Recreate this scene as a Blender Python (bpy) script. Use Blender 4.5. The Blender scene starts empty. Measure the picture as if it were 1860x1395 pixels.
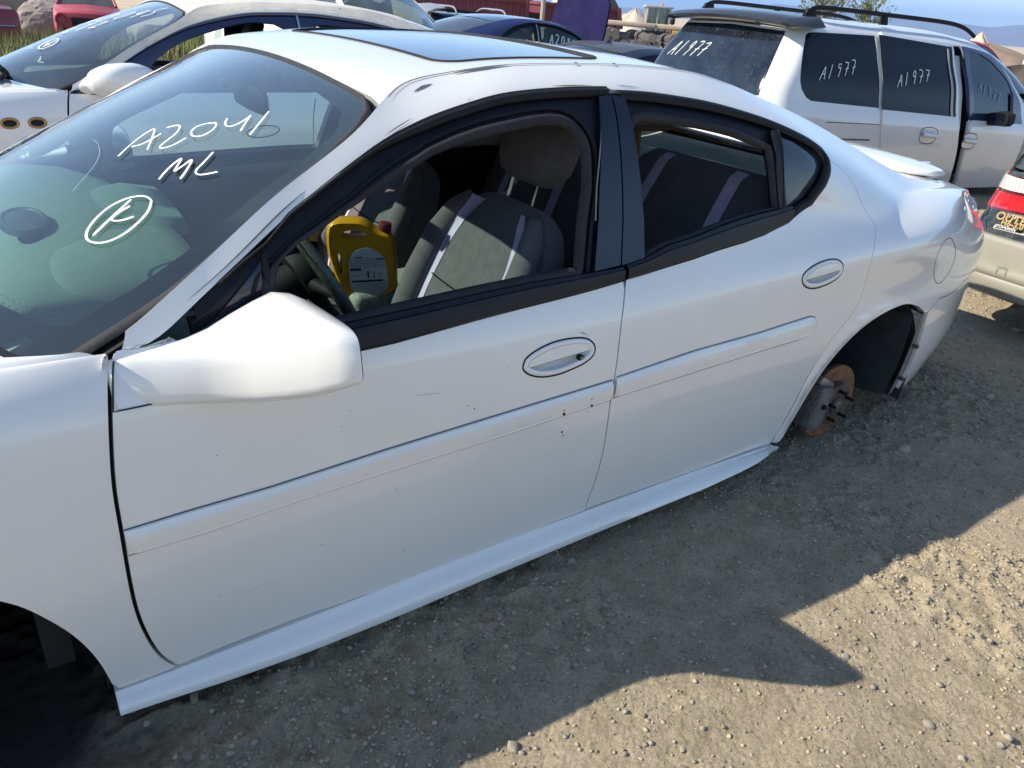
import bpy, bmesh, math, random
import numpy as np
from mathutils import Vector, Matrix, Euler
from mathutils.geometry import delaunay_2d_cdt

# ---------------------------------------------------------------- camera, sky, sun, exposure
SC = bpy.context.scene
COL = SC.collection
GZ = 0.12                                  # height of the yard's ground (the frame is the sedan's own)
cam_d = bpy.data.cameras.new('camera'); cam = bpy.data.objects.new('camera', cam_d); COL.objects.link(cam)
SC.camera = cam
cam_d.sensor_fit = 'HORIZONTAL'; cam_d.sensor_width = 36.0
cam_d.lens = 36.0*1371.13/1860.0
cam_d.clip_start = .05; cam_d.clip_end = 40000
_yaw, _pit, _rol = 0.63095377, 0.46583158, 0.08539932
_f = Vector((math.sin(_yaw)*math.cos(_pit), math.cos(_yaw)*math.cos(_pit), -math.sin(_pit)))
_r = Vector((math.cos(_yaw), -math.sin(_yaw), 0)); _u = _r.cross(_f)
_r2 = _r*math.cos(_rol)+_u*math.sin(_rol); _u2 = -_r*math.sin(_rol)+_u*math.cos(_rol)
cam.matrix_world = Matrix(((_r2.x, _u2.x, -_f.x, .35877), (_r2.y, _u2.y, -_f.y, -1.25322), (_r2.z, _u2.z, -_f.z, 1.51568), (0, 0, 0, 1)))

SUN_DIR = Vector((1.22, -.60, -1.0)).normalized()      # the way the light travels
world = bpy.data.worlds.new('World'); SC.world = world; world.use_nodes = True
_n = world.node_tree.nodes; _l = world.node_tree.links; _n.clear()
_sky = _n.new('ShaderNodeTexSky'); _sky.sky_type = 'NISHITA'; _sky.sun_disc = False
_sky.sun_elevation = math.asin(-SUN_DIR.z)
_sky.sun_rotation = math.atan2(-SUN_DIR.x, -SUN_DIR.y)
_sky.altitude = 1400; _sky.air_density = 1.0; _sky.dust_density = .4; _sky.ozone_density = 1.0
_bg = _n.new('ShaderNodeBackground'); _bg.inputs[1].default_value = .095
_o = _n.new('ShaderNodeOutputWorld'); _l.new(_sky.outputs[0], _bg.inputs[0]); _l.new(_bg.outputs[0], _o.inputs[0])
sun_d = bpy.data.lights.new('sun', 'SUN'); sun_d.energy = 3.4; sun_d.angle = math.radians(.5); sun_d.color = (1, .925, .80)
sun = bpy.data.objects.new('sun', sun_d); COL.objects.link(sun)
sun.rotation_euler = SUN_DIR.to_track_quat('-Z', 'Y').to_euler()
SC.view_settings.view_transform = 'Standard'; SC.view_settings.look = 'None'
SC.view_settings.gamma = 1; SC.view_settings.use_curve_mapping = False
SC.view_settings.exposure = 1.28
SC.cycles.max_bounces = 8; SC.cycles.transparent_max_bounces = 16; SC.cycles.caustics_reflective = False; SC.cycles.caustics_refractive = False
# ---------------------------------------------------------------- materials
MATS = {}
def mat(name, col, rough=.6, metal=0., coat=0., vary=0., scale=8., bump=0., bscale=40., spec=.5, col2=None, stretch=None, sheen=0.):
    if name in MATS: return MATS[name]
    m = bpy.data.materials.new(name); m.use_nodes = True; nt = m.node_tree; b = nt.nodes['Principled BSDF']
    b.inputs['Base Color'].default_value = (*col, 1); b.inputs['Roughness'].default_value = rough
    b.inputs['Metallic'].default_value = metal; b.inputs['Coat Weight'].default_value = coat; b.inputs['Coat Roughness'].default_value = .03; b.inputs['Coat IOR'].default_value = 1.58
    b.inputs['Specular IOR Level'].default_value = spec; b.inputs['Sheen Weight'].default_value = sheen
    tc = nt.nodes.new('ShaderNodeTexCoord'); src = tc.outputs['Object']
    if stretch:
        mp = nt.nodes.new('ShaderNodeMapping'); mp.inputs['Scale'].default_value = stretch; nt.links.new(src, mp.inputs[0]); src = mp.outputs[0]
    if vary or col2:
        n = nt.nodes.new('ShaderNodeTexNoise'); n.inputs['Scale'].default_value = scale; n.inputs['Detail'].default_value = 8; n.inputs['Roughness'].default_value = .62
        nt.links.new(src, n.inputs['Vector'])
        r = nt.nodes.new('ShaderNodeValToRGB'); nt.links.new(n.outputs['Fac'], r.inputs[0])
        c2 = col2 if col2 else tuple(max(0, c*(1-vary)) for c in col)
        r.color_ramp.elements[0].position = .35; r.color_ramp.elements[1].position = .66
        r.color_ramp.elements[0].color = (*c2, 1); r.color_ramp.elements[1].color = (*col, 1)
        nt.links.new(r.outputs[0], b.inputs['Base Color'])
    if bump:
        n2 = nt.nodes.new('ShaderNodeTexNoise'); n2.inputs['Scale'].default_value = bscale; n2.inputs['Detail'].default_value = 6
        nt.links.new(src, n2.inputs['Vector'])
        bp = nt.nodes.new('ShaderNodeBump'); bp.inputs['Strength'].default_value = bump; bp.inputs['Distance'].default_value = .02
        nt.links.new(n2.outputs['Fac'], bp.inputs['Height']); nt.links.new(bp.outputs[0], b.inputs['Normal'])
    MATS[name] = m; return m

def glass(name, tint=(.62, .72, .68), dust=.05, dustcol=(.6, .62, .6), rough=.0, streak=0., ior=1.5, dust_scale=3., refl=1.3):
    """thin pane: see-through and mirror-like by angle, with a film of dust"""
    if name in MATS: return MATS[name]
    m = bpy.data.materials.new(name); m.use_nodes = True; nt = m.node_tree; nt.nodes.clear(); N = nt.nodes.new; L = nt.links.new
    out = N('ShaderNodeOutputMaterial'); tr = N('ShaderNodeBsdfTransparent'); tr.inputs[0].default_value = (*tint, 1)
    gl = N('ShaderNodeBsdfGlossy'); gl.inputs['Roughness'].default_value = rough; gl.inputs[0].default_value = (1, 1, 1, 1)
    fr = N('ShaderNodeFresnel'); fr.inputs[0].default_value = ior
    mul = N('ShaderNodeMath'); mul.operation = 'MULTIPLY'; mul.inputs[1].default_value = refl; mul.use_clamp = True; L(fr.outputs[0], mul.inputs[0])
    mx = N('ShaderNodeMixShader'); L(mul.outputs[0], mx.inputs[0]); L(tr.outputs[0], mx.inputs[1]); L(gl.outputs[0], mx.inputs[2])
    tc = N('ShaderNodeTexCoord'); n1 = N('ShaderNodeTexNoise'); n1.inputs['Scale'].default_value = dust_scale; n1.inputs['Detail'].default_value = 6
    n2 = N('ShaderNodeTexNoise'); n2.inputs['Scale'].default_value = 160; n2.inputs['Detail'].default_value = 4; n2.inputs['Roughness'].default_value = .8
    L(tc.outputs['Object'], n1.inputs['Vector']); L(tc.outputs['Object'], n2.inputs['Vector'])
    r1 = N('ShaderNodeMapRange'); r1.inputs[1].default_value = .3; r1.inputs[2].default_value = .75; r1.inputs[3].default_value = dust*.55; r1.inputs[4].default_value = dust*1.5; L(n1.outputs[0], r1.inputs[0])
    r2 = N('ShaderNodeMapRange'); r2.inputs[1].default_value = .60; r2.inputs[2].default_value = .78; r2.inputs[3].default_value = 0; r2.inputs[4].default_value = dust*2.2; L(n2.outputs[0], r2.inputs[0])
    ad = N('ShaderNodeMath'); ad.operation = 'ADD'; ad.use_clamp = True; L(r1.outputs[0], ad.inputs[0]); L(r2.outputs[0], ad.inputs[1])
    df = N('ShaderNodeBsdfDiffuse'); df.inputs[0].default_value = (*dustcol, 1)
    mx2 = N('ShaderNodeMixShader'); L(ad.outputs[0], mx2.inputs[0]); L(mx.outputs[0], mx2.inputs[1]); L(df.outputs[0], mx2.inputs[2])
    L(mx2.outputs[0], out.inputs[0]); MATS[name] = m; return m

# ---------------------------------------------------------------- objects
def empty(name, loc=(0, 0, 0), rot=(0, 0, 0)):
    o = bpy.data.objects.new(name, None); COL.objects.link(o); o.location = loc; o.rotation_euler = rot; o.empty_display_size = .1; return o
def tag(o, label=None, cat=None, group=None, kind=None):
    if label: o['label'] = label
    if cat: o['category'] = cat
    if group: o['group'] = group
    if kind: o['kind'] = kind
    return o
def thing(name, label, cat, loc=(0, 0, 0), rot=(0, 0, 0), group=None): return tag(empty(name, loc, rot), label, cat, group)
def mesh(name, V, F, m, parent=None, smooth=True, nrm=None, autosmooth=None):
    me = bpy.data.meshes.new(name)
    V = np.asarray(V, float)
    me.from_pydata(V.tolist(), [], [tuple(int(i) for i in f) for f in F]); me.materials.append(m)
    if smooth: me.polygons.foreach_set('use_smooth', [True]*len(me.polygons))
    me.update()
    if nrm is not None: me.normals_split_custom_set_from_vertices([tuple(v) for v in nrm])
    elif autosmooth and smooth:
        me.set_sharp_from_angle(angle=math.radians(autosmooth))
    o = bpy.data.objects.new(name, me); COL.objects.link(o)
    if parent: o.parent = parent
    return o
def bm_obj(name, bm, m, parent=None, smooth=True, angle=35):
    bmesh.ops.recalc_face_normals(bm, faces=bm.faces)
    me = bpy.data.meshes.new(name); bm.to_mesh(me); bm.free(); me.materials.append(m)
    if smooth:
        me.polygons.foreach_set('use_smooth', [True]*len(me.polygons)); me.set_sharp_from_angle(angle=math.radians(angle))
    o = bpy.data.objects.new(name, me); COL.objects.link(o)
    if parent: o.parent = parent
    return o
def box(name, c, s, m, parent=None, bev=.01, seg=2, rot=None, taper=None):
    bm = bmesh.new(); bmesh.ops.create_cube(bm, size=1)
    for v in bm.verts:
        v.co = Vector((v.co.x*s[0], v.co.y*s[1], v.co.z*s[2]))
        if taper and v.co.z > 0: v.co.x *= taper[0]; v.co.y *= taper[1]
    if bev: bmesh.ops.bevel(bm, geom=bm.edges[:], offset=bev, segments=seg, affect='EDGES', profile=.5)
    M = Matrix.Translation(c) @ (Euler(rot).to_matrix().to_4x4() if rot else Matrix())
    bmesh.ops.transform(bm, matrix=M, verts=bm.verts)
    return bm_obj(name, bm, m, parent)
def frames(P):
    P = np.asarray(P, float); T = np.gradient(P, axis=0); T /= np.linalg.norm(T, axis=1)[:, None]+1e-12
    up = np.array([0, 0, 1.]) if abs(T[0][2]) < .9 else np.array([1., 0, 0]); A = []
    a = np.cross(T[0], up); a /= np.linalg.norm(a)
    for t in T:
        a = a-t*(a@t); a /= np.linalg.norm(a)+1e-12; A.append(a.copy())
    A = np.array(A); return T, A, np.cross(T, A)
def tube(name, P, r, m, parent=None, n=8, ry=None, closed=False):
    P = np.asarray(P, float)
    if closed: P2 = np.vstack([P[-1:], P, P[:1]]); T, A, B = frames(P2); T, A, B = T[1:-1], A[1:-1], B[1:-1]
    else: T, A, B = frames(P)
    r = np.broadcast_to(np.asarray(r, float), (len(P),)); ry = r if ry is None else np.broadcast_to(np.asarray(ry, float), (len(P),))
    a = np.arange(n)/n*2*np.pi; V = (P[:, None]+np.cos(a)[None, :, None]*A[:, None]*r[:, None, None]+np.sin(a)[None, :, None]*B[:, None]*ry[:, None, None]).reshape(-1, 3)
    F = []; k = len(P)
    for i in range(k if closed else k-1):
        j = (i+1) % k
        for q in range(n): F.append((i*n+q, i*n+(q+1) % n, j*n+(q+1) % n, j*n+q))
    if not closed: F += [tuple(range(n))[::-1], tuple((k-1)*n+q for q in range(n))]
    return mesh(name, V, F, m, parent, autosmooth=60)
def loftm(name, secs, m, parent=None, caps=True, angle=40, close=True, sub=0):
    """rings of equal length joined into a skin"""
    S = np.asarray(secs, float); k, n = S.shape[:2]; V = S.reshape(-1, 3); F = []
    for i in range(k-1):
        for q in range(n if close else n-1): F.append((i*n+q, i*n+(q+1) % n, (i+1)*n+(q+1) % n, (i+1)*n+q))
    if caps and close: F += [tuple(range(n))[::-1], tuple((k-1)*n+q for q in range(n))]
    o = mesh(name, V, F, m, parent)
    bm = bmesh.new(); bm.from_mesh(o.data); bmesh.ops.recalc_face_normals(bm, faces=bm.faces)
    if sub: bmesh.ops.subdivide_edges(bm, edges=bm.edges[:], cuts=sub, use_grid_fill=True, smooth=.6)
    bm.to_mesh(o.data); bm.free(); o.data.polygons.foreach_set('use_smooth', [True]*len(o.data.polygons)); o.data.set_sharp_from_angle(angle=math.radians(angle)); return o
def sring(c, ax, ay, rx, ry, n=20, e=2.6):
    """superellipse ring round c in the plane of ax, ay"""
    a = np.arange(n)/n*2*np.pi; ca, sa = np.cos(a), np.sin(a)
    x = np.sign(ca)*np.abs(ca)**(2/e)*rx; y = np.sign(sa)*np.abs(sa)**(2/e)*ry
    return np.asarray(c, float)+x[:, None]*np.asarray(ax, float)+y[:, None]*np.asarray(ay, float)
def cyl(name, p0, p1, r0, m, parent=None, r1=None, n=20, bev=0):
    r1 = r0 if r1 is None else r1; p0 = np.asarray(p0, float); p1 = np.asarray(p1, float); d = p1-p0; L = np.linalg.norm(d); d /= L
    b = min(bev, L/3)
    if bev: P = [p0, p0+d*b*.3, p0+d*b, p1-d*b, p1-d*b*.3, p1]; R = [r0-b, r0-b*.3, r0, r1, r1-b*.3, r1-b]
    else: P = [p0, p1]; R = [r0, r1]
    up = np.array([0, 0, 1.]) if abs(d[2]) < .9 else np.array([1., 0, 0]); a = np.cross(d, up); a /= np.linalg.norm(a); bb = np.cross(d, a)
    return loftm(name, [sring(p, a, bb, r, r, n, 2) for p, r in zip(P, R)], m, parent, angle=30)
def prism(name, poly, d, m, parent=None, bev=0, smooth=True):
    """closed 3-D outline pushed along d into a solid"""
    bm = bmesh.new(); vs = [bm.verts.new(Vector(p)) for p in poly]; f = bm.faces.new(vs)
    r = bmesh.ops.extrude_face_region(bm, geom=[f]); bmesh.ops.translate(bm, vec=Vector(d), verts=[e for e in r['geom'] if isinstance(e, bmesh.types.BMVert)])
    if bev: bmesh.ops.bevel(bm, geom=bm.edges[:], offset=bev, segments=2, affect='EDGES', profile=.5)
    return bm_obj(name, bm, m, parent, smooth)

# ---------------------------------------------------------------- panels cut out of a surface
def resample(P, step, closed=True):
    P = np.asarray(P, float); Q = np.vstack([P, P[:1]]) if closed else P; out = []
    for a, b in zip(Q[:-1], Q[1:]):
        k = max(1, int(math.ceil(np.hypot(*(b-a))/step)))
        for i in range(k): out.append(a+(b-a)*i/k)
    if not closed: out.append(Q[-1])
    return np.array(out)
def smoothpoly(P, it=1, closed=True, keep=()):
    """Chaikin corner cutting of a polyline"""
    P = np.asarray(P, float)
    for _ in range(it):
        Q = []; n = len(P)
        rng = range(n) if closed else range(n-1)
        if not closed: Q.append(P[0])
        for i in rng:
            a, b = P[i], P[(i+1) % n]; Q += [a*.75+b*.25, a*.25+b*.75]
        if not closed: Q.append(P[-1])
        P = np.array(Q)
    return P
def area2(P): x, y = P[:, 0], P[:, 1]; return (x*np.roll(y, -1)-np.roll(x, -1)*y).sum()
def inset(P, d):
    P = np.asarray(P, float)
    if area2(P) < 0: P = P[::-1]
    a = np.roll(P, 1, 0); b = np.roll(P, -1, 0); e1 = P-a; e2 = b-P
    e1 /= np.linalg.norm(e1, axis=1)[:, None]+1e-12; e2 /= np.linalg.norm(e2, axis=1)[:, None]+1e-12
    n1 = np.stack([-e1[:, 1], e1[:, 0]], -1); n2 = np.stack([-e2[:, 1], e2[:, 0]], -1); n = n1+n2
    l = np.maximum(np.linalg.norm(n, axis=1), .7)[:, None]; n = n/l; c = np.maximum((n*n1).sum(1), .6)[:, None]
    return P+n*d/c
def pip(poly, X):
    x, y = X[:, 0], X[:, 1]; ins = np.zeros(len(X), bool); j = len(poly)-1
    for i in range(len(poly)):
        xi, yi = poly[i]; xj, yj = poly[j]
        m = ((yi > y) != (yj > y)) & (x < (xj-xi)*(y-yi)/(yj-yi+1e-15)+xi); ins ^= m; j = i
    return ins
def panel(name, outer, surf, m, parent=None, holes=(), step=.03, off=0., thick=.012, rim=.0, flip=1., gap=0., relief=None):
    """piece of a surface bounded by an outline in (s,u), with folded edges"""
    outer = np.asarray(outer, float)
    if gap: outer = inset(outer, gap)
    loops = [resample(outer, step)]+[resample(h, step) for h in holes]
    lo, hi = outer.min(0), outer.max(0)
    gx = np.arange(lo[0]+step*.5, hi[0], step); gy = np.arange(lo[1]+step*.5, hi[1], step)
    G = np.array([(x, y) for x in gx for y in gy]) if len(gx) and len(gy) else np.zeros((0, 2))
    if len(G):
        k = pip(loops[0], G)
        for h in loops[1:]: k &= ~pip(h, G)
        G = G[k]
        B = np.vstack(loops)
        if len(G):
            keep = np.ones(len(G), bool)
            for i0 in range(0, len(G), 2000):
                d = ((G[i0:i0+2000, None]-B[None])**2).sum(-1).min(1); keep[i0:i0+2000] = d > (step*.45)**2
            G = G[keep]
    pts = []; edges = []; k0 = 0
    for lp in loops:
        n = len(lp); pts += list(map(tuple, lp)); edges += [(k0+i, k0+(i+1) % n) for i in range(n)]; k0 += n
    pts += list(map(tuple, G))
    v, e, f, ov, oe, of = delaunay_2d_cdt([Vector(q) for q in pts], edges, [], 1 if not holes else 0, 1e-6)
    V2 = np.array([tuple(q) for q in v]); F = np.array([t for t in f if len(t) == 3]); c = V2[F].mean(1)
    k = pip(loops[0], c)
    for h in loops[1:]: k &= ~pip(h, c)
    F = F[k]
    S, U = V2[:, 0], V2[:, 1]; P = surf(S, U); Nn = surf.normal(S, U)*flip
    o_ = np.full(len(P), off, float)
    if relief is not None: o_ = o_+relief(S, U)
    P = P+Nn*o_[:, None]
    if relief is not None:
        e_ = .003; A = surf(S+e_, U)+surf.normal(S+e_, U)*flip*(off+relief(S+e_, U))[:, None]-surf(S-e_, U)-surf.normal(S-e_, U)*flip*(off+relief(S-e_, U))[:, None]
        B = surf(S, U+e_)+surf.normal(S, U+e_)*flip*(off+relief(S, U+e_))[:, None]-surf(S, U-e_)-surf.normal(S, U-e_)*flip*(off+relief(S, U-e_))[:, None]
        Nn = np.cross(A, B); Nn /= np.linalg.norm(Nn, axis=1)[:, None]+1e-12; Nn *= flip
    # orient faces outward
    fn = np.cross(P[F[:, 1]]-P[F[:, 0]], P[F[:, 2]]-P[F[:, 0]]); sgn = (fn*Nn[F[:, 0]]).sum(1); F[sgn < 0] = F[sgn < 0][:, ::-1]
    V = P; NN = Nn; faces = [tuple(t) for t in F]
    if thick:
        # boundary edges
        cnt = {}
        for t in faces:
            for a, b in ((t[0], t[1]), (t[1], t[2]), (t[2], t[0])): cnt[(a, b)] = 1
        bd = [(a, b) for (a, b) in cnt if (b, a) not in cnt]
        ids = sorted({i for e in bd for i in e}); mp = {i: n for n, i in enumerate(ids)}; n0 = len(V); nb = len(ids)
        top = P[ids]; low = P[ids]-Nn[ids]*thick
        acc = np.zeros((nb, 3))
        for a, b in bd:
            q = np.cross(P[b]-P[a], Nn[a]); q /= np.linalg.norm(q)+1e-12; acc[mp[a]] += q; acc[mp[b]] += q
        acc /= np.linalg.norm(acc, axis=1)[:, None]+1e-12
        rN = acc; V = np.vstack([V, top, low]); NN = np.vstack([NN, rN, rN])
        for a, b in bd: faces.append((n0+mp[b], n0+mp[a], n0+nb+mp[a], n0+nb+mp[b]))
    return mesh(name, V, faces, m, parent, nrm=NN)
def strip(name, line, w, surf, m, parent=None, off=.003, flip=1., step=.02, closed=False, h=0., round_=False):
    """ribbon lying on a surface along a line in (s,u); w may vary along it"""
    L = resample(line, step, closed); n = len(L)
    T = np.gradient(L, axis=0) if not closed else (np.roll(L, -1, 0)-np.roll(L, 1, 0)); T /= np.linalg.norm(T, axis=1)[:, None]+1e-12
    Nn = np.stack([-T[:, 1], T[:, 0]], -1)
    ww = np.interp(np.linspace(0, 1, n), np.linspace(0, 1, len(w)), w)[:, None] if hasattr(w, '__len__') else w
    prof = [(-.5, 0), (-.32, .8), (0, 1), (.32, .8), (.5, 0)] if (h and round_) else ([(-.5, 0), (-.42, 1), (.42, 1), (.5, 0)] if h else [(-.5, 0), (.5, 0)])
    rows = []
    for a, b in prof:
        Q = L+Nn*ww*a; P = surf(Q[:, 0], Q[:, 1]); rows.append(P+surf.normal(Q[:, 0], Q[:, 1])*flip*(off+h*b))
    k = len(rows); V = np.stack(rows, 1).reshape(-1, 3); F = []
    for i in range(n if closed else n-1):
        j = (i+1) % n
        for q in range(k-1): F.append((i*k+q, i*k+q+1, j*k+q+1, j*k+q))
    o = mesh(name, V, F, m, parent)
    bm = bmesh.new(); bm.from_mesh(o.data)
    ref = surf.normal(L[:1, 0], L[:1, 1])[0]*flip
    bm.normal_update()
    if bm.faces[0:] and sum(f.normal.dot(Vector(ref)) for f in list(bm.faces)[:k-1]) < 0: bmesh.ops.reverse_faces(bm, faces=bm.faces[:])
    bm.to_mesh(o.data); bm.free()
    o.data.polygons.foreach_set('use_smooth', [True]*len(o.data.polygons))
    if not round_ and h: o.data.set_sharp_from_angle(angle=math.radians(30))
    return o
def mirror_copy(o, y, parent):
    c = o.copy(); COL.objects.link(c); c.parent = parent; c.scale = (1, -1, 1); c.location = (0, y, 0); return c
# ---------------------------------------------------------------- surface maths
def pchip(xk, yk, x):
    xk = np.asarray(xk, float); yk = np.asarray(yk, float)
    h = np.diff(xk); d = np.diff(yk)/h
    m = np.zeros(len(xk))
    for i in range(1, len(xk)-1):
        if d[i-1]*d[i] > 0:
            w1 = 2*h[i]+h[i-1]; w2 = h[i]+2*h[i-1]
            m[i] = (w1+w2)/(w1/d[i-1]+w2/d[i])
    m[0] = d[0]; m[-1] = d[-1]
    x = np.clip(x, xk[0], xk[-1])
    i = np.clip(np.searchsorted(xk, x)-1, 0, len(xk)-2)
    t = (x-xk[i])/h[i]
    return ((1+2*t)*(1-t)**2*yk[i]+t*(1-t)**2*h[i]*m[i]+t*t*(3-2*t)*yk[i+1]+t*t*(t-1)*h[i]*m[i+1])

def natural_basis(uk):
    """matrix giving second derivatives of a natural cubic spline from its values"""
    n = len(uk); h = np.diff(uk); A = np.eye(n); B = np.zeros((n, n))
    for i in range(1, n-1):
        A[i, i-1] = h[i-1]; A[i, i] = 2*(h[i-1]+h[i]); A[i, i+1] = h[i]
        B[i, i-1] = 6/h[i-1]; B[i, i] = -6/h[i-1]-6/h[i]; B[i, i+1] = 6/h[i]
    return np.linalg.solve(A, B)

class Loft:
    """surface P(s,u): rows are 3-D curves keyed on s, joined across u by a natural cubic"""
    def __init__(self, rows, us, s0, s1, smooth=.07, ds=.01, wrap=None):
        self.us = np.asarray(us, float); self.s = np.arange(s0, s1+ds/2, ds); self.ds = ds
        k = max(1, int(round(smooth*3/ds))); t = np.arange(-k, k+1)*ds
        g = np.exp(-t*t/(2*smooth*smooth)); g /= g.sum()
        T = []
        for r in rows:
            r = np.array(r, float)
            if r.shape[1] == 3: sk = r[:, 0]; q = r
            else: sk = r[:, 0]; q = r[:, 1:]
            c = []
            for a in range(3):
                v = pchip(sk, q[:, a], self.s)
                e0 = v[0]-(v[1]-v[0])*np.arange(k, 0, -1); e1 = v[-1]+(v[-1]-v[-2])*np.arange(1, k+1)
                c.append(np.convolve(np.concatenate([e0, v, e1]), g, 'valid'))
            T.append(np.stack(c, -1))
        self.T = np.stack(T, 1)          # ns, nrows, 3
        self.M = natural_basis(self.us)
    def __call__(self, S, U):
        S = np.asarray(S, float); U = np.asarray(U, float)
        f = np.clip((S-self.s[0])/self.ds, 0, len(self.s)-1.001); i = f.astype(int); f = (f-i)[:, None, None]
        R = self.T[i]*(1-f)+self.T[i+1]*f
        D = np.einsum('ab,nbc->nac', self.M, R)
        uk = self.us; j = np.clip(np.searchsorted(uk, U)-1, 0, len(uk)-2); h = uk[j+1]-uk[j]
        a = ((uk[j+1]-U)/h)[:, None]; b = ((U-uk[j])/h)[:, None]; n = np.arange(len(U)); h = h[:, None]
        return a*R[n, j]+b*R[n, j+1]+((a**3-a)*D[n, j]+(b**3-b)*D[n, j+1])*h*h/6
    def normal(self, S, U, e=.004):
        a = self(S+e, U)-self(S-e, U); b = self(S, U+e)-self(S, U-e)
        n = np.cross(a, b); n /= np.linalg.norm(n, axis=1)[:, None]+1e-12
        return n
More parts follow.
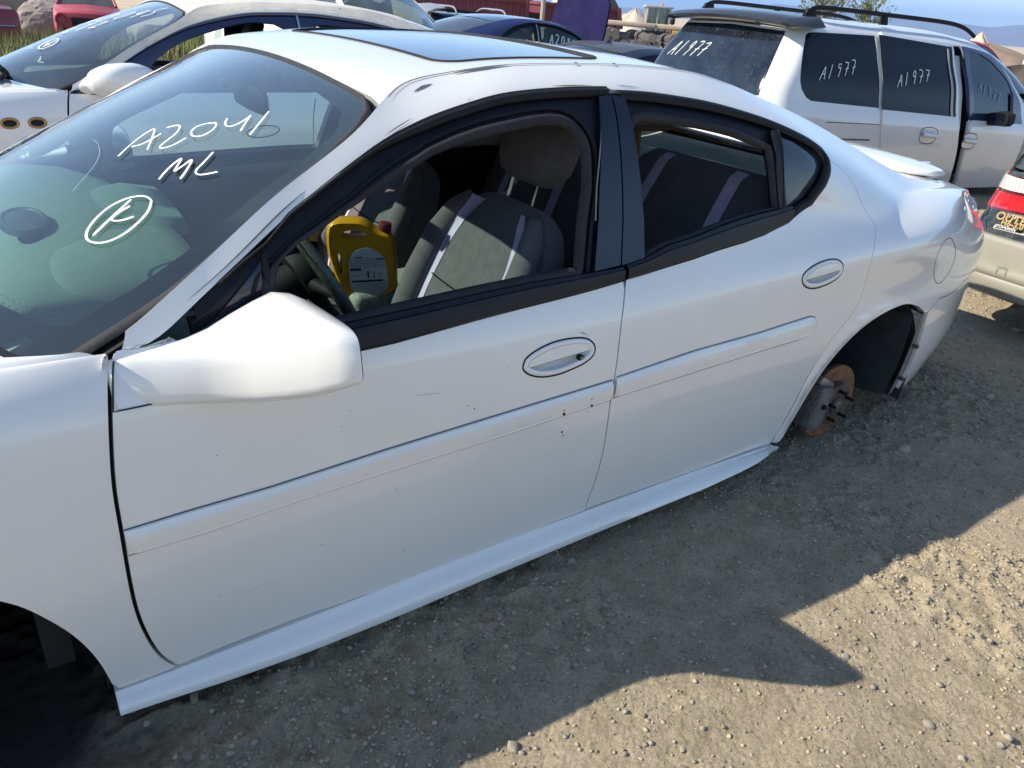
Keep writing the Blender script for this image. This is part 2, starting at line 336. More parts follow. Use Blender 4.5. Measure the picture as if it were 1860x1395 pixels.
# outlines of the sedan's panels as (length, girth) coordinates on its body surfaces
D = {
'pill_in': [(0.4811, 1.1696), (0.5258, 1.2597), (0.57, 1.2695), (0.6238, 1.2604), (0.6841, 1.252), (0.7568, 1.2511), (0.8069, 1.2575), (0.858, 1.2516), (0.9114, 1.2508), (0.9679, 1.2495), (1.0271, 1.2332), (1.0609, 1.2332), (1.0746, 1.2423), (1.0776, 1.26)],
'frame_out': [(0.5402, 1.0933), (0.5801, 1.1381), (0.6258, 1.1425), (0.673, 1.1458), (0.7208, 1.1401), (0.7692, 1.1209), (0.822, 1.1569), (0.8735, 1.1525), (0.9272, 1.1544), (0.9834, 1.1521), (1.0418, 1.1514), (1.1006, 1.1509), (1.1605, 1.1519), (1.2217, 1.1523), (1.2719, 1.152), (1.3111, 1.1527), (1.3769, 1.1533), (1.4625, 1.1543), (1.662, 1.1534)],
'frame_out_r': [(1.6786, 1.1467), (1.8118, 1.1492), (1.9354, 1.1475), (2.0669, 1.1468), (2.2067, 1.1465), (2.3034, 1.1449), (2.4104, 1.1426), (2.479, 1.1346), (2.503, 1.0986), (2.4873, 1.0466), (2.453, 0.9669), (2.3992, 0.8695), (2.2864, 0.7908), (2.1764, 0.7556), (2.0865, 0.7388), (1.8804, 0.7167), (1.7664, 0.7108), (1.6379, 0.7017)],
'belt_f': [(1.6302, 0.6995), (1.5252, 0.6886), (1.4158, 0.6797), (1.3132, 0.6727), (1.1854, 0.6618), (1.1053, 0.654), (0.9927, 0.6433), (0.909, 0.6401)],
'beltin_f': [(0.8937, 0.7121), (1.0052, 0.7172), (1.1968, 0.7281), (1.3571, 0.7355), (1.4963, 0.7353), (1.6248, 0.7373)],
'beltin_r': [(1.6291, 0.7399), (1.7064, 0.7498), (1.7911, 0.77), (1.8896, 0.7778), (2.2339, 0.8383)],
'mould_t': [(0.4451, 0.3809), (0.5552, 0.3865), (0.7079, 0.3908), (0.9563, 0.4075), (1.2155, 0.4206), (1.5899, 0.4369)],
'mould_b': [(0.4448, 0.3242), (0.5775, 0.325), (0.7302, 0.3365), (0.9567, 0.3487), (1.2203, 0.358), (1.5967, 0.3806)],
'mould_rt': [(1.5949, 0.4413), (1.8859, 0.4631), (2.1609, 0.4701), (2.2775, 0.4768), (2.4007, 0.4825), (2.4347, 0.4578), (2.4176, 0.4272), (2.3774, 0.4123), (2.1781, 0.4073), (1.901, 0.3968), (1.6045, 0.3843)],
'gap': [(1.6352, 0.6968), (1.6204, 0.6374), (1.6056, 0.5617), (1.598, 0.4591), (1.5949, 0.3712), (1.606, 0.1926), (1.5916, 0.0072)],
'dfront': [(0.4786, 0.709), (0.4617, 0.6133), (0.4457, 0.4901), (0.4424, 0.3807), (0.4418, 0.2154), (0.4526, 0.1195), (0.4738, 0.0439), (0.5031, -0.0055)],
'dbot': [(0.5061, -0.0056), (0.7207, 0.009), (0.974, -0.0132), (1.2696, -0.0096), (1.5938, -0.0014), (1.6168, 0.0039), (2.0422, -0.0026), (2.2827, 0.01), (2.4716, -0.0087)],
'arch_r': [(2.4652, -0.0006), (2.5055, 0.1083), (2.5628, 0.2572), (2.6529, 0.3533), (2.742, 0.4022), (2.8453, 0.4321), (2.9236, 0.4385), (3.0095, 0.4308), (3.1312, 0.3744), (3.1672, 0.308), (3.188, 0.2073), (3.2177, 0.0928), (3.2001, 0.0209), (3.21, -0.02)],
'dcut_r': [(2.5081, 1.0987), (2.572, 1.0951), (2.6151, 1.071), (2.6409, 1.016), (2.6819, 0.9372), (2.7168, 0.8574), (2.7061, 0.7569), (2.6671, 0.6636), (2.6615, 0.5911), (2.667, 0.5054), (2.6193, 0.4367), (2.5651, 0.3913), (2.4876, 0.2681), (2.4553, 0.1365), (2.4188, 0.0111)],
'arch_f': [(0.2515, 0.301), (0.2741, 0.2771), (0.3019, 0.2361), (0.3288, 0.1888), (0.3521, 0.1309), (0.3666, 0.0735), (0.3753, 0.0191), (0.3792, -0.02)],
'bseam': [(3.1499, 0.3767), (3.2107, 0.4218), (3.2907, 0.4233), (3.369, 0.4311), (3.4241, 0.4502)],
'open_f': [(0.7601, 0.8143), (0.7634, 0.8559), (0.774, 0.9158), (0.7926, 0.9393), (0.8266, 0.9637), (0.8848, 0.9693), (0.9649, 0.9916), (1.0515, 1.0339), (1.1387, 1.0646), (1.1973, 1.071), (1.2548, 1.0722), (1.35, 1.0696), (1.4147, 1.0742), (1.4626, 1.0742), (1.4939, 1.069), (1.5187, 1.0565), (1.536, 1.0385), (1.5509, 1.0139), (1.5558, 0.9955), (1.5532, 0.9605), (1.5467, 0.9155), (1.5248, 0.8494), (1.4959, 0.7378), (1.3571, 0.7355), (1.1968, 0.7281), (1.0052, 0.7172), (0.8937, 0.7121), (0.7631, 0.7123)],
'open_r': [(1.7111, 1.0403), (1.727, 1.0599), (1.7456, 1.0679), (1.7811, 1.0702), (1.8218, 1.069), (1.9445, 1.065), (2.0745, 1.0562), (2.203, 1.0334), (2.2121, 0.9788), (2.2364, 0.8379), (1.8896, 0.7778), (1.7911, 0.77), (1.7069, 0.7493), (1.7177, 0.9029), (1.7119, 0.9699)],
'bp_f': [(1.6252, 1.1235), (1.6652, 1.1271), (1.6509, 0.9102), (1.6444, 0.8408), (1.6258, 0.74), (1.5397, 0.7339), (1.5672, 0.8463), (1.579, 0.9136)],
'bp_r': [(1.6687, 1.1272), (1.7075, 1.1216), (1.7075, 1.0676), (1.711, 0.9968), (1.7127, 0.9079), (1.7158, 0.8353), (1.7067, 0.7479), (1.6294, 0.7395), (1.648, 0.8406), (1.6545, 0.91)],
'quarter': [(2.2564, 1.0878), (2.3203, 1.0884), (2.3773, 1.0741), (2.4054, 1.0618), (2.4117, 1.0413), (2.4003, 1.0063), (2.3691, 0.9534), (2.3331, 0.8936), (2.2826, 0.849), (2.2667, 0.9136)],
'divider': [(2.228, 1.0978), (2.2629, 1.1124), (2.2536, 0.9681), (2.2809, 0.8303), (2.245, 0.8253), (2.2237, 0.9627)],
'hand_f': [(1.3062, 0.5289), (1.315, 0.55), (1.3558, 0.5658), (1.4045, 0.5747), (1.4617, 0.573), (1.4983, 0.5655), (1.5203, 0.5483), (1.5253, 0.5324), (1.5182, 0.5158), (1.4929, 0.502), (1.4487, 0.4935), (1.4062, 0.4882), (1.3568, 0.4929), (1.3253, 0.5057), (1.31, 0.5183)],
'hand_r': [(2.3192, 0.6042), (2.3297, 0.6222), (2.3653, 0.6365), (2.4099, 0.6474), (2.457, 0.6519), (2.4902, 0.646), (2.5087, 0.6323), (2.5171, 0.6155), (2.5108, 0.5942), (2.4834, 0.5808), (2.4457, 0.5722), (2.3983, 0.5682), (2.3591, 0.5729), (2.3314, 0.5856)],
'pull_f': [(1.3218, 0.5241), (1.5137, 0.535)],
'pull_r': [(2.3357, 0.5992), (2.5099, 0.612)],
'key': [(1.4815, 0.5177)],
'fuel': [(3.146, 0.6425), (3.1928, 0.6208), (3.2272, 0.5913), (3.2419, 0.5547), (3.2243, 0.5133), (3.1945, 0.489), (3.1655, 0.4849), (3.1308, 0.5059), (3.1064, 0.5356), (3.0792, 0.5802), (3.0808, 0.6146), (3.109, 0.6373)],
'chips': [(1.4315, 0.3835), (1.4299, 0.3949), (1.5192, 0.386), (1.5161, 0.4057), (1.4324, 0.3318), (1.4378, 0.3205), (1.168, 0.4619), (1.152, 0.4726)],
'fairing': [(0.4816, 0.7134), (0.4643, 0.6137), (0.5029, 0.6139), (0.5437, 0.6149), (0.5934, 0.6163), (0.6399, 0.6157), (0.6889, 0.6074), (0.721, 0.6169), (0.7122, 0.6781), (0.6766, 0.7119), (0.639, 0.7316), (0.6151, 0.7408), (0.5836, 0.7432), (0.536, 1.0905)],
'roofdents': [(1.1522, 1.2694), (1.1981, 1.2656)],
'frit_in': [(0.1074, 0.1853), (0.0937, 0.1422), (0.0888, 0.1164), (0.0893, 0.0877), (0.0954, 0.0623), (0.1075, 0.0546), (0.133, 0.0533), (0.1657, 0.0537), (0.1915, 0.0502), (0.2815, 0.0492), (0.3562, 0.0466), (0.4593, 0.0466), (0.5615, 0.0431), (0.6755, 0.0419), (0.7868, 0.0441), (0.8704, 0.0451)],
'glass_edge': [(0.0652, 0.0), (0.1441, 0.0), (0.2542, 0.0113), (0.3828, 0.0132), (0.4976, 0.0092)],
'A1': [(0.4662, 0.3624), (0.5073, 0.3839), (0.5471, 0.3994), (0.5783, 0.405), (0.5751, 0.3917), (0.5448, 0.3515), (0.522, 0.3257)],
'A2': [(0.5044, 0.3719), (0.5299, 0.3575), (0.579, 0.3634)],
'Two': [(0.5989, 0.3777), (0.6209, 0.3672), (0.6247, 0.3525), (0.6017, 0.3295), (0.5717, 0.3214), (0.5426, 0.311), (0.5474, 0.2967), (0.5747, 0.2883), (0.6061, 0.291)],
'Zero': [(0.6869, 0.2914), (0.6716, 0.3078), (0.6463, 0.317), (0.6248, 0.3052), (0.618, 0.2807), (0.6346, 0.2647), (0.6628, 0.2667), (0.6837, 0.2793), (0.6874, 0.2949)],
'Four1': [(0.7165, 0.286), (0.6956, 0.2642), (0.6991, 0.2447), (0.7272, 0.241), (0.7625, 0.2479)],
'Four2': [(0.7639, 0.2501), (0.74, 0.2333), (0.7067, 0.2113)],
'One': [(0.8038, 0.2272), (0.7534, 0.2002), (0.7126, 0.1822)],
'M': [(0.4759, 0.2105), (0.5061, 0.2223), (0.5367, 0.2293), (0.5577, 0.2312), (0.5225, 0.2109), (0.5105, 0.2053), (0.5384, 0.2062), (0.5722, 0.2102), (0.5341, 0.1884), (0.5062, 0.1777)],
'L': [(0.6131, 0.193), (0.5732, 0.1797), (0.5424, 0.1734), (0.5385, 0.1591), (0.5539, 0.1471), (0.5736, 0.1359)],
'Ring': [(0.4229, 0.1727), (0.3989, 0.1551), (0.356, 0.1449), (0.3025, 0.1417), (0.2647, 0.15), (0.2499, 0.1705), (0.2622, 0.1923), (0.3002, 0.2101), (0.35, 0.2209), (0.3928, 0.2157), (0.4185, 0.1999), (0.4254, 0.1847), (0.4218, 0.1715)],
'K1': [(0.3979, 0.2048), (0.3199, 0.1895), (0.268, 0.1788)],
'K2': [(0.3825, 0.1912), (0.3516, 0.1937), (0.3213, 0.188), (0.3377, 0.1716), (0.3649, 0.1637)],
'Scr': [(0.4611, 0.5008), (0.4606, 0.461), (0.4454, 0.4134), (0.4136, 0.376), (0.3686, 0.3466), (0.3328, 0.3274)],
'Scr2': [(0.6966, 0.1138), (0.635, 0.1063), (0.5695, 0.1098)],
'sun_near': [(1.3033, 0.147), (1.3895, 0.1285), (1.5152, 0.0985), (1.6478, 0.0906), (1.7794, 0.0922)],
'sun_front': [(1.2847, 0.3707), (1.2889, 0.2504), (1.2957, 0.1783), (1.3033, 0.147)],
'sun_rear': [(1.7794, 0.0922), (1.794, 0.1777), (1.7504, 0.2736)],
}
D = {k: np.array(v) for k, v in D.items()}
# outlines on the van and the wagon
E = {
'v_quarter': [(0.1026, 1.2223), (0.1432, 1.2492), (0.2511, 1.2564), (1.1789, 1.2871), (1.2621, 0.6694), (0.4365, 0.6869), (0.3728, 0.7134), (0.2967, 0.7785), (0.2517, 0.8406), (0.2343, 0.8739)],
'v_slide': [(1.205, 1.2839), (2.1423, 1.2433), (2.2711, 0.6374), (1.277, 0.6554)],
'v_gap1': [(1.234, 1.3728), (1.2885, 0.6588), (1.2987, 0.5043), (1.377, 0.3323)],
'v_slideedge': [(2.1549, 1.2542), (2.3052, 0.6125), (2.3569, 0.4404), (2.4163, 0.3186), (2.5101, 0.0773)],
'v_frontedge': [(2.2967, 1.2694), (2.4052, 0.9388), (2.4874, 0.6267), (2.501, 0.4279), (2.6364, 0.0757)],
'v_frontframe': [(2.3008, 1.2699), (2.5673, 1.2745), (2.7431, 1.2842), (2.8595, 1.2416), (3.0097, 1.0948), (3.1312, 0.982), (3.2182, 0.8648), (3.2855, 0.6275), (2.4845, 0.6237)],
'v_frontglass': [(2.3861, 1.2356), (2.56, 1.2426), (2.722, 1.2051), (2.8894, 1.1251), (3.0069, 1.0481), (3.0829, 0.9516), (3.1218, 0.6606), (2.5341, 0.6447)],
'v_rearglass': [(-1.7648, 1.2945), (-1.2129, 1.2559), (-0.5866, 1.2572), (-0.1389, 1.2413), (-0.1289, 0.7189)],
'v_spoiler': [(-1.7648, 1.3322), (-1.2683, 1.4421), (-0.4661, 1.403), (-0.1029, 1.3534), (-0.148, 1.2512), (-0.5948, 1.2882), (-1.2827, 1.2705), (-1.7648, 1.2977)],
'v_text_rear': [(-1.8648, 0.8829), (-1.2804, 0.9839)],
'v_text_q': [(0.4584, 0.9381), (0.9318, 0.9975)],
'v_text_s': [(1.4118, 0.9336), (1.8406, 0.9992)],
'v_text_f': [(2.5363, 0.9565), (2.8918, 0.8514)],
'v_handle_s': [(2.025, 0.4632), (2.3629, 0.3641)],
'v_handle_f': [(2.554, 0.447), (2.8097, 0.3562)],
'v_mirror': [(2.6683, 0.7587), (3.0644, 0.6392)],
'v_crease': [(0.6453, 0.493), (1.2853, 0.4919)],
'v_crease2': [(0.8473, 0.4051), (1.3355, 0.3924)],
'w_amber': [(0.0712, 0.7623), (0.0712, 0.6734), (0.0712, 0.6422), (0.0712, 0.6874), (0.0712, 0.7146)],
'w_red1': [(0.0549, 0.6923), (0.0128, 0.5623), (0.0712, 0.5567), (0.0712, 0.5608), (0.0712, 0.597), (0.0712, 0.6332)],
'w_clear': [(0.028, 0.7473), (-0.1337, 0.7529), (-0.1894, 0.6823), (0.0857, 0.654)],
'w_red2': [(0.089, 0.6456), (-0.1946, 0.6729), (-0.2472, 0.5766), (-0.0359, 0.5559)],
'w_split': [(0.1328, 0.7386), (-0.002, 0.5425), (-0.0957, 0.3993)],
'w_hatch': [(0.1328, 0.7386), (-0.002, 0.5425), (-0.0908, 0.3969), (-0.1391, 0.2877), (-0.1781, 0.2448), (-0.2199, 0.2308), (-0.3715, 0.2345)],
'w_text': [(-0.1187, 0.5096), (-0.2736, 0.523), (-0.1866, 0.4578), (-0.2878, 0.4666), (-0.144, 0.4083), (-0.3095, 0.4088)],
'w_bumptop': [(-0.1224, 0.2448), (-0.18, 0.2391), (-0.3788, 0.2123)],
'w_bumpline': [(0.0734, 0.0), (-0.398, 0.0335)],
'w_bumpbot': [(0.0571, 0.0), (-0.2215, 0.0), (-0.3964, 0.0)],
'w_win': [(0.0748, 0.7872), (0.0119, 0.8635), (-0.117, 0.7861), (-0.0475, 0.7886)],
}
E = {k: np.array(v) for k, v in E.items()}
# ---------------------------------------------------------------- the sedan's body side (x to the tail, y away, z up)
SED_U = [0, .12, .26, .40, .54, .63, .71, .86, 1.15, 1.27]
def _tp(s):   # plan taper of the body side
    return float(pchip([-1.05, -.85, -.6, -.3, .1, .4, 2.9, 3.2, 3.45, 3.68, 3.8],
                       [.27, .15, .07, .025, .006, 0, 0, .014, .052, .125, .18], np.array([s]))[0])
def _wrap(rows, zf, zr, xf=0., xr=0., up=None):
    """front and rear fascia stations appended to one row of (s,y,z)"""
    out = [(-2.0, -1.06+xf, .9375, zf), (-1.6, -1.04+xf, .60, zf), (-1.3, -.99+xf, .36, zf)]
    out += [(s, s, y+(_tp(s) if up is None or s < 3.0 else 0), z) for (s, y, z) in rows]
    if up is not None: return out+[(3.95, 3.87+xr*.5, .34+up, zr+.01), (4.10, 3.93+xr, .47+up, zr), (4.32, 3.97+xr, .66+up*.7, zr), (4.64, 3.985+xr, .9375, zr)]
    out += [(3.95, 3.885+xr*.8, .27, zr), (4.10, 3.955+xr, .42, zr), (4.32, 3.99+xr, .62, zr), (4.64, 4.005+xr, .9375, zr)]
    return out
_r = []
_r.append(_wrap([(-.85,.05,.24),(-.4,.05,.24),(.4,.038,.22),(.6,.035,.23),(1.6,.035,.245),(2.4,.035,.24),(2.9,.035,.235),(3.16,.035,.245),(3.5,.05,.29),(3.78,.07,.33)], .24, .34, .02, .0))
_r.append(_wrap([(-.85,.025,.37),(.4,.020,.35),(1.6,.020,.36),(3.2,.018,.36),(3.5,.022,.385),(3.78,.02,.42)], .36, .42, .0, .03))
_r.append(_wrap([(-.85,.01,.50),(.4,.006,.50),(1.6,.006,.50),(3.2,.003,.50),(3.78,.005,.52)], .49, .52, -.02, .04))
_r.append(_wrap([(-.85,.0,.62),(.4,.001,.64),(1.6,.0,.64),(3.2,.0,.64),(3.78,.0,.65)], .60, .65, .0, .03))
_r.append(_wrap([(-.85,.02,.70),(-.4,.01,.75),(.4,.010,.775),(1.6,.010,.78),(3.2,.006,.78),(3.78,.006,.77)], .68, .77, .02, -.02))
_r.append(_wrap([(-.85,.05,.755),(-.4,.035,.825),(.4,.030,.865),(1.6,.030,.865),(2.3,.024,.875),(2.7,.010,.875),(3.0,.006,.885),(3.2,.012,.885),(3.5,.035,.86),(3.78,.04,.85)], .73, .84, .05, -.04))
_r.append(_wrap([(-.85,.10,.785),(-.4,.08,.86),(.1,.068,.905),(.48,.060,.922),(.60,.060,.922),(1.0,.058,.93),(1.6,.058,.93),(2.0,.060,.945),(2.4,.054,.94),(2.7,.032,.925),(3.0,.036,.942),(3.2,.05,.950),(3.5,.09,.94),(3.78,.10,.91)], .76, .90, .08, -.06))
_r.append(_wrap([(-.85,.16,.80),(-.4,.12,.878),(.1,.10,.922),(.40,.078,.930),(.52,.064,.930),(.60,.068,.950),(.68,.076,.985),(.82,.095,1.035),(1.0,.108,1.07),(1.6,.113,1.08),(2.0,.112,1.08),(2.35,.10,1.05),(2.55,.088,1.0),(2.72,.070,.968),(2.85,.086,.984),(2.95,.108,.994),(3.1,.150,1.003),(3.3,.182,1.003),(3.5,.225,.992),(3.78,.30,.955)], .78, .925, .12, -.06, up=.0))
_r.append(_wrap([(-.85,.22,.81),(-.4,.17,.888),(.1,.135,.933),(.40,.085,.937),(.50,.067,.934),(.54,.064,.938),(.58,.073,.965),(.626,.084,.998),(.673,.095,1.031),(.72,.107,1.063),(.822,.135,1.131),(.927,.158,1.191),(1.042,.190,1.249),(1.101,.202,1.271),(1.222,.219,1.305),(1.378,.235,1.335),(1.664,.245,1.348),(1.937,.235,1.332),(2.208,.212,1.288),(2.404,.19,1.235),(2.6,.185,1.165),(2.8,.19,1.105),(3.0,.215,1.055),(3.15,.237,1.030),(3.3,.250,1.014),(3.5,.285,1.002),(3.78,.365,.968)], .785, .94, .17, -.07, up=.06))
_r.append(_wrap([(-.85,.28,.815),(-.4,.22,.895),(.1,.175,.940),(.36,.100,.940),(.44,.078,.940),(.50,.074,.960),(.569,.090,1.006),(.682,.122,1.080),(.805,.155,1.163),(.909,.182,1.220),(1.0,.212,1.270),(1.06,.245,1.312),(1.12,.29,1.345),(1.25,.315,1.367),(1.45,.325,1.389),(1.75,.330,1.396),(2.0,.333,1.388),(2.2,.335,1.356),(2.34,.335,1.322),(2.6,.335,1.255),(2.77,.328,1.202),(2.88,.318,1.162),(3.03,.305,1.112),(3.15,.290,1.068),(3.3,.292,1.030),(3.5,.325,1.012),(3.78,.41,.98)], .79, .955, .22, -.08, up=.11))
SIDE = Loft(_r, SED_U, -2.0, 4.64, smooth=.03)
_k = np.arange(-24, 25)*.01; _g = np.exp(-_k*_k/(2*.075**2)); _g /= _g.sum()      # gentler flow round the haunch
_P = np.pad(SIDE.T, ((24, 24), (0, 0), (0, 0)), 'edge'); _S = sum(w*_P[i:i+len(SIDE.s)] for i, w in enumerate(_g))
_w = np.clip((SIDE.s-2.60)/.35, 0, 1)*np.clip((3.75-SIDE.s)/.2, 0, 1); _w = (_w*_w*(3-2*_w))[:, None, None]
SIDE.T = SIDE.T*(1-_w)+_S*_w
def _ease(t, p): return 1-(1-t)**p
def _toprow(t):
    zc = [(1.0, 1.318), (1.065, 1.345), (1.2, 1.375), (1.35, 1.398), (1.58, 1.414), (1.78, 1.417), (2.0, 1.408), (2.24, 1.384), (2.39, 1.362), (2.6, 1.305), (2.9, 1.19), (3.1, 1.095), (3.22, 1.045), (3.35, 1.03), (3.7, 1.01), (3.95, .975)]
    xs = np.arange(1.0, 3.96, .05); z = pchip([a for a, b in zc], [b for a, b in zc], xs)
    n = SIDE(xs, np.full(len(xs), 1.27))
    out = []
    for x, zz, q in zip(xs, z, n):
        out.append((x, q[0], q[1]+(.9375-q[1])*t, q[2]+(zz-q[2])*_ease(t, 2.0)))
    return out
TOP_T = [0, .12, .35, .65, 1]
TOP_U = [0, .075, .21, .40, .61, .82, 1.01, 1.145, 1.22]
def _mir(rows): return rows+[[(*r[:-2], 1.875-r[-2], r[-1]) for r in rr] for rr in rows[-2::-1]]
TOP = Loft(_mir([_toprow(t) for t in TOP_T]), TOP_U, 1.0, 3.95, smooth=.03)
_wn = [(0, .355, .086, .898), (.06, .43, .100, .935), (.2, .573, .112, 1.005), (.4, .686, .133, 1.075), (.6, .808, .166, 1.158), (.8, .925, .202, 1.225), (.95, 1.03, .243, 1.29), (1.0, 1.062, .262, 1.308)]
_wc = [(0, .06, .898), (.06, .15, .945), (.2, .345, 1.045), (.4, .53, 1.135), (.6, .71, 1.215), (.8, .89, 1.285), (.95, 1.02, 1.331), (1.0, 1.066, 1.345)]
def _windrow(t):
    return [(a[0], a[1]+(c[1]-a[1])*_ease(t, 2.0), a[2]+(.9375-a[2])*t, a[3]+(c[2]-a[3])*_ease(t, 2.0)) for a, c in zip(_wn, _wc)]
WIND = Loft(_mir([_windrow(t) for t in TOP_T]), TOP_U, 0., 1.0, smooth=.03)
_hc = [(-1.0, .80), (-.8, .845), (-.4, .905), (0, .945), (.2, .96), (.4, .965)]
def _hoodrow(t):
    xs = np.arange(-.98, .401, .06); n = SIDE(xs, np.full(len(xs), 1.27)); z = pchip([a for a, b in _hc], [b for a, b in _hc], xs)
    return [(x, q[0], q[1]+(.9375-q[1])*t, q[2]+(zz-q[2])*_ease(t, 2.2)) for x, zz, q in zip(xs, z, n)]
HOOD = Loft(_mir([_hoodrow(t) for t in TOP_T]), TOP_U, -.98, .40, smooth=.03)
# ---------------------------------------------------------------- boxy bodies (van, wagon, off-roader): rear face wraps into the side
def boxy(rows, W, us, sfront, rc=.16, smooth=.03):
    """rows: (inset, rear setback, [(s, z)...], nose setback); s=0 at the rear corner, negative on the rear face"""
    out = []
    SS = np.concatenate([np.linspace(-W, -rc*1.6, 7), np.linspace(-rc*1.3, rc*1.3, 9), np.arange(rc*1.3+.15, sfront, .2), [sfront]])
    for yi, xr, zk, xf in rows:
        zs = [a for a, b in zk]; zz = [b for a, b in zk]; r = []; hw = W-yi; q = rc*1.3
        for s in SS:
            z = float(np.interp(s, zs, zz))
            if s < -q: x, y = 0., yi+q*0+hw*min(1, (-s)/W)
            elif s > q: x, y = s, yi
            else:
                t = (s+q)/(2*q)*math.pi/2; y1 = yi+hw*q/W
                y = yi+(y1-yi)*(1-math.sin(t)); x = q*(1-math.cos(t))
            bow = .05*(1-((W-y)/W)**2) if s < 0 else 0
            x = x+xr*max(0., 1-max(0, s)/1.0)-bow-xf*max(0., (s-(sfront-1.2))/1.2)
            r.append((float(s), x, y, z))
        out.append([(-2*W-s, x, 2*W-y, z) for s, x, y, z in r[:0:-1]]+r)
    return Loft(out, us, -2*W-sfront, sfront, smooth=smooth)
class Placed:
    """a local surface seen in the yard's frame"""
    def __init__(s, base, loc, rz, sc=(1, 1, 1), rx=0., ry=0.):
        c, n = math.cos(rz), math.sin(rz); s.b = base; s.R = np.array([[c, -n, 0], [n, c, 0], [0, 0, 1.]])*np.array(sc)[None, :]; s.t = np.array(loc, float)
    def __call__(s, S, U): return s.b(S, U) @ s.R.T+s.t
VAN_U = [0, .22, .50, .69, .88, 1.10, 1.26, 1.37, 1.60, 2.06]
VAN_LOC, VAN_RZ = (5.62, 2.82, 0.), -.15
_d = lambda a, b=None: [(-9, a), (0, a), (2.6, a-.04), (5.1, (b if b is not None else a)-.06)]
VAN = boxy([(.07, -.02, _d(.27), .0), (.02, -.08, _d(.48), .0), (.0, .0, [(-9, .85), (0, .85), (1.2, .83), (3.6, .74), (4.3, .68), (5.1, .62)], .05),
            (.03, .03, [(-9, .995), (.3, .995), (2.3, .93), (3.6, .86), (4.3, .79), (5.1, .68)], .1),
            (.065, .10, [(-9, 1.17), (.3, 1.17), (2.3, 1.12), (3.3, 1.02), (3.7, .93), (4.1, .85), (5.1, .70)], .15),
            (.135, .22, [(-9, 1.365), (.3, 1.365), (2.3, 1.31), (2.9, 1.27), (3.3, 1.15), (3.7, .99), (4.1, .875), (5.1, .71)], .18),
            (.19, .31, [(-9, 1.485), (.3, 1.50), (2.3, 1.47), (2.7, 1.42), (3.1, 1.30), (3.5, 1.12), (3.8, .98), (4.1, .885), (5.1, .715)], .2),
            (.255, .36, [(-9, 1.555), (.3, 1.570), (2.1, 1.545), (2.6, 1.50), (3.0, 1.38), (3.4, 1.20), (3.8, 1.0), (4.1, .89), (5.1, .72)], .2),
            (.48, .36, [(-9, 1.60), (.3, 1.605), (2.0, 1.59), (2.5, 1.555), (2.9, 1.46), (3.4, 1.24), (3.8, 1.03), (4.1, .91), (5.1, .735)], .2),
            (.94, .36, [(-9, 1.615), (.3, 1.625), (2.0, 1.61), (2.5, 1.58), (2.85, 1.49), (3.4, 1.26), (3.8, 1.04), (4.1, .92), (5.1, .745)], .2)], .95, VAN_U, 5.05)
WAG_LOC, WAG_RZ = (4.80, -1.02, 0.), 0.
WAG_U = [0, .20, .30, .52, .64, .80, 1.00, 1.15, 1.24, 1.42, 1.80]
_e = lambda a: [(-9, a), (4.7, a)]
WAG = boxy([(.09, -.04, _e(.33), .0), (.05, -.10, _e(.50), .0), (.03, -.085, _e(.60), 0), (.0, .03, _e(.70), 0), (.02, .05, [(-9, .80), (3.5, .80), (4.7, .7)], .05),
            (.05, .06, [(-9, .95), (0, .95), (3.4, .90), (4.7, .72)], .08),
            (.10, .16, [(-9, 1.12), (0, 1.12), (2.9, 1.10), (3.4, .95), (4.7, .74)], .1),
            (.16, .28, [(-9, 1.26), (0, 1.26), (2.6, 1.26), (3.1, 1.10), (3.5, .97), (4.7, .745)], .1),
            (.22, .36, [(-9, 1.36), (0, 1.36), (2.3, 1.38), (2.9, 1.2), (3.5, .975), (4.7, .75)], .1),
            (.40, .40, [(-9, 1.43), (0, 1.43), (2.2, 1.45), (2.9, 1.22), (3.5, .98), (4.7, .755)], .1),
            (.86, .40, [(-9, 1.45), (0, 1.45), (2.2, 1.47), (2.9, 1.24), (3.5, .985), (4.7, .76)], .1)], .87, WAG_U, 4.65, rc=.13)
# ---------------------------------------------------------------- shared materials
PAINT = mat('white_paint', (.78, .765, .725), .35, coat=1., vary=.05, scale=2.2, spec=.5)
def paint_detail(m):
    """orange peel, dust film and fine grime on a painted panel"""
    nt = m.node_tree; b = nt.nodes['Principled BSDF']; tc = nt.nodes.new('ShaderNodeTexCoord')
    n = nt.nodes.new('ShaderNodeTexNoise'); n.inputs['Scale'].default_value = 5; n.inputs['Detail'].default_value = 9; nt.links.new(tc.outputs['Object'], n.inputs['Vector'])
    r = nt.nodes.new('ShaderNodeMapRange'); r.inputs[1].default_value = .35; r.inputs[2].default_value = .75; r.inputs[3].default_value = .012; r.inputs[4].default_value = .09; nt.links.new(n.outputs[0], r.inputs[0]); nt.links.new(r.outputs[0], b.inputs['Coat Roughness'])
    n2 = nt.nodes.new('ShaderNodeTexNoise'); n2.inputs['Scale'].default_value = 1.7; n2.inputs['Detail'].default_value = 2; nt.links.new(tc.outputs['Object'], n2.inputs['Vector'])
    bp = nt.nodes.new('ShaderNodeBump'); bp.inputs['Strength'].default_value = .045; bp.inputs['Distance'].default_value = .03; nt.links.new(n2.outputs[0], bp.inputs['Height']); nt.links.new(bp.outputs[0], b.inputs['Coat Normal'])
paint_detail(PAINT)
RUBBER = mat('black_rubber', (.010, .010, .011), .6, spec=.25, vary=.4, scale=20, bump=.1, bscale=150)
RUBBER_GREY = mat('weathered_rubber', (.030, .030, .034), .7, spec=.25, vary=.35, scale=14, bump=.1, bscale=120)
GLOSSBLK = mat('gloss_black_trim', (.005, .008, .020), .12, coat=.3, spec=.35, vary=.3, scale=9)
SATIN = mat('satin_black_trim', (.007, .008, .012), .45, spec=.25, vary=.4, scale=12)
